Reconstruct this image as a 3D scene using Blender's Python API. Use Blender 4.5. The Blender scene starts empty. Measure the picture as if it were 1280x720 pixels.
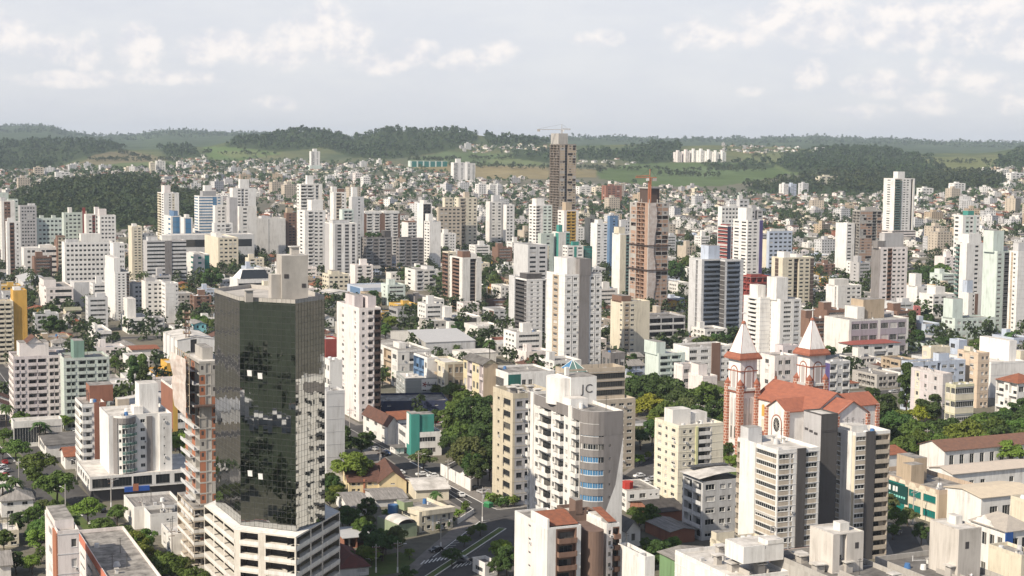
import bpy, math, random
import numpy as np
from mathutils import Vector, Matrix
R = math.radians
rnd = random.Random(7)
SC = bpy.context.scene
COL = SC.collection
# ------------------------------------------------------------------ camera
FPX = 1900.0          # focal length in photo pixels (1280 wide)
H = 115.0             # eye height above the flat part of town
PITCH = math.atan((360 - 190) / FPX)
ROLL = 0.010
CR_, SR_ = math.cos(ROLL), math.sin(ROLL)
CP_, SP_ = math.cos(PITCH), math.sin(PITCH)
cam_d = bpy.data.cameras.new('camera')
cam_d.sensor_width = 36.0
cam_d.lens = FPX / 1280 * 36.0
cam_d.clip_start = 1.0
cam_d.clip_end = 60000
cam = bpy.data.objects.new('camera', cam_d)
COL.objects.link(cam)
Rv, Uv, Fv = Vector((1, 0, 0)), Vector((0, SP_, CP_)), Vector((0, CP_, -SP_))
Xc = CR_ * Rv + SR_ * Uv
Yc = -SR_ * Rv + CR_ * Uv
mw = Matrix((Xc, Yc, -Fv)).transposed().to_4x4()
mw.translation = Vector((0, 0, H))
cam.matrix_world = mw
SC.camera = cam
# ------------------------------------------------------------------ light
SUN_AZ = Vector((-0.73, -0.68)).normalized()
SUN_EL = R(40)
sund = Vector((SUN_AZ.x * math.cos(SUN_EL), SUN_AZ.y * math.cos(SUN_EL), math.sin(SUN_EL)))
sl = bpy.data.lights.new('sun', 'SUN')
sl.energy = 4.9
sl.angle = R(0.5)
sl.color = (1.0, 0.89, 0.735)
so = bpy.data.objects.new('sun', sl)
so.rotation_euler = sund.to_track_quat('Z', 'Y').to_euler()
so.location = (0, 0, 400)
COL.objects.link(so)
SC.view_settings.view_transform = 'Standard'
SC.view_settings.look = 'None'
SC.view_settings.gamma = 1.0
SC.view_settings.use_curve_mapping = False
SC.view_settings.exposure = 0.24
SC.cycles.max_bounces = 5
SC.cycles.diffuse_bounces = 2
SC.cycles.glossy_bounces = 3
SC.cycles.transmission_bounces = 2
SC.cycles.transparent_max_bounces = 6
SC.cycles.volume_bounces = 0
SC.cycles.use_denoising = True
def make_world():
 w = bpy.data.worlds.new('World')
 SC.world = w
 w.use_nodes = True
 nt = w.node_tree
 N, Lk = nt.nodes, nt.links
 N.clear()
 out = N.new('ShaderNodeOutputWorld')
 bg = N.new('ShaderNodeBackground')
 bg.inputs['Strength'].default_value = 0.1
 sky = N.new('ShaderNodeTexSky')
 sky.sky_type = 'NISHITA'
 sky.sun_disc = False
 sky.sun_elevation = SUN_EL
 sky.sun_rotation = math.atan2(sund.x, sund.y)
 sky.altitude = 650
 sky.dust_density = 2.0
 tc = N.new('ShaderNodeTexCoord')
 sep = N.new('ShaderNodeSeparateXYZ')
 Lk.new(tc.outputs['Generated'], sep.inputs[0])
 def M(op, a, b=None, c=None):
  n = N.new('ShaderNodeMath')
  n.operation = op
  for i, v in enumerate((a, b, c)):
   if v is None:
    continue
   if isinstance(v, (int, float)):
    n.inputs[i].default_value = v
   else:
    Lk.new(v, n.inputs[i])
  return n.outputs[0]
 # direction coordinates: azimuth angle and elevation angle (degrees)
 az = M('MULTIPLY', M('ARCTAN2', sep.outputs[0], sep.outputs[1]), 57.2958)
 el = M('MULTIPLY', M('ARCSINE', sep.outputs[2]), 57.2958)
 cmb = N.new('ShaderNodeCombineXYZ')
 Lk.new(az, cmb.inputs[0]); Lk.new(el, cmb.inputs[1])
 def noise(scale, detail, rough, sx=1.0, sy=1.0, off=(0, 0, 0), dist=0.0):
  mp = N.new('ShaderNodeMapping')
  mp.inputs['Scale'].default_value = (sx, sy, 1)
  mp.inputs['Location'].default_value = off
  Lk.new(cmb.outputs[0], mp.inputs[0])
  n = N.new('ShaderNodeTexNoise')
  n.inputs['Scale'].default_value = scale
  n.inputs['Detail'].default_value = detail
  n.inputs['Roughness'].default_value = rough
  n.inputs['Distortion'].default_value = dist
  Lk.new(mp.outputs[0], n.inputs['Vector'])
  return n.outputs['Fac']
 def sstep(v, a, b):
  n = N.new('ShaderNodeMapRange')
  n.interpolation_type = 'SMOOTHSTEP'
  n.inputs['From Min'].default_value = a
  n.inputs['From Max'].default_value = b
  Lk.new(v, n.inputs['Value'])
  return n.outputs[0]
 # cumulus puffs: ellipses given as azimuth, elevation, half-width, half-height (degrees)
 puffs = [(-7.6, 4.0, 1.9, .75), (-7.0, 4.9, .75, .7), (-6.0, 4.3, .8, .6), (-9.0, 3.5, 1.6, .45), (-7.3, 4.4, 1.3, .9), (-6.2, 4.0, 1.0, .7), (-8.6, 3.6, 1.2, .6), (-7.1, 5.0, .7, .5), (-10.6, 3.8, 1.6, .55),
   (-13.8, 3.6, .9, .8), (-14.0, 4.0, .45, .5), (-15.6, 3.5, .6, .7), (-18.6, 4.2, 1.1, .6), (-17.0, 3.6, 1.2, .5),
   (-11.6, 3.6, .9, .6), (-3.6, 3.7, .8, .45), (-2.0, 3.4, 1.0, .45), (-0.6, 3.7, .7, .45), (-5.0, 3.2, 1.2, .4),
   (3.0, 4.2, .9, .35), (6.6, 4.4, .9, .6), (7.8, 4.2, 1.4, .4), (10.8, 4.9, 2.2, .9), (13.6, 4.8, 2.6, 1.0),
   (17.0, 5.0, 2.6, 1.1), (19.0, 4.2, 1.6, .9), (10.9, 2.9, .6, .55), (13.5, 2.6, 1.2, .5), (15.4, 3.0, .8, .5), (15.3, 1.9, 1.0, .45),
   (17.2, 2.6, 1.2, .45), (12.6, 1.6, 1.4, .3), (18.2, 1.9, .8, .4), (8.8, 2.3, .5, .25), (-9.0, 1.7, .8, .3), (-16.4, 2.4, 1.6, .3), (-13, 2.6, 2.2, .3)]
 acc = None
 for (a, e, rw, rh) in puffs:
  dx = M('MULTIPLY', M('SUBTRACT', az, a), .78 / rw)
  dy = M('SUBTRACT', el, e)
  dy = M('MULTIPLY', dy, .80 / rh)
  d2 = M('ADD', M('MULTIPLY', dx, dx), M('MULTIPLY', dy, dy))
  g = M('SUBTRACT', 1.0, d2)
  acc = g if acc is None else M('SMOOTH_MAX', acc, g, 0.35)
 shape = M('MAXIMUM', acc, -1.6)
 n1 = noise(.8, 9, 0.56, 1.0, 1.2, (3, 1, 0), 0.1)
 n2 = noise(0.35, 6, 0.6, 0.6, 1.6, (9, 4, 0))
 cum = M('ADD', M('MULTIPLY', shape, 1.15), M('MULTIPLY', M('SUBTRACT', n1, 0.5), 3.0))
 cmask = sstep(cum, 0.0, 1.25)
 # second sample shifted towards the sun gives each puff a bright and a grey side
 n1b = noise(.8, 9, 0.56, 1.0, 1.2, (3.3, .6, 0), 0.1)
 lit = sstep(M('SUBTRACT', n1, n1b), -0.22, 0.16)
 veil = sstep(n2, 0.32, 0.72)
 # veil colour (thin high cloud) over the Nishita sky
 def mix(f, a, b):
  n = N.new('ShaderNodeMix')
  n.data_type = 'RGBA'
  if isinstance(f, (int, float)):
   n.inputs[0].default_value = f
  else:
   Lk.new(f, n.inputs[0])
  for i, v in ((6, a), (7, b)):
   if isinstance(v, tuple):
    n.inputs[i].default_value = (*v, 1)
   else:
    Lk.new(v, n.inputs[i])
  return n.outputs[2]
 k = 11.7
 thin = mix(veil, tuple(k * c for c in (.60, .605, .645)), tuple(k * c for c in (.65, .648, .668)))
 low = sstep(el, 26.0, 7.0)
 s1 = mix(M('MULTIPLY_ADD', low, 0.76, 0.12), sky.outputs[0], thin)
 cl = mix(lit, tuple(k * c for c in (.585, .585, .625)), tuple(k * c for c in (.86, .795, .745)))
 s2 = mix(M('MULTIPLY', cmask, 0.66), s1, cl)
 Lk.new(s2, bg.inputs['Color'])
 Lk.new(bg.outputs[0], out.inputs['Surface'])
make_world()
# ------------------------------------------------------------------ projection helpers (photo pixel <-> ray, used to measure real places)
def ray(px, py):
 u, v = (px - 640) / FPX, (360 - py) / FPX
 u2, v2 = u * CR_ - v * SR_, u * SR_ + v * CR_
 d = Rv * u2 + Uv * v2 + Fv
 return d.x / d.y, d.z / d.y
def proj(x, y, z):
 z -= H
 a = x
 b = y * SP_ + z * CP_
 c = y * CP_ - z * SP_
 if c <= 1e-3:
  return (-9999, -9999)
 u, v = a / c, b / c
 u2, v2 = u * CR_ + v * SR_, -u * SR_ + v * CR_
 return 640 + FPX * u2, 360 - FPX * v2
# terrain profiles: for a column of the photo, (distance, picture row) of the ground; flat town before the first
PROF = {
 -200: [(1800, 300), (2600, 246), (3300, 226), (4300, 205), (5200, 181), (5900, 190), (10800, 159), (15000, 168)],
 0: [(1800, 300), (2500, 247), (3100, 228), (4300, 208), (5200, 179), (5900, 189), (10800, 160), (15000, 168)],
 60: [(1800, 299), (2500, 240), (3100, 226), (4300, 206), (5200, 177), (5900, 189), (10800, 158), (15000, 170)],
 125: [(1800, 298), (2500, 234), (3100, 223), (4200, 204), (5200, 178), (5900, 189), (10800, 173), (15000, 175)],
 215: [(1750, 298), (2550, 235), (3150, 222), (4200, 202), (4950, 186), (5800, 190), (10800, 164), (15000, 173)],
 100: [(1800, 299), (2500, 236), (3100, 224), (4200, 205), (5200, 177), (5900, 188), (10800, 169), (15000, 174)],
 170: [(1800, 297), (2500, 232), (3100, 222), (4200, 204), (4900, 188), (5800, 191), (10800, 171), (15000, 174)],
 250: [(1700, 300), (2600, 238), (3200, 222), (4200, 200), (5000, 184), (5800, 190), (10800, 165), (15000, 172)],
 310: [(1500, 318), (2600, 244), (3400, 218), (4200, 199), (5000, 172), (5900, 183), (10800, 168), (15000, 174)],
 385: [(1500, 320), (2600, 246), (3400, 222), (4200, 198), (5000, 163), (5900, 178), (10800, 172), (15000, 178)],
 440: [(1500, 321), (2600, 246), (3400, 224), (4200, 198), (5000, 174), (5900, 182), (10800, 174), (15000, 178)],
 480: [(1500, 321), (2600, 246), (3400, 222), (4200, 196), (5000, 165), (5900, 182), (10800, 175), (15000, 178)],
 560: [(1500, 322), (2600, 248), (3400, 222), (4200, 200), (5000, 165), (5900, 182), (10800, 176), (15000, 178)],
 600: [(1500, 322), (2600, 252), (3400, 226), (4200, 203), (5000, 170), (5900, 181), (10800, 176), (15000, 178)],
 650: [(1500, 324), (2600, 256), (3400, 224), (4200, 200), (5000, 174), (5900, 184), (10800, 175), (15000, 178)],
 720: [(1500, 325), (2600, 258), (3400, 226), (4200, 200), (5000, 182), (5900, 186), (10800, 174), (15000, 178)],
 800: [(1500, 326), (2600, 258), (3400, 226), (4200, 203), (5000, 181), (5900, 188), (10800, 174), (15000, 179)],
 860: [(1500, 326), (2600, 260), (3400, 228), (4200, 205), (5000, 183), (5900, 189), (10800, 175), (15000, 180)],
 920: [(1500, 327), (2600, 262), (3400, 228), (4200, 203), (5000, 183), (5900, 190), (10800, 176), (15000, 181)],
 1000: [(1500, 328), (2700, 258), (3400, 228), (4200, 204), (5000, 186), (5900, 192), (10800, 173), (15000, 182)],
 1080: [(1500, 328), (2700, 258), (3400, 226), (4200, 206), (5000, 186), (5900, 194), (10800, 175), (15000, 184)],
 1130: [(1500, 328), (2700, 256), (3400, 230), (4200, 209), (5000, 190), (5900, 197), (10800, 177), (15000, 186)],
 1200: [(1500, 328), (2700, 252), (3400, 227), (4200, 209), (5000, 193), (5900, 199), (10800, 179), (15000, 187)],
 1280: [(1500, 328), (2700, 250), (3400, 222), (4200, 206), (5000, 188), (5900, 198), (10800, 180), (15000, 188)],
 1500: [(1500, 330), (2700, 252), (3400, 224), (4200, 206), (5000, 190), (5900, 200), (10800, 183), (15000, 190)],
}
PKEYS = sorted(PROF)
_prof_arr = []
for k_ in PKEYS:
 _prof_arr.append((np.array([p[0] for p in PROF[k_]], float), np.array([H + p[0] * ray(k_, p[1])[1] for p in PROF[k_]])))
def _hn(x, y):
 return (np.sin(x * .0061 + 1.3 * np.sin(y * .0043)) * np.cos(y * .0057 + np.sin(x * .0037)) + .5 * np.sin(x * .0141 + y * .0107) * np.cos(y * .0133 - x * .009)
   + .25 * np.sin(x * .031 + y * .024) * np.cos(y * .029))
def ground_np(x, y):
 x = np.asarray(x, float); y = np.asarray(y, float)
 r = np.hypot(x, y)
 yy = np.maximum(np.abs(y), r * .25)
 px = 640 + FPX * np.clip(x / yy, -.45, .45)
 z = np.zeros_like(x)
 zs = []
 for (ds, zz) in _prof_arr:
  d0 = ds[0]
  f = np.interp(yy, np.concatenate(([0, d0 - 350, d0], ds[1:])), np.concatenate(([0, 0, max(zz[0], 0) * .4], zz[1:])))
  zs.append(f)
 zs = np.array(zs)
 ix = np.clip(np.searchsorted(PKEYS, px) - 1, 0, len(PKEYS) - 2)
 k0 = np.array(PKEYS)[ix]; k1 = np.array(PKEYS)[ix + 1]
 t = np.clip((px - k0) / (k1 - k0), 0, 1)
 t = t * t * (3 - 2 * t)
 idx = np.arange(len(x))
 z = zs[ix, idx] * (1 - t) + zs[ix + 1, idx] * t
 a = np.clip((yy - 1700) / 3000, 0, 1) * 5 + np.clip((yy - 8000) / 1500, 0, 1) * 12
 return z + a * _hn(x, y)
def ground(x, y):
 return float(ground_np(np.array([x]), np.array([y]))[0])
def hit(px, py):
 """Where the ground lies in that direction: the first crossing along the ray."""
 sx, sz = ray(px, py)
 Y = np.concatenate((np.arange(60, 1200, 2.0), np.geomspace(1200, 15000, 900)))
 g = ground_np(sx * Y, Y)
 b = np.nonzero(H + sz * Y <= g)[0]
 if len(b) == 0:
  return sx * 9000, 9000.0
 j = b[0]
 if j and Y[j] < 1150:
  yv = -H / sz if sz < 0 else Y[j]
  yv = min(max(yv, Y[j - 1]), Y[j])
 else:
  yv = Y[j]
 return sx * yv, float(yv)
# ------------------------------------------------------------------ materials
MATS = {}
def _new(name):
 m = bpy.data.materials.new(name)
 m.use_nodes = True
 nt = m.node_tree
 return m, nt, nt.nodes['Principled BSDF']
def _n(nt, t, **kw):
 n = nt.nodes.new(t)
 for k, v in kw.items():
  n.inputs[k].default_value = v
 return n
def plaster(rgb, key=None, dirt=0.22, rough=0.85):
 """Painted render with rain streaks and blotches."""
 key = key or ('pl', tuple(round(c, 3) for c in rgb), dirt)
 if key in MATS:
  return MATS[key]
 m, nt, b = _new('plaster')
 L = nt.links
 tc = nt.nodes.new('ShaderNodeTexCoord')
 oi = nt.nodes.new('ShaderNodeObjectInfo')
 add = nt.nodes.new('ShaderNodeVectorMath'); add.operation = 'ADD'
 mul = nt.nodes.new('ShaderNodeVectorMath'); mul.operation = 'SCALE'; mul.inputs['Scale'].default_value = 37.0
 cb = nt.nodes.new('ShaderNodeCombineXYZ')
 L.new(oi.outputs['Random'], cb.inputs[0]); L.new(oi.outputs['Random'], cb.inputs[1])
 L.new(cb.outputs[0], mul.inputs[0]); L.new(tc.outputs['Object'], add.inputs[0]); L.new(mul.outputs[0], add.inputs[1])
 mp = nt.nodes.new('ShaderNodeMapping'); mp.inputs['Scale'].default_value = (.9, .9, .09)
 L.new(add.outputs[0], mp.inputs[0])
 n1 = _n(nt, 'ShaderNodeTexNoise', Scale=1.0, Detail=5, Roughness=.65); L.new(mp.outputs[0], n1.inputs['Vector'])
 n2 = _n(nt, 'ShaderNodeTexNoise', Scale=.16, Detail=5, Roughness=.6); L.new(add.outputs[0], n2.inputs['Vector'])
 r1 = nt.nodes.new('ShaderNodeMapRange'); r1.inputs[1].default_value = .40; r1.inputs[2].default_value = .68; L.new(n1.outputs['Fac'], r1.inputs[0])
 r2 = nt.nodes.new('ShaderNodeMapRange'); r2.inputs[1].default_value = .30; r2.inputs[2].default_value = .66; L.new(n2.outputs['Fac'], r2.inputs[0])
 mm = nt.nodes.new('ShaderNodeMath'); mm.operation = 'MULTIPLY'; L.new(r1.outputs[0], mm.inputs[0]); L.new(r2.outputs[0], mm.inputs[1])
 ms = nt.nodes.new('ShaderNodeMath'); ms.operation = 'MULTIPLY'; ms.inputs[1].default_value = min(1, dirt * 3); L.new(mm.outputs[0], ms.inputs[0])
 mix = nt.nodes.new('ShaderNodeMix'); mix.data_type = 'RGBA'
 mix.inputs[6].default_value = (*rgb, 1)
 d = (rgb[0] * .42 + .02, rgb[1] * .40 + .018, rgb[2] * .38 + .015)
 mix.inputs[7].default_value = (*d, 1)
 L.new(ms.outputs[0], mix.inputs[0])
 L.new(mix.outputs[2], b.inputs['Base Color'])
 b.inputs['Roughness'].default_value = rough
 b.inputs['Specular IOR Level'].default_value = .25
 MATS[key] = m
 return m
def flat(name, rgb, rough=.6, metal=0.0, spec=.4):
 key = ('flat', name)
 if key in MATS:
  return MATS[key]
 m, nt, b = _new(name)
 b.inputs['Base Color'].default_value = (*rgb, 1)
 b.inputs['Roughness'].default_value = rough
 b.inputs['Metallic'].default_value = metal
 b.inputs['Specular IOR Level'].default_value = spec
 MATS[key] = m
 return m
def noisy(name, c1, c2, scale=.3, rough=.9, detail=6, lo=.35, hi=.68, stretch=(1, 1, 1), spec=.2, bump=0.0, rnd_amt=0.0):
 key = ('noisy', name)
 if key in MATS:
  return MATS[key]
 m, nt, b = _new(name)
 L = nt.links
 tc = nt.nodes.new('ShaderNodeTexCoord')
 mp = nt.nodes.new('ShaderNodeMapping'); mp.inputs['Scale'].default_value = stretch
 L.new(tc.outputs['Object'], mp.inputs[0])
 n1 = _n(nt, 'ShaderNodeTexNoise', Scale=scale, Detail=detail, Roughness=.65); L.new(mp.outputs[0], n1.inputs['Vector'])
 r1 = nt.nodes.new('ShaderNodeMapRange'); r1.inputs[1].default_value = lo; r1.inputs[2].default_value = hi; L.new(n1.outputs['Fac'], r1.inputs[0])
 mix = nt.nodes.new('ShaderNodeMix'); mix.data_type = 'RGBA'
 mix.inputs[6].default_value = (*c1, 1); mix.inputs[7].default_value = (*c2, 1)
 L.new(r1.outputs[0], mix.inputs[0])
 o = mix.outputs[2]
 if rnd_amt:
  oi = nt.nodes.new('ShaderNodeObjectInfo')
  r3 = nt.nodes.new('ShaderNodeMapRange'); r3.inputs[3].default_value = 1 - rnd_amt; r3.inputs[4].default_value = 1 + rnd_amt
  L.new(oi.outputs['Random'], r3.inputs[0])
  h = nt.nodes.new('ShaderNodeHueSaturation'); L.new(r3.outputs[0], h.inputs['Value'])
  r4 = nt.nodes.new('ShaderNodeMapRange'); r4.inputs[3].default_value = .5 + rnd_amt * .07; r4.inputs[4].default_value = .5 - rnd_amt * .1
  L.new(oi.outputs['Random'], r4.inputs[0]); L.new(r4.outputs[0], h.inputs['Hue'])
  L.new(o, h.inputs['Color']); o = h.outputs[0]
 L.new(o, b.inputs['Base Color'])
 b.inputs['Roughness'].default_value = rough
 b.inputs['Specular IOR Level'].default_value = spec
 if bump:
  bp = nt.nodes.new('ShaderNodeBump'); bp.inputs['Strength'].default_value = bump; bp.inputs['Distance'].default_value = .3
  L.new(n1.outputs['Fac'], bp.inputs['Height']); L.new(bp.outputs[0], b.inputs['Normal'])
 MATS[key] = m
 return m
PAL = dict(WH=(.78, .765, .735), OW=(.74, .72, .68), CR=(.70, .64, .51), BE=(.52, .455, .37), TN=(.46, .37, .27), GR=(.36, .36, .365), LG=(.60, .60, .60),
   MG=(.46, .45, .45), DG=(.075, .07, .072), CH=(.095, .09, .09), BR=(.22, .135, .10), DB=(.10, .07, .06), OR=(.40, .17, .10), RD=(.30, .07, .06),
   GN=(.54, .60, .545), PG=(.62, .70, .65), TE=(.06, .27, .23), DT=(.03, .14, .12), BL=(.13, .22, .36), PB=(.50, .56, .66), NV=(.04, .05, .10), YE=(.62, .40, .10),
   PK=(.64, .58, .58), LP=(.78, .72, .69), CC=(.44, .42, .39), CY=(.25, .58, .62), PU=(.10, .08, .22), ST=(.235, .22, .215), LM=(.62, .62, .35), MV=(.40, .36, .40), BK=(.30, .14, .095), MB=(.41, .275, .205), SB=(.17, .20, .25), KB=(.31, .265, .225))
PALN = dict(WH='white', OW='off-white', CR='cream', BE='beige', TN='tan', GR='grey', LG='pale grey', MG='grey', DG='black', CH='charcoal', BR='brown', DB='dark brown', OR='orange',
   RD='red', GN='pale green', PG='mint', TE='teal', DT='dark green', BL='blue', PB='pale blue', NV='navy', YE='yellow', PK='pink', LP='pale pink', CC='concrete', CY='turquoise',
   PU='purple', ST='stone grey', LM='lime', MV='mauve', BK='brick red', MB='brick', SB='slate blue', KB='brown concrete')
def P(c):
 return plaster(PAL[c]) if isinstance(c, str) else (plaster(c) if isinstance(c, tuple) else c)
GLASS_D = flat('glass_dark', (.022, .026, .03), .12, 0, .55)
GLASS_M = flat('glass_curtain', (.12, .115, .105), .25, 0, .5)
GLASS_L = flat('shutter_pale', (.52, .50, .47), .6)
GLASS_B = flat('glass_blue', (.07, .20, .36), .12, 0, .6)
GLASS_G = flat('glass_green', (.13, .22, .20), .12, 0, .6)
GLASS_T = flat('glass_teal', (.01, .17, .15), .12, 0, .6)
FRAME_W = flat('frame_white', (.72, .72, .70), .5)
FRAME_D = flat('frame_dark', (.07, .07, .07), .5)
METAL = noisy('roof_metal', (.40, .40, .40), (.52, .51, .50), .5, .55, stretch=(1, 6, 1), spec=.4)
ROOF_G = noisy('roof_membrane', (.13, .122, .115), (.36, .34, .315), .3, .9, lo=.36, hi=.62, detail=9)
ROOF_D = noisy('roof_dark', (.10, .095, .09), (.20, .19, .18), .25, .9)
ROOF_W = noisy('roof_pale', (.36, .34, .31), (.64, .61, .57), .22, .9, lo=.34, hi=.6, detail=9)
FIBRO = noisy('roof_fibre_cement', (.17, .16, .15), (.34, .32, .30), .6, .9, stretch=(3, .3, 1))
TILE = noisy('roof_tile', (.30, .115, .065), (.18, .08, .055), .8, .9, stretch=(1, 1, 1))
TILE_D = noisy('roof_tile_old', (.15, .075, .055), (.09, .055, .045), .8, .9)
CONC = noisy('concrete', (.50, .47, .43), (.33, .31, .285), .22, .9, stretch=(1, 1, .5), detail=8)
TANK_B = flat('tank_blue', (.06, .16, .36), .45)
LEAF = {}
# ------------------------------------------------------------------ mesh builder
class MB:
 def __init__(s):
  s.v, s.f, s.m, s.slots = [], [], [], []
 def slot(s, mat):
  if mat not in s.slots:
   s.slots.append(mat)
  return s.slots.index(mat)
 def poly(s, pts, mat):
  i = len(s.v)
  s.v.extend(tuple(p) for p in pts)
  s.f.append(tuple(range(i, i + len(pts))))
  s.m.append(s.slot(mat))
 def box(s, x0, x1, y0, y1, z0, z1, mat, top=None):
  a = [(x0, y0, z0), (x1, y0, z0), (x1, y1, z0), (x0, y1, z0), (x0, y0, z1), (x1, y0, z1), (x1, y1, z1), (x0, y1, z1)]
  for q in ((0, 1, 5, 4), (1, 2, 6, 5), (2, 3, 7, 6), (3, 0, 4, 7), (3, 2, 1, 0)):
   s.poly([a[k] for k in q], mat)
  s.poly([a[k] for k in (4, 5, 6, 7)], top or mat)
 def prism(s, pl, z0, z1, mat, top=None, cap=True):
  n = len(pl)
  for i in range(n):
   p, q = pl[i], pl[(i + 1) % n]
   s.poly([(p[0], p[1], z0), (q[0], q[1], z0), (q[0], q[1], z1), (p[0], p[1], z1)], mat)
  if cap:
   s.poly([(p[0], p[1], z1) for p in pl], top or mat)
 def cyl(s, x, y, r, z0, z1, mat, n=10, r1=None, cap=True):
  r1 = r if r1 is None else r1
  c = [(math.cos(2 * math.pi * i / n), math.sin(2 * math.pi * i / n)) for i in range(n)]
  for i in range(n):
   p, q = c[i], c[(i + 1) % n]
   s.poly([(x + r * p[0], y + r * p[1], z0), (x + r * q[0], y + r * q[1], z0), (x + r1 * q[0], y + r1 * q[1], z1), (x + r1 * p[0], y + r1 * p[1], z1)], mat)
  if cap:
   s.poly([(x + r1 * p[0], y + r1 * p[1], z1) for p in c], mat)
 def bar(s, p, q, w, mat):
  p, q = Vector(p), Vector(q)
  d = (q - p).normalized()
  a = d.orthogonal().normalized() * w / 2
  b = d.cross(a).normalized() * w / 2
  o = [a + b, a - b, -a - b, -a + b]
  for i in range(4):
   s.poly([p + o[i], p + o[(i + 1) % 4], q + o[(i + 1) % 4], q + o[i]], mat)
  s.poly([p + k for k in o], mat); s.poly([q + k for k in o], mat)
 def mesh(s, name):
  me = bpy.data.meshes.new(name)
  me.from_pydata(s.v, [], s.f)
  for m in s.slots:
   me.materials.append(m)
  me.polygons.foreach_set('material_index', s.m)
  me.update()
  return me
 def build(s, name, parent=None, loc=None):
  if not s.f:
   return None
  o = bpy.data.objects.new(name, s.mesh(name))
  COL.objects.link(o)
  if parent is not None:
   o.parent = parent
  if loc is not None:
   o.location = loc
  return o
def link(name, me, parent=None, loc=(0, 0, 0), rz=0.0):
 o = bpy.data.objects.new(name, me)
 COL.objects.link(o)
 if parent is not None:
  o.parent = parent
 o.location = loc
 if rz:
  o.rotation_euler = (0, 0, rz)
 return o
def tag(o, label=None, cat=None, group=None, kind=None):
 if label: o['label'] = label
 if cat: o['category'] = cat
 if group: o['group'] = group
 if kind: o['kind'] = kind
 return o
def empty(name, loc, rz=0, label=None, cat=None, group=None):
 o = bpy.data.objects.new(name, None)
 o.empty_display_size = 1
 COL.objects.link(o)
 o.location = loc
 o.rotation_euler = (0, 0, rz)
 return tag(o, label, cat, group)
def fast_mesh(name, V, Q, mats, mi=None):
 """V (n,3), Q (m,4) numpy."""
 me = bpy.data.meshes.new(name)
 me.vertices.add(len(V)); me.vertices.foreach_set('co', np.ascontiguousarray(V, dtype=np.float32).ravel())
 k = Q.shape[1]
 me.loops.add(Q.size); me.loops.foreach_set('vertex_index', np.ascontiguousarray(Q, dtype=np.int32).ravel())
 me.polygons.add(len(Q)); me.polygons.foreach_set('loop_start', np.arange(0, Q.size, k, dtype=np.int32))
 for m in mats:
  me.materials.append(m)
 if mi is not None:
  me.polygons.foreach_set('material_index', np.asarray(mi, dtype=np.int32))
 me.update(calc_edges=True)
 return me
# ------------------------------------------------------------------ building kit
GA = R(24.0)                     # the street grid: one family of streets runs away to the left, the other away to the right
WIN = {}
def window_mesh(w, h, var, frame):
 """A window unit: frame, mullion, sill and panes or a shutter; x along the wall, y into it, z up."""
 w, h = round(w, 1), round(h, 1)
 key = (w, h, var, frame)
 if key in WIN:
  return WIN[key]
 b = MB()
 f = .07
 fm = {'w': FRAME_W, 'd': FRAME_D}[frame]
 b.box(-w / 2, w / 2, -.02, .05, 0, f, fm); b.box(-w / 2, w / 2, -.02, .05, h - f, h, fm)
 b.box(-w / 2, -w / 2 + f, -.02, .05, f, h - f, fm); b.box(w / 2 - f, w / 2, -.02, .05, f, h - f, fm)
 nb = max(1, round(w / 1.0))
 g = {0: GLASS_D, 1: GLASS_D, 2: GLASS_M, 3: GLASS_D, 4: GLASS_L, 5: GLASS_B, 6: GLASS_G, 7: GLASS_T}[var]
 for i in range(nb):
  x0, x1 = -w / 2 + f + (w - 2 * f) * i / nb, -w / 2 + f + (w - 2 * f) * (i + 1) / nb
  if i:
   b.box(x0 - .025, x0 + .025, -.01, .04, f, h - f, fm)
  y = .03 + .004 * i
  if var == 3:
   zc = f + (h - 2 * f) * .55
   b.poly([(x0, y, f), (x1, y, f), (x1, y, zc), (x0, y, zc)], g)
   b.poly([(x0, y - .02, zc), (x1, y - .02, zc), (x1, y - .02, h - f), (x0, y - .02, h - f)], GLASS_L)
  else:
   gg = GLASS_M if (var == 1 and i == nb - 1) else g
   b.poly([(x0, y, f), (x1, y, f), (x1, y, h - f), (x0, y, h - f)], gg)
 b.box(-w / 2 - .08, w / 2 + .08, -.24, -.02, -.08, -.002, fm)
 WIN[key] = b.mesh('window')
 return WIN[key]
BALC = {}
def balcony_mesh(w, out, style, col):
 w, out = round(w, 1), round(out, 1)
 key = (w, out, style, col)
 if key in BALC:
  return BALC[key]
 b = MB()
 m = P(col)
 b.box(-w / 2, w / 2, -out, -.003, -.18, 0, m)
 hh = 1.05
 if style == 's':
  b.box(-w / 2, w / 2, -out, -out + .12, .001, hh, m)
  b.box(-w / 2, -w / 2 + .12, -out + .121, -.003, .001, hh, m); b.box(w / 2 - .12, w / 2, -out + .121, -.003, .001, hh, m)
 else:
  gl = {'g': GLASS_G, 'b': GLASS_B, 'd': GLASS_D, 'r': FRAME_D}[style]
  b.box(-w / 2, w / 2, -out, -out + .06, .05, hh - .07, gl)
  b.box(-w / 2, -w / 2 + .06, -out + .061, -.003, .05, hh - .07, gl); b.box(w / 2 - .06, w / 2, -out + .061, -.003, .05, hh - .07, gl)
  b.box(-w / 2, w / 2, -out - .01, -out + .07, hh - .07, hh, FRAME_W)
 BALC[key] = b.mesh('balcony')
 return BALC[key]
def parse(spec):
 out = []
 for t in spec.split():
  c = None
  if ':' in t:
   t, c = t.split(':')
  out.append((t[0], float(t[1:]) if len(t) > 1 else 1.0, c))
 return out
WINDIM = {'w': (.62, .95, 1.25), 'W': (.84, .9, 1.45), 's': (.4, 1.5, .6), 'v': (.42, .15, 2.15), 'h': (1.0, .95, 1.3), 'H': (1.0, .5, 1.95), 'n': (.5, .9, 1.3)}
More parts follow.
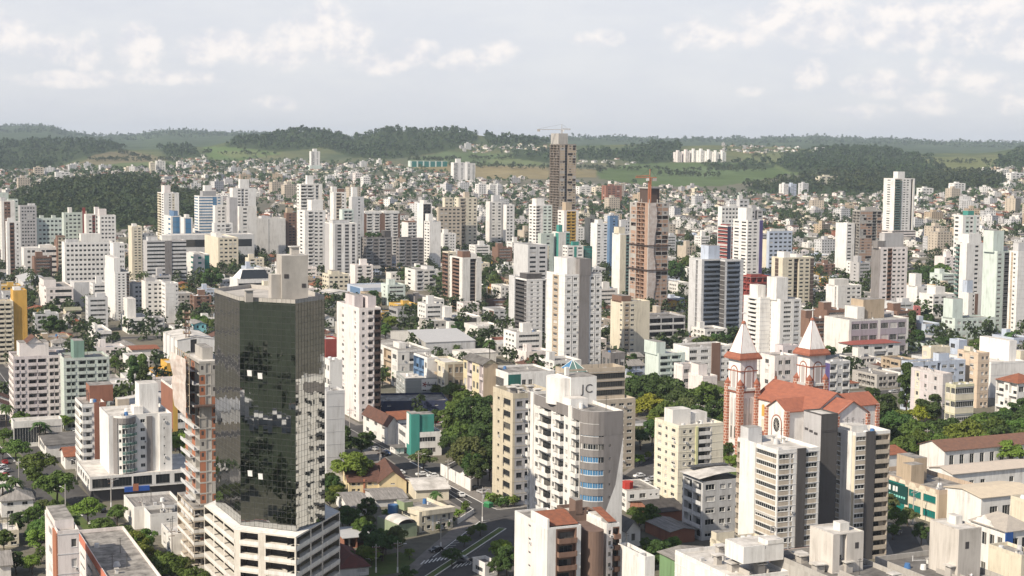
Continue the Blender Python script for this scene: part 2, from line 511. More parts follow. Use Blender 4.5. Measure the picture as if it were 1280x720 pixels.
def ac_mesh():
 if 'ac' not in BALC:
  b = MB(); b.box(-.42, .42, -.36, 0, 0, .6, P('LG')); b.poly([(.22 * math.cos(i * .6283) - .1, -.365, .3 + .22 * math.sin(i * .6283)) for i in range(10)], FRAME_D)
  BALC['ac'] = b.mesh('air_conditioner')
 return BALC['ac']
class Facade:
 """Walls along a plan edge with real openings; windows and balconies become children of the building."""
 def __init__(s, root, mb, wall, detail, opts):
  s.root, s.mb, s.wall, s.detail, s.o = root, mb, wall, detail, opts
  s.nwin = s.nbal = s.nbox = s.ndoor = 0
  s.rest = MB()
  s.r = random.Random(hash(root.name) & 0xffff if False else sum(map(ord, root.name)) + int(opts.get('seed', 0)))
 def run(s, p0, p1, z0, n, fh, spec):
  if not spec:
   spec = '_1'
  mb, wall = s.mb, s.wall
  p0, p1 = Vector((p0[0], p0[1])), Vector((p1[0], p1[1]))
  Lw = (p1 - p0).length
  if Lw < .05:
   return
  t = (p1 - p0) / Lw
  nr = Vector((-t.y, t.x))
  ang = math.atan2(t.y, t.x)
  def pt(u, d, z):
   q = p0 + t * u + nr * d
   return (q.x, q.y, z)
  def rect(ua, ub, za, zb, d, m):
   mb.poly([pt(ua, d, za), pt(ub, d, za), pt(ub, d, zb), pt(ua, d, zb)], m)
  toks = parse(spec)
  tot = sum(k[1] for k in toks)
  u = 0.0
  zt = z0 + n * fh
  band = s.o.get('band')
  bandm = P(band) if band else None
  frame = s.o.get('frame', 'w')
  par = s.o.get('par', 'WH')
  gl = s.o.get('glass')
  dp = .22
  for (k, wrel, c) in toks:
   ua, ub = u, u + Lw * wrel / tot
   u = ub
   wm = P(c) if c else wall
   if k == '_':
    rect(ua, ub, z0, zt, 0, wm)
    continue
   if k == 'f':          # proud pilaster
    b = MB()
    q = [pt(ua, -.35, 0), pt(ub, -.35, 0), pt(ub, .1, 0), pt(ua, .1, 0)]
    b.prism([(a[0], a[1]) for a in q], z0, zt + s.o.get('finup', .6), wm)
    b.build('pilaster', s.root)
    rect(ua, ub, z0, zt, 0, wall)
    continue
   if k == 'q':          # quoted recess: dark slot the full height
    rect(ua, ub, z0, zt, 1.4, wm)
    for uu in (ua, ub):
     mb.poly([pt(uu, 0, z0), pt(uu, 1.4, z0), pt(uu, 1.4, zt), pt(uu, 0, zt)], wall)
    mb.poly([pt(ua, 0, z0), pt(ub, 0, z0), pt(ub, 1.4, z0), pt(ua, 1.4, z0)], wall)
    for i in range(n):
     z = z0 + i * fh
     um, hw = (ua + ub) / 2, (ub - ua) * .32
     mb.poly([pt(um - hw, 1.36, z + .9), pt(um + hw, 1.36, z + .9), pt(um + hw, 1.36, z + 2.1), pt(um - hw, 1.36, z + 2.1)], GLASS_D)
    continue
   bw = ub - ua
   for i in range(n):
    z = z0 + i * fh
    if k in WINDIM:
     fr, sill, wh = WINDIM[k]
     sc = fh / 3.0
     sill, wh = sill * sc, min(wh * sc, fh - sill * sc - .15)
     if band:
      sill, wh = fh * .46, fh * .42
     ow = bw * fr if fr < 1 else bw
     oa, ob = (ua + ub) / 2 - ow / 2, (ua + ub) / 2 + ow / 2
     za, zb = z + sill, z + sill + wh
     if fr < 1:
      rect(ua, oa, z, z + fh, 0, wm); rect(ob, ub, z, z + fh, 0, wm)
     rect(oa, ob, z, za, 0, bandm or wm); rect(oa, ob, zb, z + fh, 0, wm)
     for zz in (za, zb):
      mb.poly([pt(oa, 0, zz), pt(ob, 0, zz), pt(ob, dp, zz), pt(oa, dp, zz)], wm)
     if fr < 1:
      for uu in (oa, ob):
       mb.poly([pt(uu, 0, za), pt(uu, dp, za), pt(uu, dp, zb), pt(uu, 0, zb)], wm)
     if gl:
      var = {'b': 5, 'g': 6, 't': 7}[gl]
     else:
      var = s.r.choices((0, 1, 2, 3, 4), (34, 24, 16, 14, 12) if not s.o.get('dark') else (70, 20, 8, 2, 0))[0]
     if s.detail and s.nwin < 100:
      s.nwin += 1
      link('window', window_mesh(ob - oa, zb - za, var, frame), s.root, pt((oa + ob) / 2, dp - .05, za), ang)
      if s.o.get('near') and fr < .7 and s.r.random() < .19:
       link('air_conditioner', ac_mesh(), s.root, pt(ob + .1, -.01, za - .75), ang)
     else:
      tgt = s.rest if s.detail else mb
      g = {0: GLASS_D, 1: GLASS_D, 2: GLASS_M, 3: GLASS_D, 4: GLASS_L, 5: GLASS_B, 6: GLASS_G, 7: GLASS_T}[var]
      tgt.poly([pt(oa, dp, za), pt(ob, dp, za), pt(ob, dp, zb), pt(oa, dp, zb)], g)
      if frame == 'w' and s.detail:
       um = (oa + ob) / 2
       tgt.poly([pt(um - .04, dp - .02, za), pt(um + .04, dp - .02, za), pt(um + .04, dp - .02, zb), pt(um - .04, dp - .02, zb)], FRAME_W)
    elif k in 'bgljdo':
     # recess with a glazed back wall; b solid parapet, g glass rail, j both recess and deep projection, l shallow recess, o open deck
     rd = {'b': 1.3, 'g': 1.3, 'j': .8, 'l': .7, 'd': 1.0, 'o': 5.0}[k]
     ma = min(.35, bw * .06) if k != 'o' else .2
     oa, ob = ua + ma, ub - ma
     za, zb = z + .02, z + fh - .35
     rect(ua, oa, z, z + fh, 0, wm); rect(ob, ub, z, z + fh, 0, wm)
     rect(oa, ob, z, za, 0, wm); rect(oa, ob, zb, z + fh, 0, bandm or wm)
     for zz in (za, zb):
      mb.poly([pt(oa, 0, zz), pt(ob, 0, zz), pt(ob, rd, zz), pt(oa, rd, zz)], wm)
     for uu in (oa, ob):
      mb.poly([pt(uu, 0, za), pt(uu, rd, za), pt(uu, rd, zb), pt(uu, 0, zb)], wm)
     rect(oa, ob, za, zb, rd, wm if k != 'o' else P('ST'))
     if k == 'o':
      if s.r.random() < .6:
       um = s.r.uniform(oa + .5, ob - .8)
       rect(um, um + .5, za, zb, .6, P('CC'))
      continue
     pw = (ob - oa) * s.r.uniform(.55, .8)
     off = s.r.uniform(0, (ob - oa) - pw - .1)
     ga, gb = oa + .05 + off, oa + .05 + off + pw
     if s.detail and s.ndoor < 100:
      s.ndoor += 1
      link('glass_door', window_mesh(gb - ga, 2.1, s.r.choice((0, 0, 1, 2)), 'd'), s.root, pt((ga + gb) / 2, rd - .06, za + .02), ang)
     else:
      rect(ga, gb, za, za + 2.15, rd - .03, GLASS_D)
     st = {'b': 's', 'g': 'g', 'j': 's', 'l': 's', 'd': 'r'}[k]
     if s.o.get('rail') and k in 'gj':
      st = s.o['rail']
     outw = {'b': .25, 'g': .7, 'j': 1.1, 'l': .35, 'd': .15}[k]
     colr = c or par
     if s.detail and s.nbal < 100:
      s.nbal += 1
      link('balcony', balcony_mesh(ob - oa, outw, st, colr), s.root, pt((oa + ob) / 2, 0, za), ang)
     else:
      pm = P(colr) if st == 's' else GLASS_G
      mb.poly([pt(oa, -outw, za - .15), pt(ob, -outw, za - .15), pt(ob, -outw, za + 1.0), pt(oa, -outw, za + 1.0)], pm)
      mb.poly([pt(oa, -outw, za), pt(ob, -outw, za), pt(ob, -.003, za), pt(oa, -.003, za)], pm)
      for uu in (oa, ob):
       mb.poly([pt(uu, -outw, za - .15), pt(uu, -.003, za - .15), pt(uu, -.003, za + 1.0), pt(uu, -outw, za + 1.0)], pm)
    elif k == 'k':
     g = P(c) if c else GLASS_D
     rect(ua, ub, z, z + fh - .25, .05, {'b': GLASS_B, 'g': GLASS_G, 't': GLASS_T, None: GLASS_D}[gl])
     rect(ua, ub, z + fh - .25, z + fh, 0, FRAME_D)
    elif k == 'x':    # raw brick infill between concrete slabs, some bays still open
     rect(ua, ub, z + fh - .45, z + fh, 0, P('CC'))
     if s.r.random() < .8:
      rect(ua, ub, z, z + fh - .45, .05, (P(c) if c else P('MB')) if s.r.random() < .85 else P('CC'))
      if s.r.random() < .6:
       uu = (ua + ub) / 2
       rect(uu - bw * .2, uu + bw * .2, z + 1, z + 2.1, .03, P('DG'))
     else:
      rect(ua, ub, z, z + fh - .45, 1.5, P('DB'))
    elif k == 'p':    # parking deck: pale spandrel, long dark opening
     rect(ua, ub, z, z + .95, -.06, P(s.o.get('span', 'OW')))
     mb.poly([pt(ua, -.06, z + .95), pt(ub, -.06, z + .95), pt(ub, 1.5, z + .95), pt(ua, 1.5, z + .95)], wm)
     ma = bw * .05
     rect(ua, ua + ma, z + .95, z + fh, 0, wm); rect(ub - ma, ub, z + .95, z + fh, 0, wm)
     rect(ua + ma, ub - ma, z + fh - .4, z + fh, 0, wm)
     mb.poly([pt(ua, 0, z + fh - .4), pt(ub, 0, z + fh - .4), pt(ub, 2.5, z + fh - .4), pt(ua, 2.5, z + fh - .4)], wm)
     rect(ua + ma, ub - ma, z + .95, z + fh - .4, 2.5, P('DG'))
 def done(s):
  o = s.rest.build('window_glazing', s.root)
  if o:
   o['kind'] = 'stuff'
def inset(pl, d):
 n = len(pl)
 out = []
 ar = sum(pl[i][0] * pl[(i + 1) % n][1] - pl[(i + 1) % n][0] * pl[i][1] for i in range(n))
 sg = 1 if ar > 0 else -1
 for i in range(n):
  a, b, c = Vector(pl[i - 1]), Vector(pl[i]), Vector(pl[(i + 1) % n])
  e1, e2 = (b - a).normalized(), (c - b).normalized()
  n1, n2 = Vector((-e1.y, e1.x)) * sg, Vector((-e2.y, e2.x)) * sg
  bis = (n1 + n2)
  k = 2 / max(bis.length_squared, .3)
  out.append((b.x + bis.x * d * k, b.y + bis.y * d * k))
 return out
def flat_roof(root, pl, z, ph, roofm, wallm, name='roof', thick=.25):
 """Roof sheet with a parapet round it (two parts)."""
 b = MB()
 b.poly([(p[0], p[1], z) for p in inset(pl, thick)], roofm)
 b.build(name, root)
 if ph > 0:
  q = inset(pl, thick)
  b = MB()
  n = len(pl)
  for i in range(n):
   a, c, d, e = pl[i], pl[(i + 1) % n], q[(i + 1) % n], q[i]
   b.poly([(a[0], a[1], z), (c[0], c[1], z), (c[0], c[1], z + ph), (a[0], a[1], z + ph)], wallm)
   b.poly([(a[0], a[1], z + ph), (c[0], c[1], z + ph), (d[0], d[1], z + ph), (e[0], e[1], z + ph)], wallm)
   b.poly([(e[0], e[1], z), (d[0], d[1], z), (d[0], d[1], z + ph), (e[0], e[1], z + ph)], wallm)
  b.build('parapet', root)
def roof_clutter(root, x0, x1, y0, y1, z, r, k=3):
 """Small roof furniture: tanks, vents, solar collectors."""
 for i in range(k):
  x, y = r.uniform(x0, x1), r.uniform(y0, y1)
  t = r.random()
  b = MB()
  if t < .35:
   h = r.uniform(.9, 1.5)
   b.cyl(0, 0, r.uniform(.6, 1.0), 0, h, r.choice((TANK_B, FRAME_W, P('LG'))), 10, .6)
   b.build('water_tank', root, (x, y, z))
  elif t < .6:
   b.box(-.5, .5, -.4, .4, 0, .8, P('LG'))
   b.build('air_conditioner', root, (x, y, z))
  elif t < .8:
   b.box(-.35, .35, -.35, .35, 0, 1.1, P('OW')); b.box(-.55, .55, -.55, .55, 1.15, 1.3, P('CC'))
   b.build('chimney', root, (x, y, z))
  else:
   b.bar((0, 0, 0), (0, 0, 4.0), .12, FRAME_D); b.bar((-.8, 0, 3.2), (.8, 0, 3.2), .07, FRAME_D); b.bar((-.5, 0, 3.7), (.5, 0, 3.7), .07, FRAME_D)
   b.build('antenna', root, (x, y, z))
HEROES = []      # (label stem, photo px of the middle, distance) for the labels of neighbours
FOOT = []        # occupied ground: oriented rectangles
def occupy(root_loc, rz, x0, x1, y0, y1, pad=2.0):
 FOOT.append((root_loc[0], root_loc[1], math.cos(rz), math.sin(rz), x0 - pad, x1 + pad, y0 - pad, y1 + pad))
def is_free(x, y, rad):
 for (ox, oy, c, s, x0, x1, y0, y1) in FOOT:
  dx, dy = x - ox, y - oy
  u, v = dx * c + dy * s, -dx * s + dy * c
  if x0 - rad < u < x1 + rad and y0 - rad < v < y1 + rad:
   return False
 return True
def solve(xl, xc, xr, yt, D, rz, L=None, W=None, ref='corner'):
 """Plan size and height of a block from where its edges show in the photo, at distance D."""
 bx, by = math.cos(rz), math.sin(rz)
 ax, ay = -math.sin(rz), math.cos(rz)
 ymid = yt + 25
 X = ray(xc, ymid)[0] * D
 Y = D
 if W is None:
  k = ray(xr, ymid)[0]
  W = (k * Y - X) / (bx - k * by)
 if L is None:
  k = ray(xl, ymid)[0]
  den = ax - k * ay
  L = (k * Y - X) / den if abs(den) > .05 else W
  if L < 0 or L > 70:
   L = W
 top = H + ray(xc, yt)[1] * Y
 return X, Y, W, L, top
def block(name, label, cat, xl, xc, xr, yt, yb, n, wall, Ls, Fs, roof=(), rot=None, detail=None, L=None, W=None, D=None, ph=.9, roofm=None, clutter=2, z0=None, plan=None, specs=None,
  group=None, base=0.0, podium=None, short=None, yh=None, **o):
 """A flat-roofed building. yb: photo row of its foot (gives the distance) unless D is given. Ls / Fs: what its two visible walls look like."""
 rz = GA if rot is None else R(rot)
 if D is None:
  X0, D = hit(xc, yb)
 X, Y, W, L, top = solve(xl, xc, xr, yt, D, rz, L, W)
 g = ground(X, Y) if z0 is None else z0
 ht = top - g
 root = empty(name, (X, Y, g), rz, label, cat, group)
 occupy((X, Y), rz, 0, W, 0, L)
 if short:
  HEROES.append((short, (xl + xr) / 2, D))
 if detail is None:
  detail = D < 1000
 o['near'] = D < 820
 wm = P(wall)
 pl = plan(W, L) if plan else [(0, L), (0, 0), (W, 0), (W, L)]
 body = ht - ph
 zb = 0.0
 mb = MB()
 fc = Facade(root, mb, wm, detail, o)
 if n is None:
  n = max(1, round(body / 3.0))
 if base:                      # plain ground storey
  zb = base
  for i in range(len(pl)):
   p, q = pl[i], pl[(i + 1) % len(pl)]
   mb.poly([(p[0], p[1], -1), (q[0], q[1], -1), (q[0], q[1], zb), (p[0], p[1], zb)], wm)
 else:
  for i in range(len(pl)):
   p, q = pl[i], pl[(i + 1) % len(pl)]
   mb.poly([(p[0], p[1], -3), (q[0], q[1], -3), (q[0], q[1], 0), (p[0], p[1], 0)], wm)
 fh = (body - zb) / n
 back = '_.6 ' + 'w1 ' * max(1, round(W / 4)) + '_.6'
 sp = specs or [Ls, Fs]
 for i in range(len(pl)):
  p, q = pl[i], pl[(i + 1) % len(pl)]
  if i < len(sp):
   fc.run(p, q, zb, n, fh, sp[i])
  else:
   dt, fc.detail = fc.detail, False
   fc.run(p, q, zb, n, fh, back)
   fc.detail = dt
 fc.done()
 mb.build('wall', root)
 r = random.Random(sum(map(ord, label or name)))
 if D < 1150 and n > 2 and len(pl) == 4 and name != 'sub' and 'unfinished' not in name and 'deck' not in name and r.random() < .6:
  b = MB(); t_ = r.choice((.10, .14, .2)); lm = wm if r.random() < .6 else P('LG')
  for i in range(1, n + 1):
   z = zb + i * fh - .12
   b.box(-.07, W + .07, -.07, -.002, z, z + t_, lm); b.box(-.07, -.002, -.0, L + .07, z, z + t_, lm)
  b.build('string_course', root)['kind'] = 'stuff'
 flat_roof(root, pl, body, ph, roofm or r.choice((ROOF_G, ROOF_G, ROOF_W)), wm)
 for bxs in roof:
  f0, f1, g0, g1, h, c = bxs[:6]
  b = MB()
  b.box(f0 * W, f1 * W, g0 * L, g1 * L, body + .004, ht + h, P(c), ROOF_W if c in ('WH', 'OW') else ROOF_G)
  b.build('stair_tower', root)
 if clutter and detail:
  roof_clutter(root, W * .15, W * .85, L * .15, L * .85, body, r, clutter + (3 if D < 640 else 0))
 if podium:                    # lower storeys wider than the tower: extents in metres beyond it, height, colour, spec
  e, hh, pc, ps = podium
  b = MB()
  f2 = Facade(root, b, P(pc), detail, o)
  q = [(-e[0], L + e[3]), (-e[0], -e[2]), (W + e[1], -e[2]), (W + e[1], L + e[3])]
  k = max(1, round(hh / 3.2))
  for i in range(4):
   f2.run(q[i], q[(i + 1) % 4], 0, k, hh / k, ps if i < 2 else '_1')
  f2.done()
  b.build('podium', root)
  b = MB()
  b.poly([(a[0], a[1], hh) for a in q], ROOF_G)
  b.build('podium_roof', root)
  occupy((X, Y), rz, -e[0], W + e[1], -e[2], L + e[3])
 root['_d'] = (W, L, ht, D)
 return root, W, L, ht, body
def fr(k, n):
 return ' '.join([k] * n)
# ------------------------------------------------------------------ land
def inpoly(px, py, poly):
 px = np.asarray(px); py = np.asarray(py)
 c = np.zeros(px.shape, bool)
 n = len(poly)
 for i in range(n):
  x1, y1 = poly[i]; x2, y2 = poly[(i + 1) % n]
  if y1 == y2:
   continue
  t = ((y1 > py) != (y2 > py)) & (px < (x2 - x1) * (py - y1) / (y2 - y1) + x1)
  c ^= t
 return c
def proj_np(x, y, z):
 z = z - H
 b = y * SP_ + z * CP_
 c = np.maximum(y * CP_ - z * SP_, 1e-3)
 u, v = x / c, b / c
 return 640 + FPX * (u * CR_ + v * SR_), 360 - FPX * (-u * SR_ + v * CR_)
WOODS = [
 [(8, 270), (14, 250), (60, 233), (110, 229), (150, 226), (195, 228), (200, 240), (240, 240), (262, 248), (240, 280), (180, 288), (60, 284)],
 [(-200, 178), (0, 176), (60, 172), (130, 174), (160, 186), (105, 196), (60, 212), (-200, 214)],
 [(188, 178), (240, 182), (252, 196), (210, 197)],
 [(282, 184), (300, 172), (385, 155), (425, 172), (440, 176), (462, 162), (485, 158), (560, 158), (600, 172), (590, 182), (540, 192), (490, 199), (440, 197), (405, 184), (350, 190), (300, 184)],
 [(600, 165), (640, 168), (690, 180), (660, 184), (612, 182)],
 [(722, 190), (800, 186), (800, 196), (760, 200), (722, 200)],
 [(775, 187), (850, 178), (852, 202), (800, 205), (770, 198)],
 [(982, 198), (1050, 180), (1125, 184), (1130, 198), (1165, 205), (1172, 218), (1120, 226), (1080, 224), (1030, 214), (990, 216), (970, 206)],
 [(930, 234), (1010, 220), (1100, 216), (1200, 219), (1255, 221), (1255, 233), (1180, 242), (1060, 244), (950, 242)],
 [(1250, 196), (1290, 184), (1500, 184), (1500, 214), (1240, 210)],
 [(640, 186), (690, 190), (690, 204), (640, 198)],
 [(880, 206), (960, 204), (970, 210), (900, 213)],
 [(1125, 195), (1165, 196), (1165, 199), (1125, 199)],
]
FIELDS = [  # polygon, colour
 ([(744, 213), (800, 203), (960, 204), (1000, 211), (970, 222), (900, 233), (820, 233), (750, 224)], (.085, .125, .045)),
 ([(505, 201), (560, 189), (640, 194), (640, 206), (600, 210), (560, 206)], (.10, .14, .06)),
 ([(95, 206), (125, 190), (165, 189), (215, 199), (150, 207)], (.17, .15, .085)),
 ([(95, 208), (150, 204), (215, 201), (222, 208), (150, 214)], (.115, .15, .06)),
 ([(20, 203), (52, 200), (52, 207), (14, 208)], (.30, .20, .12)),
 ([(508, 208), (560, 205), (640, 208), (688, 209), (688, 224), (600, 223)], (.23, .19, .10)),
 ([(252, 183), (290, 184), (330, 188), (350, 192), (300, 201), (262, 199)], (.105, .155, .055)),
 ([(600, 199), (640, 196), (690, 206), (640, 208)], (.13, .16, .07)), ([(830, 214), (905, 206), (950, 212), (880, 222)], (.10, .145, .06)), ([(270, 190), (320, 188), (330, 194), (290, 198)], (.14, .17, .07)), ([(1180, 203), (1240, 202), (1235, 208), (1190, 210)], (.17, .165, .075)),
 ([(400, 178), (440, 174), (440, 186), (404, 188)], (.13, .155, .065)),
 ([(1130, 195), (1252, 198), (1250, 208), (1210, 215), (1172, 213)], (.145, .16, .065)),
 ([(1040, 205), (1082, 202), (1090, 210), (1050, 213)], (.115, .13, .055)),
 ([(925, 195), (985, 190), (980, 200), (940, 204)], (.13, .15, .065)),
 ([(690, 208), (745, 212), (745, 222), (690, 222)], (.20, .17, .09)),
 ([(960, 205), (1000, 197), (1020, 215), (990, 220)], (.11, .15, .055)),
 ([(1040, 462), (1100, 440), (1150, 448), (1150, 462), (1060, 472)], (.115, .15, .055)),
]
def make_land():
 az_in = np.linspace(-.40, .40, 440)
 az_out = np.linspace(.40, 2 * math.pi - .40, 60)[1:-1]
 az = np.concatenate((az_in, az_out))
 rr = np.concatenate((np.array([25., 60, 120, 250, 400, 600, 800, 1000, 1200, 1350]), np.geomspace(1450, 16000, 340)))
 A, RR = np.meshgrid(az, rr, indexing='ij')
 x = (np.sin(A) * RR).ravel(); y = (np.cos(A) * RR).ravel()
 z = ground_np(x, y)
 na, nr = len(az), len(rr)
 V = np.stack((x, y, z), 1)
 V = np.concatenate((V, [[0, 0, 0]]))
 I = np.arange(na * nr).reshape(na, nr)
 J = np.roll(I, -1, 0)
 Q = np.stack((I[:, :-1], I[:, 1:], J[:, 1:], J[:, :-1]), -1).reshape(-1, 4)
 tri = np.stack((np.full(na, na * nr), I[:, 0], J[:, 0], J[:, 0]), -1)
 me = bpy.data.meshes.new('land')
 faces = Q.tolist() + [[a[0], a[1], a[2]] for a in tri.tolist()]
 me.from_pydata(V.tolist(), [], faces)
 px, py = proj_np(x, y, z)
 d = np.hypot(x, y)
 col = np.zeros((len(V), 4)); col[:, 3] = 1
 hn = _hn(x * 2.3, y * 2.3)[:, None]
 town = np.array([.155, .145, .115]) + hn * np.array([.02, .012, .01])
 grass = np.array([.095, .115, .05]) + hn * np.array([.03, .022, .008])
 t = np.clip((d - 3000) / 1600, 0, 1)[:, None]
 c = town * (1 - t) + grass * t
 front = (y > 0)
 for poly, cc in FIELDS:
  k = inpoly(px, py, poly) & front & (d > 1400)
  c[k] = np.array(cc) + hn[k] * .008
 for poly in WOODS:
  k = inpoly(px, py, poly) & front
  c[k] = np.array((.04, .06, .024))
 far = (d > 5600)
 fc = np.array([.045, .07, .03]) + np.clip(hn, 0, 1) * np.array([.02, .026, .01])
 c[far] = fc[far]
 c[(y < 335)] = np.array((.024, .040, .016))  # unseen ground below and behind the camera, darkened to deepen the mirror tower's reflections
 col[:-1, :3] = np.clip(c, .01, 1)
 col[-1, :3] = town[0]
 at = me.color_attributes.new('landuse', 'FLOAT_COLOR', 'POINT')
 at.data.foreach_set('color', col.ravel())
 m, nt, b = _new('land')
 L = nt.links
 ca = nt.nodes.new('ShaderNodeAttribute'); ca.attribute_name = 'landuse'
 tc = nt.nodes.new('ShaderNodeTexCoord')
 n1 = _n(nt, 'ShaderNodeTexNoise', Scale=.02, Detail=9, Roughness=.68); L.new(tc.outputs['Object'], n1.inputs['Vector'])
 n2 = _n(nt, 'ShaderNodeTexNoise', Scale=.35, Detail=5, Roughness=.6); L.new(tc.outputs['Object'], n2.inputs['Vector'])
 ad = nt.nodes.new('ShaderNodeMath'); ad.operation = 'ADD'; L.new(n1.outputs['Fac'], ad.inputs[0]); L.new(n2.outputs['Fac'], ad.inputs[1])
 mr = nt.nodes.new('ShaderNodeMapRange'); mr.inputs[1].default_value = .7; mr.inputs[2].default_value = 1.3; mr.inputs[3].default_value = .72; mr.inputs[4].default_value = 1.28
 L.new(ad.outputs[0], mr.inputs[0])
 h = nt.nodes.new('ShaderNodeHueSaturation'); L.new(ca.outputs['Color'], h.inputs['Color']); L.new(mr.outputs[0], h.inputs['Value'])
 L.new(h.outputs[0], b.inputs['Base Color']); b.inputs['Roughness'].default_value = .95; b.inputs['Specular IOR Level'].default_value = .1
 me.materials.append(m)
 me.update()
 o = bpy.data.objects.new('ground', me)
 COL.objects.link(o)
 o['kind'] = 'structure'
make_land()
def make_haze():
 b = MB()
 b.box(-17000, 17000, -17000, 17000, -40, 360, P('WH'))
 o = b.build('haze')
 o.data.materials.clear()
 m = bpy.data.materials.new('haze'); m.use_nodes = True
 nt = m.node_tree
 nt.nodes.remove(nt.nodes['Principled BSDF'])
 v = nt.nodes.new('ShaderNodeVolumePrincipled')
 v.inputs['Color'].default_value = (.74, .86, 1.0, 1)
 v.inputs['Density'].default_value = 5.2e-5
 v.inputs['Anisotropy'].default_value = 0.0
 nt.links.new(v.outputs[0], nt.nodes['Material Output'].inputs['Volume'])
 o.data.materials.append(m)
 o['kind'] = 'stuff'
 o['label'] = 'pale bluish haze over the far side of town'
make_haze()
# ------------------------------------------------------------------ foliage
def leaf_mat(name, c, var=.35):
 if name in LEAF:
  return LEAF[name]
 m, nt, b = _new('leaf')
 L = nt.links
 oi = nt.nodes.new('ShaderNodeObjectInfo')
 g = nt.nodes.new('ShaderNodeNewGeometry')
 n1 = _n(nt, 'ShaderNodeTexNoise', Scale=.55, Detail=3); tc = nt.nodes.new('ShaderNodeTexCoord'); L.new(tc.outputs['Object'], n1.inputs['Vector'])
 a = nt.nodes.new('ShaderNodeMath'); a.operation = 'MULTIPLY_ADD'; a.inputs[1].default_value = .9 * var / .35; L.new(n1.outputs['Fac'], a.inputs[0])
 r = nt.nodes.new('ShaderNodeMapRange'); r.inputs[3].default_value = .55; r.inputs[4].default_value = 1.05; L.new(oi.outputs['Random'], r.inputs[0])
 r2 = nt.nodes.new('ShaderNodeMath'); r2.operation = 'MULTIPLY_ADD'; r2.inputs[1].default_value = .5 * var / .35; L.new(g.outputs['Random Per Island'], r2.inputs[0]); r2.inputs[2].default_value = -.25 * var / .35 + .45 * (1 - var / .35)
 L.new(r2.outputs[0], a.inputs[2])
 s = nt.nodes.new('ShaderNodeMath'); s.operation = 'ADD'; L.new(a.outputs[0], s.inputs[0]); L.new(r.outputs[0], s.inputs[1])
 s2 = nt.nodes.new('ShaderNodeMath'); s2.operation = 'MULTIPLY'; s2.inputs[1].default_value = .8; L.new(s.outputs[0], s2.inputs[0])
 rh = nt.nodes.new('ShaderNodeMapRange'); rh.inputs[3].default_value = .475; rh.inputs[4].default_value = .52; L.new(oi.outputs['Random'], rh.inputs[0])
 h = nt.nodes.new('ShaderNodeHueSaturation'); h.inputs['Color'].default_value = (*c, 1); L.new(s2.outputs[0], h.inputs['Value']); L.new(rh.outputs[0], h.inputs['Hue'])
 L.new(h.outputs[0], b.inputs['Base Color'])
 b.inputs['Roughness'].default_value = .6
 b.inputs['Specular IOR Level'].default_value = .25
 tr = nt.nodes.new('ShaderNodeBsdfTranslucent'); L.new(h.outputs[0], tr.inputs['Color'])
 mx = nt.nodes.new('ShaderNodeMixShader'); mx.inputs[0].default_value = .22
 L.new(b.outputs[0], mx.inputs[1]); L.new(tr.outputs[0], mx.inputs[2])
 L.new(mx.outputs[0], nt.nodes['Material Output'].inputs['Surface'])
 LEAF[name] = m
 return m
LEAF_C = {'mid': (.092, .150, .030), 'dark': (.054, .094, .024), 'lime': (.15, .21, .034), 'olive': (.105, .125, .042), 'yellow': (.22, .23, .025)}
BARK = noisy('bark', (.10, .075, .055), (.05, .04, .03), 1.5, .95)
def leaf_cloud(r, blobs, n, size, flatn=.5):
 """n leaf-sprays (quads) spread over and inside the blobs (centre, radii)."""
 w = np.array([b[3] * b[4] for b in blobs]); w = w / w.sum()
 k = r.choice(len(blobs), n, p=w)
 B = np.array([b[:3] for b in blobs])[k]
 RX = np.array([(b[3], b[3], b[4]) for b in blobs])[k]
 d = r.normal(size=(n, 3)); d /= np.linalg.norm(d, axis=1)[:, None]
 d[:, 2] = np.where(d[:, 2] < -.35, -d[:, 2], d[:, 2])
 rad = r.uniform(.55, 1.05, n) ** .6
 c = B + d * RX * rad[:, None]
 nr = d + r.normal(scale=flatn, size=(n, 3)); nr[:, 2] += .35
 nr /= np.linalg.norm(nr, axis=1)[:, None]
 t = np.cross(nr, r.normal(size=(n, 3))); t /= np.linalg.norm(t, axis=1)[:, None]
 s = np.cross(nr, t)
 sz = size * r.uniform(.6, 1.35, n)[:, None]
 a = sz * .5; bb = sz * r.uniform(.3, .5, n)[:, None]
 V = np.stack((c - t * a, c + s * bb * .9, c + t * a, c - s * bb), 1).reshape(-1, 3)
 Q = np.arange(4 * n).reshape(-1, 4)
 return V, Q
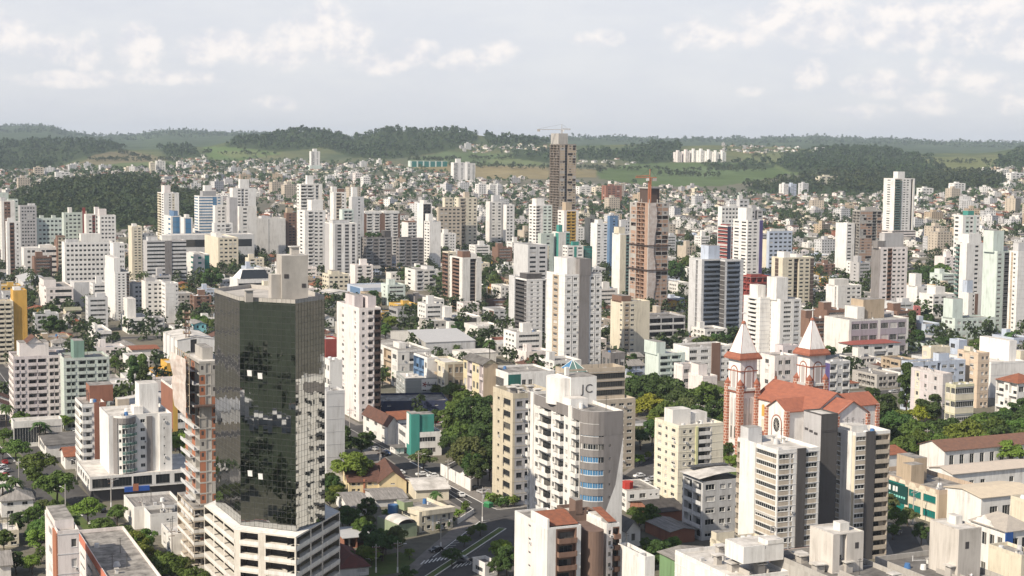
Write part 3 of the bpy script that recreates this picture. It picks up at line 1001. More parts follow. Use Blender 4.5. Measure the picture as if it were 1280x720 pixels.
def crown_mesh(seed, kind, leaf, n=2000, size=.62):
 r = np.random.default_rng(seed)
 bl = []
 if kind == 'umbrella':       # flat-topped street tree, unit radius 5, crown 4..9 m
  for i in range(22):
   a, q = r.uniform(0, 6.28), math.sqrt(r.uniform(0, 1)) * 4.4
   bl.append((q * math.cos(a), q * math.sin(a), 7.6 - .13 * q * q + r.uniform(-.6, .5), r.uniform(1.1, 1.9), r.uniform(.8, 1.3)))
  for i in range(14):
   a, q = r.uniform(0, 6.28), r.uniform(.5, 3.9)
   bl.append((q * math.cos(a), q * math.sin(a), 4.9 + r.uniform(-.9, .6), 1.3, .9))
 elif kind == 'round':
  for i in range(26):
   d = r.normal(size=3); d /= np.linalg.norm(d); q = r.uniform(.45, 1) ** .5
   bl.append((d[0] * 3.3 * q, d[1] * 3.3 * q, 6 + d[2] * 2.9 * q, r.uniform(.9, 1.6), r.uniform(.8, 1.3)))
 elif kind == 'tall':
  for i in range(26):
   z = r.uniform(2.2, 11.5); q = (1 - abs(z - 5.5) / 7.2) * 2.6
   a = r.uniform(0, 6.28); k = r.uniform(.2, 1)
   bl.append((q * k * math.cos(a), q * k * math.sin(a), z, r.uniform(.7, 1.2), r.uniform(.9, 1.4)))
 elif kind == 'bush':
  for i in range(12):
   a, q = r.uniform(0, 6.28), r.uniform(0, 1.6)
   bl.append((q * math.cos(a), q * math.sin(a), r.uniform(.8, 2.4), r.uniform(.6, 1.0), r.uniform(.6, .9)))
 V, Q = leaf_cloud(r, bl, n, size)
 return fast_mesh('crown', V, Q, [leaf]), bl
def trunk_mesh(bl, h, r0, seed):
 r = random.Random(seed)
 b = MB()
 def taper(p, q, a, c, n=7):
  p, q = Vector(p), Vector(q)
  d = (q - p).normalized(); u = d.orthogonal().normalized(); w = d.cross(u)
  for i in range(n):
   t0, t1 = 2 * math.pi * i / n, 2 * math.pi * (i + 1) / n
   e0, e1 = u * math.cos(t0) + w * math.sin(t0), u * math.cos(t1) + w * math.sin(t1)
   b.poly([p + e0 * a, p + e1 * a, q + e1 * c, q + e0 * c], BARK)
 top = Vector((r.uniform(-.3, .3), r.uniform(-.3, .3), h))
 taper((0, 0, -.6), top, r0, r0 * .7)
 for c in r.sample(bl, min(8, len(bl))):
  taper(top, Vector(c[:3]), r0 * .5, r0 * .12, 5)
 return b.mesh('trunk')
TREES = {}
def tree_kit():
 i = 0
 for kind, leafs, n, h, r0, size in (('umbrella', ('mid', 'olive', 'lime', 'dark', 'yellow'), 3800, 3.3, .30, .62), ('round', ('dark', 'mid', 'olive', 'lime'), 3400, 2.6, .28, .62),
          ('tall', ('dark', 'mid', 'dark'), 2800, 1.6, .28, .60), ('bush', ('mid', 'dark', 'lime'), 420, .7, .12, .5)):
  for lf in leafs:
   i += 1
   me, bl = crown_mesh(100 + i, kind, leaf_mat(lf, LEAF_C[lf]), n, size)
   TREES.setdefault((kind, lf), []).append((me, trunk_mesh(bl, h, r0, i)))
tree_kit()
def palm_mesh(seed):
 r = np.random.default_rng(seed)
 b = MB()
 leaf = leaf_mat('palm', (.06, .105, .028))
 for k in range(20):
  a = 2 * math.pi * k / 20 + r.uniform(-.1, .1)
  up = r.uniform(-.1, 1.2)
  p = Vector((0, 0, 0)); L = r.uniform(2.6, 3.4)
  pts = []
  for s in range(7):
   t = s / 6
   pts.append(Vector((math.cos(a) * L * t * math.cos(up * .6), math.sin(a) * L * t * math.cos(up * .6), L * (t * math.sin(up * .8) - t * t * .75))))
  side = Vector((-math.sin(a), math.cos(a), 0))
  for s in range(6):
   w0, w1 = .5 * math.sin(math.pi * (s + .3) / 6.6), .5 * math.sin(math.pi * (s + 1.3) / 6.6)
   for sg in (1, -1):
    dn = Vector((0, 0, -.35))
    b.poly([pts[s], pts[s + 1], pts[s + 1] + (side * sg + dn) * w1, pts[s] + (side * sg + dn) * w0], leaf)
 crown = b.mesh('crown')
 t = MB()
 for k in range(9):
  t.cyl(0, 0, .26 - .012 * k, -k * 1.0 - 1.0, -k * 1.0, BARK, 8, .25 - .012 * k, cap=False)
 return crown, t.mesh('trunk')
PALMS = [palm_mesh(3), palm_mesh(5)]
N_TREE = [0]
TREE_REC = []
def tree(x, y, kind, leaf, s=1.0, sz=None, label=None, group=None, name='tree', rz=None, detail=True):
 me, tr = TREES[(kind, leaf)][0]
 z = ground(x, y)
 o = empty(name, (x, y, z), rnd.uniform(0, 6.28) if rz is None else rz, label, 'tree' if kind != 'bush' else 'shrub', group)
 o.scale = (s, s, sz or s)
 c = link('crown', me, o)
 link('trunk', tr, o)
 N_TREE[0] += 1
 return o
def palm(x, y, h, label, s=1.0):
 cr, tr = PALMS[N_TREE[0] % 2]
 z = ground(x, y)
 o = empty('palm_tree', (x, y, z), rnd.uniform(0, 6), label, 'palm')
 c = link('crown', cr, o, (0, 0, h)); c.scale = (s, s, s)
 t = link('trunk', tr, o, (0, 0, h)); t.scale = (1, 1, h / 9)
 N_TREE[0] += 1
 return o
# ------------------------------------------------------------------ woods and far tree cover (uncountable)
def scatter_px(polys, n, seed, ymin, ymax, r):
 """n ground points inside picture-measured zones, spread evenly over the ground."""
 out = []
 while len(out) < n:
  m = 20000
  a = r.uniform(-.42, .42, m)
  Y = np.sqrt(r.uniform(ymin ** 2, ymax ** 2, m))
  x = a * Y
  z = ground_np(x, Y)
  px, py = proj_np(x, Y, z)
  k = np.zeros(m, bool)
  for p in polys:
   k |= inpoly(px, py, p)
  for j in np.nonzero(k)[0]:
   out.append((x[j], Y[j], z[j]))
  if not k.any():
   break
 return np.array(out[:n])
def far_crowns(pts, name, leafs, r, nq, rad, size, label):
 """Many crowns merged: a wood nobody could count."""
 base = []
 for s in range(8):
  q = np.random.default_rng(900 + s)
  bl = []
  for i in range(7):
   d = q.normal(size=3); d /= np.linalg.norm(d)
   bl.append((d[0] * .55, d[1] * .55, 1.05 + d[2] * .5, q.uniform(.4, .6), q.uniform(.4, .6)))
  V, Q = leaf_cloud(q, bl, nq, size, .45 if nq > 60 else .18)
  base.append((V, Q))
 Vs, Qs, Ms = [], [], []
 off = 0
 for i, (x, y, z) in enumerate(pts):
  V, Q = base[r.integers(8)]
  s = rad * r.uniform(.65, 1.35)
  a = r.uniform(0, 6.28)
  c, sn = math.cos(a), math.sin(a)
  W = np.stack((V[:, 0] * c - V[:, 1] * sn, V[:, 0] * sn + V[:, 1] * c, V[:, 2] * r.uniform(.85, 1.35)), 1) * s + np.array((x, y, z - .3))
  Vs.append(W); Qs.append(Q + off); off += len(W)
  Ms.append(np.full(len(Q), r.integers(len(leafs))))
 me = fast_mesh(name, np.concatenate(Vs), np.concatenate(Qs), leafs, np.concatenate(Ms))
 o = bpy.data.objects.new(name, me)
 COL.objects.link(o)
 o['kind'] = 'stuff'
 o['label'] = label
 return o
rw = np.random.default_rng(11)
FL = [leaf_mat('w1', (.042, .070, .026), .14), leaf_mat('w2', (.05, .078, .028), .14), leaf_mat('w3', (.036, .06, .024), .14), leaf_mat('w4', (.06, .083, .03), .14)]
far_crowns(scatter_px(WOODS[:1], 1000, 1, 1500, 3600, rw), 'forest_wood', FL, rw, 60, 6.5, .42, 'dense dark wood behind the towers on the far side of town')
far_crowns(scatter_px(WOODS[1:8] + WOODS[9:], 5200, 2, 3000, 5300, rw), 'forest_hills', FL[:3], rw, 34, 7.4, .62, 'dark forest covering the hills beyond the town')
HEDGES = [[(505, 201), (640, 198), (640, 200), (505, 203)], [(700, 211), (960, 214), (960, 216), (700, 213)], [(820, 218), (910, 222), (910, 224), (820, 220)], [(110, 200), (225, 201), (225, 203), (110, 202)], [(255, 191), (350, 193), (350, 195), (255, 193)], [(1130, 202), (1250, 204), (1250, 206), (1130, 204)], [(400, 186), (440, 180), (442, 182), (402, 188)], [(560, 207), (690, 211), (690, 213), (560, 209)], [(745, 216), (760, 206), (764, 207), (750, 218)], [(880, 205), (925, 214), (922, 216), (876, 207)], [(1170, 207), (1190, 214), (1186, 216), (1166, 209)], [(150, 190), (190, 200), (186, 202), (146, 192)], [(300, 184), (320, 199), (315, 199), (296, 185)], [(940, 196), (985, 194), (985, 196), (940, 198)]]
far_crowns(scatter_px(HEDGES, 700, 14, 3000, 5300, rw), 'forest_hedges', FL, rw, 30, 5.5, .55, 'lines of trees between the far fields')
far_crowns(scatter_px(WOODS[8:9], 900, 3, 2400, 4200, rw), 'forest_belt', FL, rw, 44, 7.5, .5, 'belt of dark trees below the hill fields')
far_crowns(scatter_px([[(-200, 150), (1500, 150), (1500, 200), (-200, 200)]], 6000, 4, 8600, 11200, rw), 'forest_ridge', FL[:2], rw, 9, 8.0, 1.1, 'forest along the blue ridge on the skyline')
# ------------------------------------------------------------------ towers of the middle and far town, measured one by one
def tw(label, xl, xc, xr, yt, yb, n, wall, Ls, Fs, roof=(), name='apartment_tower', cat='apartment tower', **k):
 return block(name, label, cat, xl, xc, xr, yt, yb, n, wall, Ls, Fs, roof, **k)
B1 = [(.35, .65, .3, .7, 5, 'WH')]
# --- far left
tw('white tower at the town\'s edge with a brown window strip and stepped top', -10, 2, 19, 251, 340, 22, 'OW', '_1 w1 _1', '_.6 w.7:BR w.7:BR _1', [(.0, .35, .2, .8, 3, 'LG')], L=14)
tw('lower white tower with brown balconies in front of the stepped white tower', 2, 9, 26, 277, 352, 15, 'WH', '_1 w1 _.5', '_.7 b1.2:BR _.5 w.6 _.5', [(.1, .5, .3, .7, 3, 'WH')], L=12)
tw('grey-green slab showing behind the stepped white tower', -8, 0, 11, 241, 318, 20, 'GN', '_1', '_1 w1 _1', L=14)
tw('grey-green lower tower beside the grey slab block', 9, 11, 23, 249, 320, 18, 'GN', '_1', '_1 w1 w1', L=14)
tw('plain grey slab block with rows of small windows', 22, 25, 46, 257, 322, 15, 'MG', '_1', '_.4 ' + fr('w.8', 5) + ' _.4', [(.55, .95, .3, .8, 2, 'LG')], L=14)
tw('low mint block with a jagged roofline behind the green and red towers', 46, 48, 78, 273, 318, 8, 'PG', '_1', fr('w1', 6), [(.1, .25, .2, .8, 3, 'GN'), (.6, .75, .2, .8, 3, 'GN')], name='apartment_block', cat='apartment block', L=14)
tw('pale green tower with a tall red fin at its corner', 76, 80, 107, 266, 330, 13, 'GN', '_1', '_.3 v.8 w1 w1 w1 _.3 f.7:RD', [(.25, .4, .2, .8, 5, 'OW')], L=14, finup=6)
tw('white tower with a red centre stripe next to the red fin', 106, 108, 125, 268, 332, 13, 'OW', '_1', '_.5 w1 q.8:RD w.8 _.3:GN', [(.7, 1.0, .2, .8, 7, 'LP')], L=14)
tw('broad white tower of small windows right of the red striped tower', 123, 125, 145, 269, 334, 13, 'WH', '_1', '_.3 w1 w1 w1 w1 _.3', [(.0, .45, .2, .8, 6, 'LP')], L=14)
tw('long white hotel-like block with twelve rows of small windows', 79, 81, 142, 303, 376, 12, 'WH', '_1', '_.3 ' + fr('w1', 11) + ' _.3', [(.35, .75, .2, .8, 6, 'OW'), (.05, .3, .3, .7, 2, 'LG')], L=16, dark=1)
tw('plain white end wing of the long hotel-like block', 141, 142, 156, 304, 380, 12, 'WH', '_1', '_1.6 w.7 w.5 _.2', [], L=16, dark=1)
block('storage_hall', 'windowless pale grey hall below the long white block', 'hall', 92, 93, 132, 353, 384, 1, 'LG', '_1', '_1', roofm=ROOF_W, L=22)
tw('slender white tower with a stepped blank side and dark service slot', 131, 144, 162, 340, 412, 17, 'WH', '_1', '_.6 w.8 _.2 w.8 _.3 q.7:BR', [(-.02, .42, .05, .9, 9, 'WH')], D=1010, dark=1)
tw('beige blank-sided tower behind the slender white tower', 148, 165, 178, 283, 352, 20, 'CR', '_1', '_.4 w.8 w.8 _.2', [(.2, .6, .3, .7, 2, 'OW')], L=18)
tw('brown and beige balcony block left of the long hotel-like block', 70, 72, 82, 295, 345, 10, 'BR', '_1', '_.2 b1:CR b.8:CR', L=12)
rb = tw('white tower carrying a tall red banner on its corner', 162, 169, 184, 292, 350, 14, 'WH', 'b1:OW b1:OW', '_1 _.5 w.6 _.5', [(.3, .7, .3, .7, 4, 'WH')], L=16)
tw('grey banded office block with a dark blank centre', 182, 184, 233, 301, 356, 11, 'MG', '_1', 'h1.3:LG h1:LG f.9:ST h1:LG h.9:LG', [(.4, .65, .2, .8, 4, 'OW'), (.05, .3, .3, .7, 3, 'LG')], L=18, band='LG', dark=1)
tw('cream and white tower with balconies down one side near the dark wood', 197, 205, 224, 241, 310, 21, 'WH', 'b1:CR w.7', '_1 w.6 _.2 w.5:CR _1', [(.15, .55, .25, .75, 8, 'LP')])
block('office_block', 'low white and blue block at the foot of the cream and white tower', 'office block', 205, 214, 227, 270, 322, 8, 'WH', '_1 w1', '_.5 k2:BL _.5', [(.4, .8, .2, .8, 5, 'BL')], glass='b')
block('office_block', 'small white block with blue glass panels next to the low blue block', 'office block', 226, 230, 241, 272, 324, 8, 'WH', '_1', '_.5 k2 _.5', [(.3, .7, .2, .8, 3, 'OW')], glass='b')
tw('white tower with dark glass bands and a blue glass corner', 243, 249, 279, 245, 318, 20, 'WH', 'h1:WH _.3', 'h1.2:WH h1.2:WH k.7 w.8 _.3', [(.2, .75, .2, .8, 5, 'GR'), (.3, .6, .3, .7, 11, 'WH')], band='WH', glass='b')
tw('plain white block in front of the blank grey tower', 266, 269, 284, 257, 322, 15, 'WH', '_1', '_.4 w.7 w.7 _.3')
tw('tall blank grey tower between two white towers', 283, 287, 297, 247, 322, 20, 'MG', '_1', '_1')
tw('white tower with a rounded shoulder and high stair head', 287, 291, 320, 235, 318, 22, 'WH', '_1', '_.6 w.6 q.4 w.6 _1', [(.35, .75, .25, .75, 9, 'WH')])
tw('lower white slab attached before the round-shouldered tower', 297, 299, 321, 258, 326, 14, 'OW', '_1', '_.4 w.8 _.4 _.8', [])
tw('beige windowed block with a white blank side above the tree-lined street', 256, 273, 298, 297, 344, 9, 'CR', '_1', '_.2 w1 w1 w1 w1 _.2', [(.1, .4, .3, .7, 3, 'OW')])
tw('small white tower before the dark banded white tower', 265, 268, 291, 279, 330, 10, 'WH', '_1', '_.4 w.8 w.8 b1 _.3', [])
block('club_hall', 'hall under a long thin white roof before the white towers', 'hall', 209, 214, 318, 294, 338, 2, 'LG', '_1', '_.2 h3 _.3 h3 _.2', roofm=ROOF_W, L=26, ph=.5)
block('office_block', 'white corner block with teal glass by the tree-lined street', 'office block', 232, 243, 262, 318, 352, 5, 'WH', '_1 w1', '_.4 w.8 _.3 k.7', [(.1, .5, .2, .8, 1, 'OW')], glass='t')
block('office_block', 'broad white block with a flat dark canopy below the mint block', 'office block', 28, 30, 72, 310, 345, 5, 'WH', '_1', '_.5 w.8 w.8 _.8 w1 h2', [(.5, .9, .2, .8, 2, 'OW')], L=20)
# --- centre left
tw('pair-topped white tower on a teal base alone on the hillside', 385, 389, 400, 189, 213, 18, 'WH', '_1', 'b1 _.5 w.7 _.4', [(.3, .7, .2, .8, 6, 'WH')], podium=((4, 4, 4, 4), 12, 'PG', '_1'), L=15)
tw('white tower with curved balconies and a narrow white twin shaft', 371, 376, 403, 230, 335, 25, 'OW', 'w1 _.6', 'b1:WH b1:WH _.3 q.5 _.5', [(.35, .65, .3, .7, 8, 'WH')])
tw('white tower of small windows below the curved balcony tower', 372, 381, 407, 263, 346, 18, 'WH', '_.5 w1 _.5', '_.5 b.8 w.7 w.7 _.3', [(.4, .95, .2, .8, 9, 'WH')])
tw('white tower with a brown open top storey', 412, 417, 433, 240, 335, 23, 'WH', '_1', '_.5 b1:BE w.6 _.3', [(.0, .35, .3, .8, 5, 'WH'), (.4, .9, .2, .8, 3, 'BR')])
tw('pale mint tower stepped below the brown-topped tower', 424, 428, 442, 262, 340, 18, 'PG', '_1', '_.3 b.8 b.8 _.2', [])
tw('pale grey tower with a slim white stair head', 436, 440, 455, 246, 336, 22, 'LG', '_1', '_1 w.5 _.6', [(.1, .5, .2, .8, 9, 'WH')])
tw('tall grey tower with white stripes and blank grey flanks', 406, 416, 446, 279, 352, 17, 'WH', '_.5:MG _.4', '_.4 _.4:MG W.8:MG _.6 W.8:MG _.5 W.6:MG _.3', [(.1, .8, .3, .8, 2, 'LG')], detail=False, dark=1)
tw('brown tower framed by broad white balcony bays', 449, 455, 500, 266, 326, 16, 'BR', '_1', '_.4 b.9:WH _.3:WH b.8:WH _.8 b.9:WH _.3:WH b.8:WH _.3', [(.02, .48, -.02, .98, 1.5, 'WH'), (.54, .98, -.02, .98, 1.5, 'WH')])
u1 = tw('burnt-looking unfinished dark grey block with trees sprouting on its roof', 451, 458, 490, 297, 340, 10, 'ST', 'w1 w1', 'b1:GR w1 b1:GR w1', [(.75, 1, .2, .8, 6, 'CH')], name='unfinished_block', cat='unfinished building', dark=1)
u2 = tw('twin of the unfinished dark block, without trees on its roof', 495, 499, 530, 298, 341, 10, 'ST', 'w1', 'b1:GR w1 b1:GR w1', [(.1, .5, .2, .8, 1, 'CH')], name='unfinished_block', cat='unfinished building', dark=1)
tw('blank white hospital-like block with a seam down the middle', 319, 321, 357, 273, 322, 9, 'OW', '_1', '_1.3 _.1:GR _1.5 _.3', [(.2, .5, .2, .8, 2, 'LG')], name='office_block', cat='office block', L=20)
tw('brown gabled tower behind the blank white block', 355, 358, 372, 266, 320, 15, 'BR', '_1', '_.5 w.8 w.8 _.5', [(.1, .6, .2, .8, 5, 'TN')])
tw('brown tower with white side by the unfinished blocks', 502, 510, 521, 277, 330, 13, 'BR', '_1:WH', 'b1:WH b1:WH')
tw('blank white slab tower beside the brown white-sided tower', 530, 537, 551, 277, 338, 16, 'WH', 'w1 w1', '_1', [(.0, .4, .2, .8, 7, 'WH')])
tw('white tower with dark balcony strips near the bare hillside', 521, 529, 540, 254, 318, 15, 'WH', '_1', 'b1:CH b1:CH _.3', [(.2, .6, .2, .8, 3, 'OW')])
tw('plain beige slab with small windows behind the white slab tower', 546, 548, 577, 259, 318, 13, 'BE', '_1', '_.3 ' + fr('w1', 5) + ' _.3')
tw('beige tower with cream balcony bays beside the plain beige slab', 568, 573, 596, 247, 316, 16, 'CR', 'w1 _1', '_.3 b.9:BE _.4 w.6 _.2 w.6', [(.4, .65, .3, .7, 6, 'BE')])
tw('cream tower half hidden behind the plain beige slab', 553, 556, 566, 247, 312, 15, 'CR', '_1', 'w1 w1', [])
tw('grey and white tower with a stair head, left of the white block pair', 607, 612, 630, 252, 312, 15, 'OW', '_1', '_.3:MG w.6 _.3 w.6:WH _.4:MG', [(.3, .75, .2, .8, 7, 'LG')])
tw('white tower with blank ends next to the grey and white tower', 629, 633, 643, 256, 314, 14, 'WH', '_1', 'w1 w1 _.4', [])
tw('white and grey twin-bay tower on the bare slope', 563, 567, 581, 203, 227, 15, 'WH', '_1', 'b.8 _.4 w.6 _.2', [(.3, .7, .3, .7, 8, 'WH')], L=16)
tw('grey-sided tower next to the white twin-bay tower on the slope', 580, 584, 594, 204, 227, 15, 'OW', '_1:LG', 'w.8 _.3 w.8', [(.0, .4, .3, .7, 3, 'WH')], L=16)
tw('beige tower with rusty balconies and a dark service slot', 562, 578, 602, 322, 391, 15, 'OW', '_.4 b1.2:BR _.5', '_1 q.8:DB _.7', [(.2, .6, .3, .7, 4, 'BR'), (.65, .95, .3, .7, 2, 'OW')])
tw('brown and white tower just behind the rusty balcony tower', 553, 560, 570, 315, 376, 12, 'CR', 'b1:BR', 'w1 _.4', [])
block('apartment_block', 'white low block of balconies beside the bluish warehouse', 'apartment block', 506, 519, 548, 337, 364, 5, 'OW', '_.3 w.6 _.5', '_.3 b1:LG w1 b1:LG _.5', [(.6, .9, .2, .8, 2, 'LG')])
block('office_block', 'cream block with three rows of small windows under a flat roof', 'office block', 403, 411, 436, 343, 367, 4, 'CR', 'w1 w1 w1', fr('w1', 4), [(.2, .6, .2, .8, 2.5, 'CR')])
block('supermarket', 'pale blue supermarket-like box with a blue side panel', 'supermarket', 443, 454, 504, 360, 376, 1, 'PB', '_.3 _1:BL _.3', '_2 h1.2 _.4', L=40, roofm=METAL)
block('apartment_block', 'small white three-storey block with square windows near the grey halls', 'apartment block', 528, 540, 555, 374, 396, 3, 'OW', 'w1 w1', 'w1 w1 w1', [])
block('office_block', 'dark grey office block in the dip behind the pink-white tower', 'office block', 486, 497, 519, 386, 404, 2, 'GR', 'h1 _.2', '_.2 w1 w1 w1 w1', dark=1)
block('warehouse', 'white warehouse with a dark front and roof cube', 'warehouse', 538, 557, 602, 397, 412, 1, 'WH', '_1', '_.2 _1:CH _.2', [(.1, .3, .3, .7, 6, 'WH')], roofm=ROOF_W)
block('apartment_block', 'white block with brown bays near the edge of the white palms', 'apartment block', 603, 617, 640, 387, 404, 3, 'LG', 'w1 _.5 w1:BR', 'w1 w1 w1 _.3', [])
block('storage_hall', 'low pale hall behind the palm tree', 'hall', 580, 597, 628, 408, 424, 1, 'OW', '_1', '_1 _1', roofm=ROOF_W)
# --- centre
tw('white tower with stepped balconies and mint glass below', 661, 670, 690, 256, 330, 18, 'WH', 'w1 w1', 'b.8:WH _.4 w.8:PG w.8:PG', [(.1, .6, .2, .8, 6, 'WH')])
tw('grey-white tower with yellow panels up its middle', 697, 705, 723, 263, 332, 17, 'LP', 'w1 _.6', '_.5 b.9:YE b.9:YE _.5:WH', [(.2, .6, .2, .8, 8, 'TN')])
tw('blank white tower before the mint-glass tower', 672, 676, 692, 292, 352, 13, 'GN', '_1', '_.6 w.6 _.4', [])
tw('cream tower with teal edges behind the brown-stripe tower', 690, 698, 712, 290, 352, 15, 'OW', '_.5 _.5:TE', '_1 w.5:TE', [(.2, .5, .3, .7, 6, 'TE')])
tw('dark green glass tower behind the brown-stripe tower', 728, 731, 740, 308, 368, 15, 'DT', '_1', 'k1', [], glass='t')
tw('white tower and mint fins squeezed behind the brown-stripe tower', 703, 709, 729, 307, 370, 14, 'WH', 'w1 w1', 'w1 _.4:TE w1', [(.4, .8, .3, .7, 3, 'TE')])
tw('white tower with a blue blank flank', 738, 746, 761, 279, 345, 17, 'WH', '_1', 'w1 _.5 w1 _.3', [(.2, .6, .2, .8, 3, 'WH')])
tw('tall blue slab behind the white tower', 759, 762, 772, 270, 345, 19, 'BL', '_1', '_.5 w.5 _.4', [])
tw('white tower with a yellow head and grey balconies by the tall brick shell', 765, 775, 788, 292, 372, 19, 'WH', '_1', '_1:CR d.8:GR', [(.0, .6, .2, .8, 5, 'CR')])
tw('grey tower sandwiched behind the yellow-headed tower', 771, 776, 787, 275, 345, 15, 'LG', '_1', '_1 w.5 w.5', [])
block('apartment_block', 'yellow and grey tower left of the dark balcony tower', 'apartment block', 660, 667, 686, 308, 366, 14, 'CR', '_.5 _.3:YE', '_.7 b1:TN _.3', [])
tw('slim dark-balcony tower with a white windowed front', 644, 658, 685, 349, 430, 16, 'WH', 'b1.4:CH _.3:CH', '_.5 w.6 _.3 w.6 _.4 q.5:CH _.3:LG', [(.1, .8, .2, .8, 3, 'CH')])
bs = tw('big white tower with a broad brown stripe up its front', 683, 706, 752, 343, 464, 15, 'WH', '_.5 w.5:TN _.5', '_.2 w.9 _.1:ST w.9 _.1 f1.6:ST _.1 w.8 _.1:ST w.8 _.15', [(.15, .55, .2, .9, 8, 'WH'), (.4, .7, -.02, .4, 8, 'ST')], short='the brown-stripe white tower', finup=9)
tw('pale tower with a dark edge behind the slim dark-balcony tower', 636, 643, 655, 345, 414, 13, 'LG', '_1', 'w1 w1', [])
block('parking_deck', 'grey parking deck of three long dark openings below the tall brick shell', 'parking deck', 792, 811, 856, 396, 432, 4, 'MG', 'p1', 'p1 p1 p1', dark=1, roofm=ROOF_D)
tw('white-edged tower of blue-grey balconies with a tall white side', 861, 877, 905, 324, 427, 17, 'LG', '_1 q.3:CH _.6', '_.3 b2.4:SB _.3', [(.4, .9, .2, .8, 8, 'PB')], rail='d', short='the blue balcony twin tower')
tw('narrower twin of the blue-grey balcony tower', 900, 906, 929, 325, 428, 17, 'LG', '_1:CH', '_.3 b2:SB _.5', [], rail='d')
tw('white and red banded tower with a dark blue flank', 897, 909, 917, 282, 350, 15, 'WH', 'h1:WH h1:WH', '_.6:NV w.5', [(.1, .7, .2, .8, 1, 'RD')], band='RD')
tw('big white tower with a curved purple fin on its side', 916, 934, 953, 275, 360, 20, 'WH', 'w1 w1', 'w1 w1 _.3 f.6:PU', [(.1, .5, .2, .8, 10, 'WH')])
tw('grey tower with black stripe left of the purple-fin tower', 930, 937, 953, 262, 345, 16, 'MG', 'w1', 'w1 q.4:DG w1', [(.2, .6, .2, .8, 4, 'MG')])
tw('cream-white slab with five bays behind the banded red tower', 897, 902, 923, 258, 330, 14, 'WH', '_1', fr('w1', 5), [(.5, .9, .3, .7, 2, 'OW')])
tw('brownish-white tower rising behind the cream-white slab', 920, 924, 936, 249, 325, 16, 'LG', '_1', 'w1 w1 _.3', [(.0, .4, .3, .7, 4, 'WH')])
tw('dark red balcony block below the purple-fin tower', 928, 938, 961, 345, 410, 8, 'RD', 'b1:RD b1:RD', 'b1:RD b1:RD b1:RD', [(.1, .7, .2, .8, 1, 'RD')])
tw('white tower of recessed balconies behind the church tower', 929, 950, 966, 372, 468, 17, 'WH', '_.5 l1 _.4', '_1.2 w.4', [(.2, .8, .3, .8, 6, 'WH')])
tw('tall white tower with a plain white shaft and blue-grey bands behind the church', 955, 975, 1001, 374, 470, 16, 'WH', '_1', '_.4 W1.2 _.3 W.8:LG _.2', [(-.05, .5, .2, .8, 11, 'WH')], short='the tall white tower behind the church')
hx = tw('beige hexagon-faced tower with a brown top corner', 763, 778, 812, 377, 447, 11, 'CR', '_1 w.35', '_.2 w.6:TN w.6 _1.6', [(.0, .35, .1, .9, 3, 'BR')], short='the beige hexagon tower')
tw('white block at the foot of the brown-stripe tower, set low', 642, 660, 684, 306, 372, 11, 'LG', '_1', 'w1 w1', [])
# --- right
tw('bluish-white slab with rows of small windows', 958, 961, 990, 289, 348, 11, 'PB', '_1', fr('w1', 5), [(.1, .7, .2, .8, 2, 'OW')])
tw('white tower with dark brown stripes up its front', 964, 978, 1017, 322, 385, 13, 'CR', '_.5 _.5:DB _.6', '_.5 w.6 _.1 q.5:DB w.6 w.6 _.4:DB', [(.1, .3, .2, .8, 4, 'WH'), (.5, .7, .2, .8, 2, 'WH')])
tw('white pair of slabs with a recessed seam between them', 1032, 1047, 1076, 357, 402, 8, 'WH', '_1 q.15:GR _.2', '_1 w.6 w.6 w.6', [(.0, .6, .3, .8, 4, 'OW')])
ut = tw('raw brown concrete tower still under construction', 1065, 1074, 1102, 263, 342, 21, 'CC', 'o1 o1', '_.15 x1 x1 o.8 x.8', [(.3, .8, .2, .8, 3, 'CC')], name='unfinished_tower', cat='unfinished building')
tw('white tower just left of the raw concrete tower', 1044, 1058, 1068, 279, 342, 15, 'WH', '_1', 'w1 _.4', [])
tw('tall white and beige tower standing alone with a high white stair head', 1104, 1118, 1143, 223, 305, 27, 'WH', '_.4 w.7 _.5', 'g1.3:BE _.2 w.6 w.6 _.3 q.4:DB _.3', [(.3, .65, .3, .7, 8, 'WH')], podium=((3, 2, 2, 4), 16, 'LP', 'h1 h1 h1'), rail='d', short='the lone tall white tower')
tw('tall grey stone-like tower with a brown shaft and blank crown', 1089, 1100, 1134, 309, 412, 19, 'LP', '_1:ST _.4:ST', '_.25 w.6 b.5:BR w.6 w.5 w.5 _.2', [(.2, .9, .2, .8, 9, 'MG'), (-.05, .25, .2, .8, 4, 'ST')], short='the grey tower with the brown shaft')
tw('teal-topped white tower among small houses', 1192, 1203, 1224, 269, 340, 13, 'WH', 'w1 _.6', '_.4 w.6:PG w.6 _.4:PG w.5', [(.4, .75, .2, .8, 4, 'TE')])
tw('big white tower of glassy mint balconies', 1194, 1208, 1233, 304, 408, 18, 'WH', 'g.8 _1.2', '_.8 w.6 _.3 w.5', [(.2, .8, .2, .8, 6, 'WH')], rail='g')
tw('very pale green tower with a grey balcony column', 1228, 1246, 1266, 314, 420, 19, 'PG', '_1.2 _.5', 'w.8 _.2 d1:GR _.3', [(-.1, .55, .2, .9, 13, 'PG')], short='the pale green tower')
tw('white tower with a single row of windows at the picture edge of town', 1261, 1272, 1292, 314, 424, 19, 'WH', '_.4 _.4:TN w.7 _.4', '_1 w.5 _.6', [(.1, .9, .2, .8, 5, 'LG')])
tw('small white tower behind the raw concrete tower', 1095, 1100, 1110, 296, 340, 8, 'PG', '_1', '_.5 w1', [])
block('office_block', 'wide white school-like block with two framed window panels', 'office block', 1057, 1061, 1135, 400, 447, 3, 'OW', '_1', '_.25 W1:MV W1:MV W1:MV _.3 W1:MV W1:MV W1:MV _.25', [(.42, .78, .45, .95, 10, 'TN'), (.3, .42, .4, .9, 6, 'OW')], L=24, short='the wide school-like block')
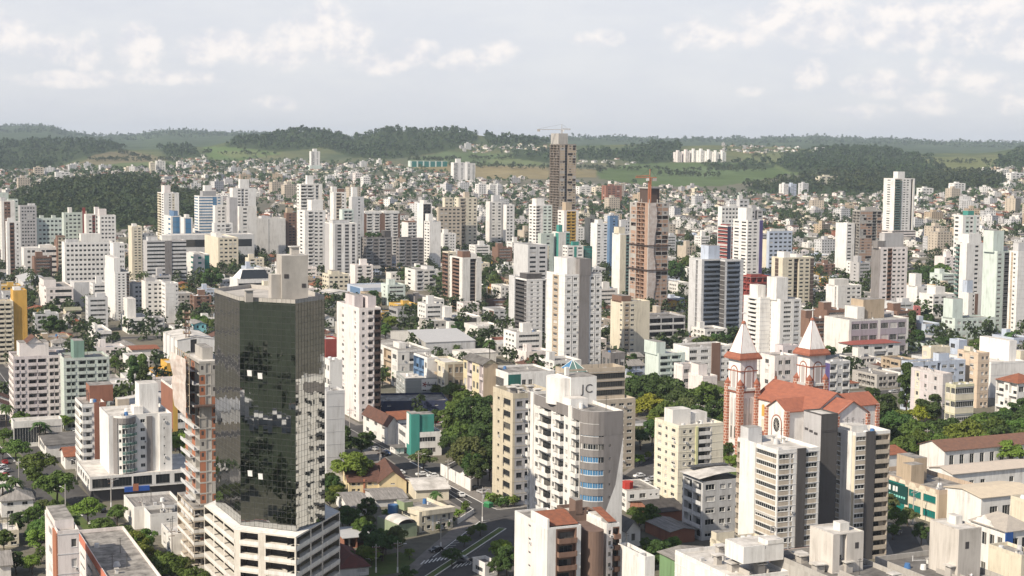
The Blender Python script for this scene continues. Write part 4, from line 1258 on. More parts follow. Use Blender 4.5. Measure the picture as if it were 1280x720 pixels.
block('office_block', 'pale green office block of two storeys with a blank end', 'office block', 1176, 1193, 1243, 398, 425, 3, 'PG', '_.4 w.6 w.6 _.3', '_.3 ' + fr('w1', 7) + ' _.3', [(.0, .25, .2, .9, 12, 'PG')])
tw('white stepped tower with a pale blue roof box and brown flank', 1198, 1210, 1222, 366, 412, 8, 'WH', '_1', '_.6 w.4 _.5:BR', [(.1, .7, .3, .8, 8, 'PB')])
block('apartment_block', 'salmon block with a blank pink side', 'apartment block', 1136, 1142, 1150, 383, 412, 5, (.55, .20, .19), '_1', '_.4 w.5 _.3', [])
block('apartment_block', 'white cubist-looking block of stacked boxes', 'apartment block', 1132, 1146, 1172, 358, 392, 6, 'WH', '_1', '_.6 w.5 w.5 w.5', [(.0, .3, .2, .8, 9, 'WH')])
block('apartment_block', 'white low block of boxes right of the stacked-box block', 'apartment block', 1148, 1166, 1196, 368, 398, 5, 'WH', '_1 w.5', 'w.8 w.8 _.4 w.8', [(.2, .6, .2, .8, 5, 'WH')])
# --- far white slabs on the hill across the green field
for i_, (x0, x1, y, col, lb) in enumerate(((843, 853, 190, 'LP', 'pinkish slab at the end of the hilltop row of flats'), (853, 863, 189, 'LP', 'second slab of the hilltop row, next to the pinkish one'),
  (863, 872, 188, 'WH', 'white hilltop slab with a raised stair head, third of the row'), (872, 882, 188, 'WH', 'tallest white slab in the middle of the hilltop row'),
  (882, 891, 189, 'WH', 'white slab just right of the middle of the hilltop row'), (891, 899, 190, 'OW', 'off-white slab near the wooded end of the hilltop row'), (899, 908, 190, 'WH', 'last white slab of the hilltop row, beside the trees'))):
 block('apartment_slab', lb, 'apartment block', x0, x0 + 3.5, x1 - .8, y, 203, 9, col, '_1 w.6 _1', '_.4 w1 w1 _.4', [(.3, .7, .3, .7, 5, col)], group='white slabs on the far hill', L=24)
for i_, (xl, xc, xr, yt, yb, col, lb, n_) in enumerate(((752, 757, 777, 232, 256, 'BK', 'brick-red block with a white corner below the green field', 9), (721, 724, 746, 233, 243, 'WH', 'long low white block at the foot of the green field', 4), (741, 744, 758, 234, 244, 'CR', 'cream block between the white block and the brick-red one', 4),
  (1022, 1024, 1047, 220, 231, 'CR', 'cream villa-like block alone above the tree belt', 3), (1246, 1251, 1261, 212, 224, 'OW', 'off-white block on the right-hand hilltop', 5), (1260, 1263, 1280, 216, 226, 'WH', 'low white block next to the hilltop off-white block', 3),
  (67, 70, 88, 215, 234, 'WH', 'white block standing out on the left hillside', 8), (185, 188, 194, 203, 216, 'CR', 'cream block at the top of the hillside town', 6), (194, 196, 207, 201, 216, 'OW', 'off-white block at the top of the hillside town', 6), (40, 43, 55, 209, 222, 'BE', 'beige block at the edge of the dark hill', 5),
  (219, 222, 229, 202, 213, 'LP', 'pinkish-white block near the hilltop wood', 5), (977, 979, 985, 230, 246, 'WH', 'white striped slab in the green suburb', 9), (985, 988, 995, 230, 246, 'PB', 'bluish slab next to the white striped slab', 9), (1000, 1003, 1010, 229, 244, 'LG', 'grey-white slab at the end of the suburb row', 8),
  (1188, 1192, 1206, 229, 246, 'WH', 'white stepped block on the far hillside of the right side', 6), (594, 598, 608, 230, 247, 'WH', 'white block in the middle of the far suburb', 7), (608, 612, 620, 231, 247, 'WH', 'white block with a stair head beside the far suburb block', 7), (619, 622, 628, 231, 246, 'LG', 'pale grey end block of the far suburb row', 7),
  (440, 444, 453, 216, 232, 'LP', 'peach block above the hillside houses', 6), (434, 438, 446, 214, 222, 'OW', 'small off-white block behind the peach block', 3), (449, 454, 463, 221, 236, 'WH', 'white block right of the peach block', 5), (1148, 1152, 1166, 235, 249, 'WH', 'long white block below the right tree belt', 4))):
 block('apartment_block', lb, 'apartment block', xl, xc, xr, yt, yb, n_, col, '_.5 w1 _.5', '_.3 w1 w1 w1 _.3', [(.3, .6, .3, .7, 2.5, col)], L=16)
# long teal-roofed building on the slope
block('school_building', 'long building with a teal front on the bare slope', 'school', 510, 513, 559, 201, 209, 3, 'PG', '_1', fr('_.3 k1', 6), glass='t', L=18)
block('hospital_building', 'white low building on the skyline of the green hill', 'building', 1017, 1019, 1030, 184, 190, 3, 'WH', '_1', 'h1', L=20)
# two tall shells under construction in the middle
ct, W_, L_, ht_, bd_ = tw('tallest brownish concrete tower shell with a crane on top', 687, 699, 720, 180, 318, 40, 'KB', 'o1 o1 o1', '_.15 x1:TN q.6:CH x1:TN x.7:TN', [(.0, .55, .1, .9, 12, 'CC')], name='unfinished_tower', cat='unfinished building', D=1720, short='the tallest concrete shell')
def crane(label, x, y, z, h, jib, back, rz, col):
 o = empty('tower_crane', (x, y, z), rz, label, 'crane')
 b = MB()
 for sx in (-.7, .7):
  for sy in (-.7, .7):
   b.bar((sx, sy, 0), (sx, sy, h), .45, col)
 k = int(h / 2)
 for i in range(k):
  z0_, z1_ = h * i / k, h * (i + 1) / k
  b.bar((-.7, -.7, z0_), (.7, -.7, z1_), .14, col); b.bar((-.7, .7, z0_), (-.7, -.7, z1_), .14, col); b.bar((.7, .7, z1_), (-.7, .7, z0_), .14, col); b.bar((.7, -.7, z0_), (.7, .7, z1_), .14, col)
 b.build('mast', o)
 b = MB()
 for y_ in (-.6, .6):
  b.bar((-back, y_, h), (jib, y_, h), .5, col)
 b.bar((0, 0, h + 1.5), (jib, 0, h + 1.0), .4, col)
 m_ = int((jib + back) / 2.2)
 for i in range(m_):
  xa = -back + (jib + back) * i / m_
  xb = -back + (jib + back) * (i + 1) / m_
  b.bar((xa, -.6, h), (xb, .6, h), .13, col)
  if xa > 0:
   b.bar((xa, -.6, h), (xb, 0, h + 1.2), .13, col); b.bar((xa, .6, h), (xb, 0, h + 1.2), .13, col)
 b.build('jib', o)
 b = MB(); b.bar((0, 0, h), (0, 0, h + 6), .5, col); b.bar((0, 0, h + 6), (jib * .7, 0, h + 1.2), .1, FRAME_D); b.bar((0, 0, h + 6), (-back, 0, h + .3), .1, FRAME_D); b.build('tie_mast', o)
 b = MB(); b.box(-back, -back + 3, -1, 1, h - 2.4, h - .3, P('CC')); b.build('counterweight', o)
 b = MB(); b.box(.9, 2.6, -.8, .8, h - 2.2, h - .2, FRAME_W); b.build('cab', o)
 return o
Y_ = 1728; crane('slender crane standing on the tallest concrete shell', ray(702, 180)[0] * Y_, Y_, H + ray(702, 172)[1] * Y_, 9, 10, 28, R(8), P('MG'))
# orange brick shell
D_ = 1080
X_, Yy, W_, L_, top_ = solve(787, 811, 836, 254, D_, GA)
os_ = empty('unfinished_tower', (X_, Yy, 0), GA, 'pinkish-brown brick tower shell wrapped in torn white netting', 'unfinished building')
occupy((X_, Yy), GA, 0, W_, 0, L_)
HEROES.append(('the tall brick shell', 812, D_))
mb = MB(); fc = Facade(os_, mb, P('MB'), False, dict(par='CC'))
nfl = 28; fh = top_ / nfl
fc.run((0, L_), (0, 0), 0, nfl, fh, '_.25:CC x.8 _.1:CC o.7 o.7 _.5:MB _.15:CC')
fc.run((0, 0), (W_, 0), 0, nfl, fh, '_.15:CC x1 _.12:CC x1 _.1:CC x1 _.15:CC')
fc.run((W_, 0), (W_, L_), 0, nfl, fh, 'x1 x1 x1'); fc.run((W_, L_), (0, L_), 0, nfl, fh, 'x1 x1 x1')
mb.poly([(0, 0, top_), (W_, 0, top_), (W_, L_, top_), (0, L_, top_)], P('CC'))
mb.build('wall', os_)
mb = MB()
for i in range(3):
 for j in range(3):
  mb.box(W_ * (.08 + .4 * i), W_ * (.08 + .4 * i) + .5, L_ * (.08 + .4 * j), L_ * (.08 + .4 * j) + .5, top_, top_ + 2.6, P('CC'))
mb.build('columns_bare' if False else 'column_frame', os_)
mb = MB(); mb.box(W_ * .3, W_ * .8, L_ * .3, L_ * .8, top_ + .01, top_ + 10, P('DB')); mb.box(W_ * .25, W_ * .85, L_ * .25, L_ * .85, top_ + 10.01, top_ + 11, P('CC')); mb.build('stair_tower', os_)
NET = noisy('netting', (.62, .57, .53), (.45, .36, .31), .4, .9)
mb = MB(); rr_ = random.Random(4)
prev = None
for i in range(30):
 z_ = top_ - i * top_ / 34
 xa = -.5 + rr_.uniform(-.2, .2); xb = W_ * .32 + math.sin(i * .35) * W_ * .07 + rr_.uniform(-.3, .3)
 cur = (xa, xb, z_)
 if prev:
  mb.poly([(prev[0], -.75, prev[2]), (prev[1], -.6, prev[2]), (cur[1], -.6 + rr_.uniform(-.1, .1), cur[2]), (cur[0], -.75, cur[2])], NET)
 prev = cur
mb.build('safety_net', os_)
for zz in (.62, .40):
 mb = MB(); mb.box(-1.4, W_ + 1.4, -1.4, L_ + 1.4, top_ * zz, top_ * zz + .5, P('DB')); mb.build('catch_platform', os_)
crane('stub of an rusty crane beside the stair head of the tall brick shell', ray(812, 240)[0] * 1085, 1085, top_ - 2, 20, 11, 5, R(200), P('OR'))
# ------------------------------------------------------------------ near buildings
def at(px, py, z=0.0):
 """Point at height z seen at that place of the photo (flat part of town)."""
 sx, sz = ray(px, py)
 Y = (H - z) / -sz
 return Vector((sx * Y, Y, z))
def absorb(main, sub):
 """Make everything of a second block part of the first thing."""
 mi = Matrix.Translation(main.location) @ Matrix.Rotation(main.rotation_euler.z, 4, 'Z')
 si = Matrix.Translation(sub.location) @ Matrix.Rotation(sub.rotation_euler.z, 4, 'Z')
 d = mi.inverted() @ si
 rz = sub.rotation_euler.z - main.rotation_euler.z
 for c in list(sub.children):
  c.parent = main
  c.location = d @ c.location
  c.rotation_euler.z += rz
 bpy.data.objects.remove(sub)
def text(root, s, loc, rz, size, mat, name='lettering', align='CENTER', depth=.05, rx=math.pi / 2):
 cu = bpy.data.curves.new(name, 'FONT')
 cu.body = s; cu.size = size; cu.extrude = depth; cu.align_x = align
 cu.materials.append(mat)
 tmp = bpy.data.objects.new('tmp', cu)
 COL.objects.link(tmp)
 me = bpy.data.meshes.new_from_object(tmp.evaluated_get(bpy.context.evaluated_depsgraph_get()))
 bpy.data.objects.remove(tmp)
 o = bpy.data.objects.new(name, me)
 COL.objects.link(o); o.parent = root
 o.location = loc
 o.rotation_euler = (rx, 0, rz)
 return o
# --- black mirror-glass tower on its parking podium
ZP, ZT = 22.0, 79.0
def atz(px, py, z):
 p = at(px, py, z); return (p.x, p.y)
pod = [atz(255, 631, ZP), atz(293, 662, ZP), atz(370, 671, ZP), atz(425, 639, ZP)]
pod += [(pod[3][0] - 6, pod[3][1] + 10), (pod[0][0] + 6, pod[0][1] + 18)]
twr = [atz(270, 631, ZP), atz(301, 656, ZP), atz(370, 664, ZP), atz(406, 650, ZP)]
twr += [(twr[3][0] - 5, twr[3][1] + 12), (twr[0][0] + 7, twr[0][1] + 14)]
c0 = Vector(pod[1])
bt = empty('glass_tower', (c0.x, c0.y, 0), 0, 'black mirror-glass tower above a pale banded parking podium', 'office tower')
HEROES.append(('the black mirror tower', 338, 376))
pod = [(p[0] - c0.x, p[1] - c0.y) for p in pod]
twr = [(p[0] - c0.x, p[1] - c0.y) for p in twr]
occupy((c0.x, c0.y), 0, min(p[0] for p in pod), max(p[0] for p in pod), min(p[1] for p in pod), max(p[1] for p in pod))
mb = MB(); fc = Facade(bt, mb, P('CR'), False, dict(span='OW', dark=1))
mats_ = P((.66, .62, .55))
fc.wall = mats_
for i in range(6):
 p, q = pod[i], pod[(i + 1) % 6]
 fc.run(p, q, -1.5, 7, (ZP + 1.5) / 7, {0: 'p1 p1 p1', 1: '_.25 p1 _.25 p1.6', 2: 'p1 p.8 p1.3'}.get(i, '_1'))
mb.build('podium', bt)
mb = MB(); mb.poly([(p[0], p[1], ZP - .1) for p in pod], P('OW'))
mb.build('podium_roof', bt)
MIRROR = noisy('mirror_glass', (.42, .43, .425), (.50, .505, .50), .4, .02)
MIRROR.node_tree.nodes['Principled BSDF'].inputs['Metallic'].default_value = 1.0
mrr = random.Random(12)
PANEL_W = flat('open_panel', (.75, .74, .72), .6)
pan, mul, opn = MB(), MB(), MB()
for i in range(6):
 p, q = Vector(twr[i]), Vector(twr[(i + 1) % 6])
 t = (q - p); Lw = t.length; t /= Lw; nr = Vector((-t.y, t.x))
 nc = max(3, round(Lw / 1.35)); nrw = 38
 cw, chh = Lw / nc, (ZT - ZP) / nrw
 # gentle bowing of the whole sheet plus a small tilt per pane
 for a in range(nc):
  for b_ in range(nrw):
   z = ZP + b_ * chh
   tx, tz = mrr.gauss(0, .0016) + .004 * math.sin(z * .33 + a * .9) , mrr.gauss(0, .0016) + .004 * math.sin(z * .21 + a * 1.7 + 1)
   def P3(u, zz):
    du, dz = u - (a + .5) * cw, zz - (z + chh / 2)
    d = du * tx + dz * tz + .006
    w = p + t * u + nr * d
    return (w.x, w.y, zz)
   pan.poly([P3(a * cw, z), P3((a + 1) * cw, z), P3((a + 1) * cw, z + chh), P3(a * cw, z + chh)], MIRROR)
 if i < 3:
  for a in range(nc + 1):
   w = p + t * (a * cw) - nr * .012
   mul.bar((w.x, w.y, ZP), (w.x, w.y, ZT), .035, FRAME_D)
  for b_ in range(0, nrw + 1):
   w0, w1 = p - nr * .012, q - nr * .012
   z = ZP + b_ * chh
   mul.bar((w0.x, w0.y, z), (w1.x, w1.y, z), .035, FRAME_D)
 if i == 1:
  for uu, zz in ((.14, 59.5), (.33, 59.0), (.14, 34.5), (.33, 34.0)):
   m_ = MB()
   w = p + t * (Lw * uu)
   x0, x1 = w, w + t * 1.25
   m_.poly([(x0.x - nr.x * .05, x0.y - nr.y * .05, zz), (x1.x - nr.x * .05, x1.y - nr.y * .05, zz), (x1.x - nr.x * .25, x1.y - nr.y * .25, zz + 1.5), (x0.x - nr.x * .25, x0.y - nr.y * .25, zz + 1.5)], PANEL_W)
   m_.build('open_panel', bt)
pan.build('glazing', bt); mul.build('mullion_grid', bt)
flat_roof(bt, twr, ZT - 1.0, 1.0, CONC, P('CC'))
fx = (Vector(twr[2]) - Vector(twr[1])).normalized(); fa = math.atan2(fx.y, fx.x)
ctr = Vector(at(354, 372, ZT)[:2]) - c0
for (x0, x1, y0, y1, z0_, z1_, nm) in ((0, 6.6, 1.5, 7.2, ZT - .99, 89.2, 'stair_tower'), (-2.4, -.02, 2.3, 5.6, ZT - .98, 84.5, 'machine_room'), (-9, -7.2, 1.0, 2.5, ZT - .98, ZT + 1.8, 'chimney'), (3, 5, 4, 6, 89.3, 91, 'roof_hatch')):
 m_ = MB(); m_.box(x0, x1, y0, y1, z0_, z1_, CONC, ROOF_W)
 if nm == 'stair_tower':
  m_.box(.6, 1.7, 1.42, 1.6, 83.6, 84.6, P('DG')); m_.box(5.0, 6.0, 1.42, 1.6, 81.2, 82.2, P('DG'))
 if nm in ('chimney', 'roof_hatch'):
  m_.box(x0 - .3, x1 + .3, y0 - .3, y1 + .3, z1_ + .01, z1_ + .25, ROOF_W)
 o = m_.build(nm, bt, (ctr.x, ctr.y, 0)); o.rotation_euler.z = GA * .9
# --- slab-and-brick shell left of it
cs, W_, L_, ht_, bd_ = block('unfinished_tower', 'brick and concrete shell with white balcony slabs beside the black mirror tower', 'unfinished building', 231, 249, 282, 452, 0, 19, 'CC', 'x.5:OR o.7 x.6:OR o.8', 'x.6:OR o.6 x.5:OR _.3 x.6:OR', [(.3, .7, .3, .8, 3, 'CC')], D=410, ph=.3, detail=False, short='the brick shell', podium=((2, 0, 1, 2), 17, 'BE', 'p1 p1 p1'))
for i in range(1, 19):
 m_ = MB(); z_ = i * bd_ / 19
 m_.box(-1.5, -.02, L_ * (.02 if i % 2 else .3), L_ * (.98 if i % 3 else .7), z_ - .22, z_, P('LG')); m_.box(-1.5, -1.38, L_ * (.02 if i % 2 else .3), L_ * (.98 if i % 3 else .7), z_ + .01, z_ + .8 if i % 3 else z_ + .2, P('LG'))
 m_.build('balcony', cs)
m_ = MB(); rr_ = random.Random(9); prev = None
for i in range(8):
 a = i / 7
 cur = ((-3.4, L_ * (.05 + .05 * rr_.random()), bd_ + 1 - a * 16), (-3.6 - rr_.random(), L_ * (1 - .2 * a), bd_ + 1 - a * 15))
 if prev:
  m_.poly([prev[0], prev[1], cur[1], cur[0]], NET)
 prev = cur
m_.build('safety_net', cs)
m_ = MB()
for i in range(7):
 m_.bar((-2.7, L_ * i / 6, bd_ - 14), (-2.7, L_ * i / 6, bd_ + 2.4), .14, P('TN'))
for z_ in (-12, -9, -6, -3, 0, 2):
 m_.bar((-2.7, 0, bd_ + z_), (-2.7, L_, bd_ + z_), .12, P('TN'))
m_.build('scaffold', cs)
m_ = MB(); m_.box(-1.5, W_, -2.2, -.02, bd_ * .79, bd_ * .79 + .4, P('DB')); m_.build('catch_platform', cs)
# --- pink-white tower right of the black one
pw, W_, L_, ht_, bd_ = tw('slender pinkish-white tower with a dark balcony edge and twin roof boxes', 421, 449, 476, 385, 527, 15, 'LP', '_.5 w.4 _1 w.3 _.3', '_.2 n.8 _.2 b.8:LP _.1 b.9:DB', [(.1, .5, .3, .7, 4.4, 'PK'), (.62, 1.0, .2, .6, 4.2, 'PK')], short='the pinkish-white tower')
# --- white round-balcony tower
def arcplan(x0, x1, bulge, n=6, y=0.0):
 out = []
 for i in range(n + 1):
  a = i / n
  out.append((x0 + (x1 - x0) * a, y - bulge * 4 * a * (1 - a)))
 return out
def pl_round(W, L):
 return [(0, L), (0, 0)] + arcplan(W * .08, W * .42, 2.4, 6) + [(W * .80, 0), (W * .80, -1.2), (W, -1.2), (W, L)]
rd, W_, L_, ht_, bd_ = tw('white tower with a rounded bay of green glass balconies', 133, 136, 214, 520, 0, 9, 'WH', None, None, [(.55, .86, .35, .75, 9, 'WH'), (.45, .6, .3, .6, 1.6, 'WH')], D=492, L=19, plan=pl_round,
  specs=['_1', '_1', 'f1:ST', 'w1', 'g1', 'g1', 'g1', 'g1', '_.2 w.4 f.3:ST _.35', '_1', '_.2 s.3 _.4', '_1'], rail='g', detail=True, short='the white round-balcony tower', clutter=4, finup=.1, dark=1)
m_ = MB(); q = arcplan(W_ * .07, W_ * .43, 2.8, 8)
m_.prism([(a, b) for a, b in q], bd_ - 1.6, bd_ + .2, P('ST')); m_.build('cornice', rd)
# podium of shops
b = MB(); f2 = Facade(rd, b, P('WH'), True, dict(dark=1, frame='d'))
pq = [(-7, L_ + 4), (-7, -5), (W_ + 8, -5), (W_ + 8, L_ + 4)]
f2.run(pq[0], pq[1], 4.2, 1, 4.6, '_.2 w1 w1 w1 w1 w1 _.2'); f2.run(pq[1], pq[2], 4.2, 1, 4.6, '_.15 H1.2 _.1 H1.2 _.1 H1.2 _.25 H.9 _.3 H.7 H.7 _.2'); f2.run(pq[2], pq[3], 4.2, 1, 4.6, '_1'); f2.run(pq[3], pq[0], 4.2, 1, 4.6, '_1')
f2.done()
b.prism([(pq[0][0] + 1.5, pq[0][1]), (pq[1][0] + 1.5, pq[1][1] + 1.5), (pq[2][0], pq[2][1] + 1.5), pq[3]], 0, 4.2, P('CH'))
b.poly([(p[0], p[1], 4.2) for p in pq], P('WH'))
b.build('podium', rd)
b = MB(); b.poly([(p[0], p[1], 8.3) for p in pq], ROOF_W); b.build('podium_roof', rd)
b = MB(); b.box(4, 12, -5.6, -5.02, 3.0, 4.6, P((.03, .10, .40))); b.box(6.6, 8.4, -5.7, -5.61, 3.2, 5.6, P('OR')); b.build('shop_sign', rd)
occupy((rd.location.x, rd.location.y), GA, -7, W_ + 8, -5, L_ + 4)
wb, W_, L_, ht_, bd_ = tw('white curved-balcony tower with two brown fins and a brick roof box', 99, 103, 133, 506, 0, 9, 'WH', 'b1', 'l.9:WH _.15 f.45:BK _.06:WH f.55:BK', [(.5, 1.5, .6, 1.1, 5, 'BK')], D=520, L=17, detail=True, finup=1.5)
# --- pink-and-brown block at the lower edge
pk, W_, L_, ht_, bd_ = block('apartment_block', 'cream block with salmon edges and a long grey flat roof beside the avenue trees', 'apartment block', 57, 72, 99, 664, 0, 5, 'LP', '_.4 w.7 _.2 f.5:OR', '_1.4 w1 _.1', [(.0, .9, .2, .9, 1.5, 'LP')], D=352, detail=True, finup=.3, clutter=0)
p2 = block('sub', 'x', 'x', 98, 140, 150, 731, 0, 5, 'LP', '_.2 w1 w1 w1 w1 _.2', 'w1 w1', [], D=344, W=12, detail=True, roofm=ROOF_G, clutter=3)
b = MB(); b.box(-.12, -.02, 0, p2[2], p2[4] - 1.0, p2[3] + .1, P((.60, .22, .15))); b.build('salmon_band', p2[0]); absorb(pk, p2[0])
# --- the pink / green pair
pa = tw('wide mauve-pink tower of dark balconies with a gabled head', 13, 17, 78, 446, 536, 10, 'PK', 'b1:LP b1:LP', '_.15 b.7:PK _.15:PK b.6:PK _.3 b1.3:PK b1.3:PK _.3:LP b.65:PK b.65:PK _.45', [(.15, .75, .2, .8, 5, 'LP')], L=18, par='PK', dark=1, short='the pink balcony tower')
b = MB(); W_, L_, bd_ = pa[1], pa[2], pa[4]
zz_ = bd_ + .9 + 5
b.poly([(W_ * .3, L_ * .18, zz_), (W_ * .62, L_ * .18, zz_), (W_ * .46, L_ * .18, zz_ + 2.4)], P('LP'))
b.poly([(W_ * .28, L_ * .15, zz_ - .2), (W_ * .46, L_ * .15, zz_ + 2.6), (W_ * .46, L_ * .8, zz_ + 2.6), (W_ * .28, L_ * .8, zz_ - .2)], TILE_D); b.poly([(W_ * .46, L_ * .15, zz_ + 2.6), (W_ * .64, L_ * .15, zz_ - .2), (W_ * .64, L_ * .8, zz_ - .2), (W_ * .46, L_ * .8, zz_ + 2.6)], TILE_D)
b.build('gable', pa[0])
pg = tw('pale green twin of the pink balcony tower with a green stair head', 77, 80, 137, 448, 538, 10, 'GN', '_1', '_.35 b.7:GN b.7:GN _.3 b1.3:GN b1.3:GN _.3 b.7:GN b.7:GN _.35', [(.25, .48, .2, .7, 6.5, (.20, .31, .26))], L=18, par='GN', dark=1, short='the green balcony tower')
block('shop_building', 'low white shop front at the foot of the pink balcony tower', 'shop', 14, 17, 78, 527, 541, 1, 'OW', 'h1', '_.1 H3 _.1 H2 _.1', L=8, D=575, dark=1, clutter=0)
# --- yellow-flanked tower
yt = tw('cream curved-balcony tower with a huge blank ochre flank', -24, -4, 17, 377, 463, 13, 'CR', 'b1', '_.2 l1:CR l1:CR _.2', [], D=800, L=12, dark=1)
y2 = block('sub', 'x', 'x', 15, 17, 34, 363, 0, 1, (.60, .36, .09), '_1', '_1', [(.1, .6, .2, .8, 1.2, 'WH')], D=805, L=14)
absorb(yt[0], y2[0])
# --- beige office beside the trees, and the terrace office behind
of = block('office_block', 'beige office block with a blank windowed flank and grey window front beside dark trees', 'office tower', 616, 641, 694, 492, 632, 9, (.56, .50, .385), '_.2 s.3 _.1 W.5 _.1', '_.12 w.5:MG W.7:MG W.7:MG _.3:BE', [], frame='d', dark=1, short='the beige office block', ph=1.6, clutter=5)
b = MB()
for i in range(8):
 b.box(-.05, .03, of[2] * .42, of[2] * .46, 4 + i * 3.9, 6.4 + i * 3.9, P('DG'))
b.build('slit_window', of[0])['kind'] = 'stuff'
of2 = block('office_block', 'terraced beige office block with dark glass storeys and a glass pyramid on top', 'office tower', 694, 708, 781, 462, 0, 3, (.50, .43, .34), '_1', 'H1 H1 H1 H1', [], D=545, frame='d', dark=1, ph=1.6, z0=26, short='the terraced office block', clutter=4)
s2 = block('sub', 'x', 'x', 690, 706, 794, 503, 0, 10, (.48, .42, .34), '_1', '_.3 ' + fr('w1', 8) + ' _.2', [], D=538, dark=1, L=26, clutter=0)
r0_ = of2[0]
b = MB(); a_ = 4.0; b.poly([(-a_, -a_, 0), (a_, -a_, 0), (0, 0, 4.2)], GLASS_G); b.poly([(a_, -a_, 0), (a_, a_, 0), (0, 0, 4.2)], GLASS_B); b.poly([(a_, a_, 0), (-a_, a_, 0), (0, 0, 4.2)], GLASS_B); b.poly([(-a_, a_, 0), (-a_, -a_, 0), (0, 0, 4.2)], GLASS_B)
for c_ in ((-a_, -a_, 0), (a_, -a_, 0), (a_, a_, 0), (-a_, a_, 0), (0, -a_, 0)):
 b.bar(c_, (0, 0, 4.22), .18, FRAME_W)
b.build('skylight', r0_, (of2[1] * .18, of2[2] * .4, of2[4] + .5))
b = MB(); b.poly([(of2[1] * .5, of2[2] * .2, of2[4] + .25), (of2[1] * .62, of2[2] * .2, of2[4] + .3), (of2[1] * .62, of2[2] * .5, of2[4] + .9), (of2[1] * .5, of2[2] * .5, of2[4] + .6)], P((.04, .14, .45))); b.build('tarpaulin', r0_)
absorb(r0_, s2[0])
# --- white wavy-balcony tower with the grey rounded end and a monogram
def pl_jc(W, L):
 r = min(W * .46, 4.8)
 arc = [(r - r * math.cos(a), r - r * math.sin(a)) for a in np.linspace(0, math.pi / 2, 6)]
 return [(0, L)] + arc + [(W, 0), (W, L)]
DJ = 398
jc, W_, L_, ht_, bd_ = tw('white wavy-balcony tower with a rounded grey end and a monogram on its roof', 660, 735, 779, 516, 0, 13, 'WH', None, None, [], D=DJ, plan=pl_jc,
  specs=['_.1 j.35:WH f.4:WH w.7:WH j1.7:WH w.45:WH j1.2:WH w.6:WH f.45:WH j.9:WH', 'w1:ST', 'h1:ST', 'h1:ST', 'h1:ST', 'h1:ST', '_.3:ST s.3:ST _.8:ST', '_1'], detail=True, short='the white wavy-balcony tower', finup=1.2, clutter=4, glass=None)
GRM = P('ST')
# grey render over the rounded end's top storeys, and blue curtains in its windows
b = MB(); q = pl_jc(W_, L_)
for i in range(1, 7):
 p_, q_ = q[i], q[i + 1]
 b.poly([(p_[0] - .03, p_[1] - .03, bd_ - 5.6), (q_[0] - .03, q_[1] - .03, bd_ - 5.6), (q_[0] - .03, q_[1] - .03, bd_ + .92), (p_[0] - .03, p_[1] - .03, bd_ + .92)], GRM)
b.poly([(-.04, L_, bd_ - 2.1), (-.04, 4.8, bd_ - 2.1), (-.04, 4.8, bd_ + .93), (-.04, L_, bd_ + .93)], GRM); b.build('grey_crown', jc)
for c in jc.children:
 if c.name.startswith('window') and c.name[:12] != 'window_glazi' and c.location.y < 5 and c.location.x < 5 and c.location.z > 8:
  if len(c.data.vertices) and random.Random(int(c.location.z * 10)).random() < .75:
   dm = c.data.copy(); c.data = dm
   for k_, m__ in enumerate(dm.materials):
    if m__ in (GLASS_D, GLASS_M, GLASS_L):
     dm.materials[k_] = GLASS_B
b = MB(); b.poly([(W_ + .002, -.03, 0), (W_ * .52, -.03, 0), (W_ * .52, -.03, bd_ * .42), (W_ * .8, -.03, bd_ * .58), (W_, -.03, bd_ * .86)], P('WH')); b.build('white_panel', jc)
b = MB()
cx_, cy_ = W_ * .45, L_ * .50
b.cyl(cx_ - 1.5, cy_ + 3.5, 4.6, bd_ + .01, bd_ + 7.4, P('WH'), 20); b.build('roof_drum', jc)
b = MB(); b.box(cx_ - 1.4, cx_ + 6.6, cy_ - 1.6, cy_ + 7.4, bd_ + .02, bd_ + 7.7, P('WH'), ROOF_G); b.build('stair_tower', jc)
b = MB(); b.box(cx_ - 1.2, cx_ - .2, cy_ + 2, cy_ + 3, bd_ + 7.5, bd_ + 10, P('WH')); b.build('chimney', jc)
b = MB(); b.box(cx_ - 4, cx_ + 1.2, cy_ - 7, cy_ - 1.8, bd_ + .03, bd_ + 2.6, P('WH'), ROOF_W); b.build('machine_room', jc)
text(jc, 'J', (cx_ + 2.3, cy_ - 1.62, bd_ + 3.2), 0, 3.4, P('CH')); text(jc, 'C', (cx_ + 4.2, cy_ - 1.62, bd_ + 3.2), 0, 3.4, P('CH'))
# --- brown and white duplex in front
BRM = (.185, .125, .10)
hb, W_, L_, ht_, bd_ = tw('white block with brown balconies under an orange tiled roof', 643, 684, 726, 660, 0, 8, 'WH', '_.85 s.45:LP _1', '_.7 j1.7:BR _.35', [], D=352, detail=True, ph=.5, clutter=0, short='the brown-balcony white block', par='BR', dark=1)
b = MB()
b.poly([(.4, L_ * .03, bd_ + .7), (W_ - .4, L_ * .03, bd_ + .7), (W_ - .4, L_ * .44, bd_ + 2.6), (.4, L_ * .44, bd_ + 2.6)], TILE); b.poly([(.4, L_ * .44, bd_ + 2.6), (W_ - .4, L_ * .44, bd_ + 2.6), (W_ - .4, L_ * .53, bd_ + 2.2), (.4, L_ * .53, bd_ + 2.2)], TILE)
b.build('tiled_roof', hb)
b = MB(); b.box(-.01, .5, 0, L_ * .5, bd_ + .5, bd_ + 2.6, P('WH')); b.build('gable_wall', hb)
x_ = block('sub', 'x', 'x', 700, 711, 733, 639, 0, 10, BRM, '_1', '_1', [(.35, .75, -.02, .5, 2.6, BRM)], D=371, detail=True, clutter=0, L=7)
absorb(hb, x_[0])
x_ = block('sub', 'x', 'x', 733, 735, 748, 641, 0, 10, BRM, '_1', '_1', [], D=373, detail=True, clutter=0, L=6)
absorb(hb, x_[0])
pc_ = ray(743, 662)
loc_ = Vector((pc_[0] * 359, 359, 0)) - Vector(hb.location)
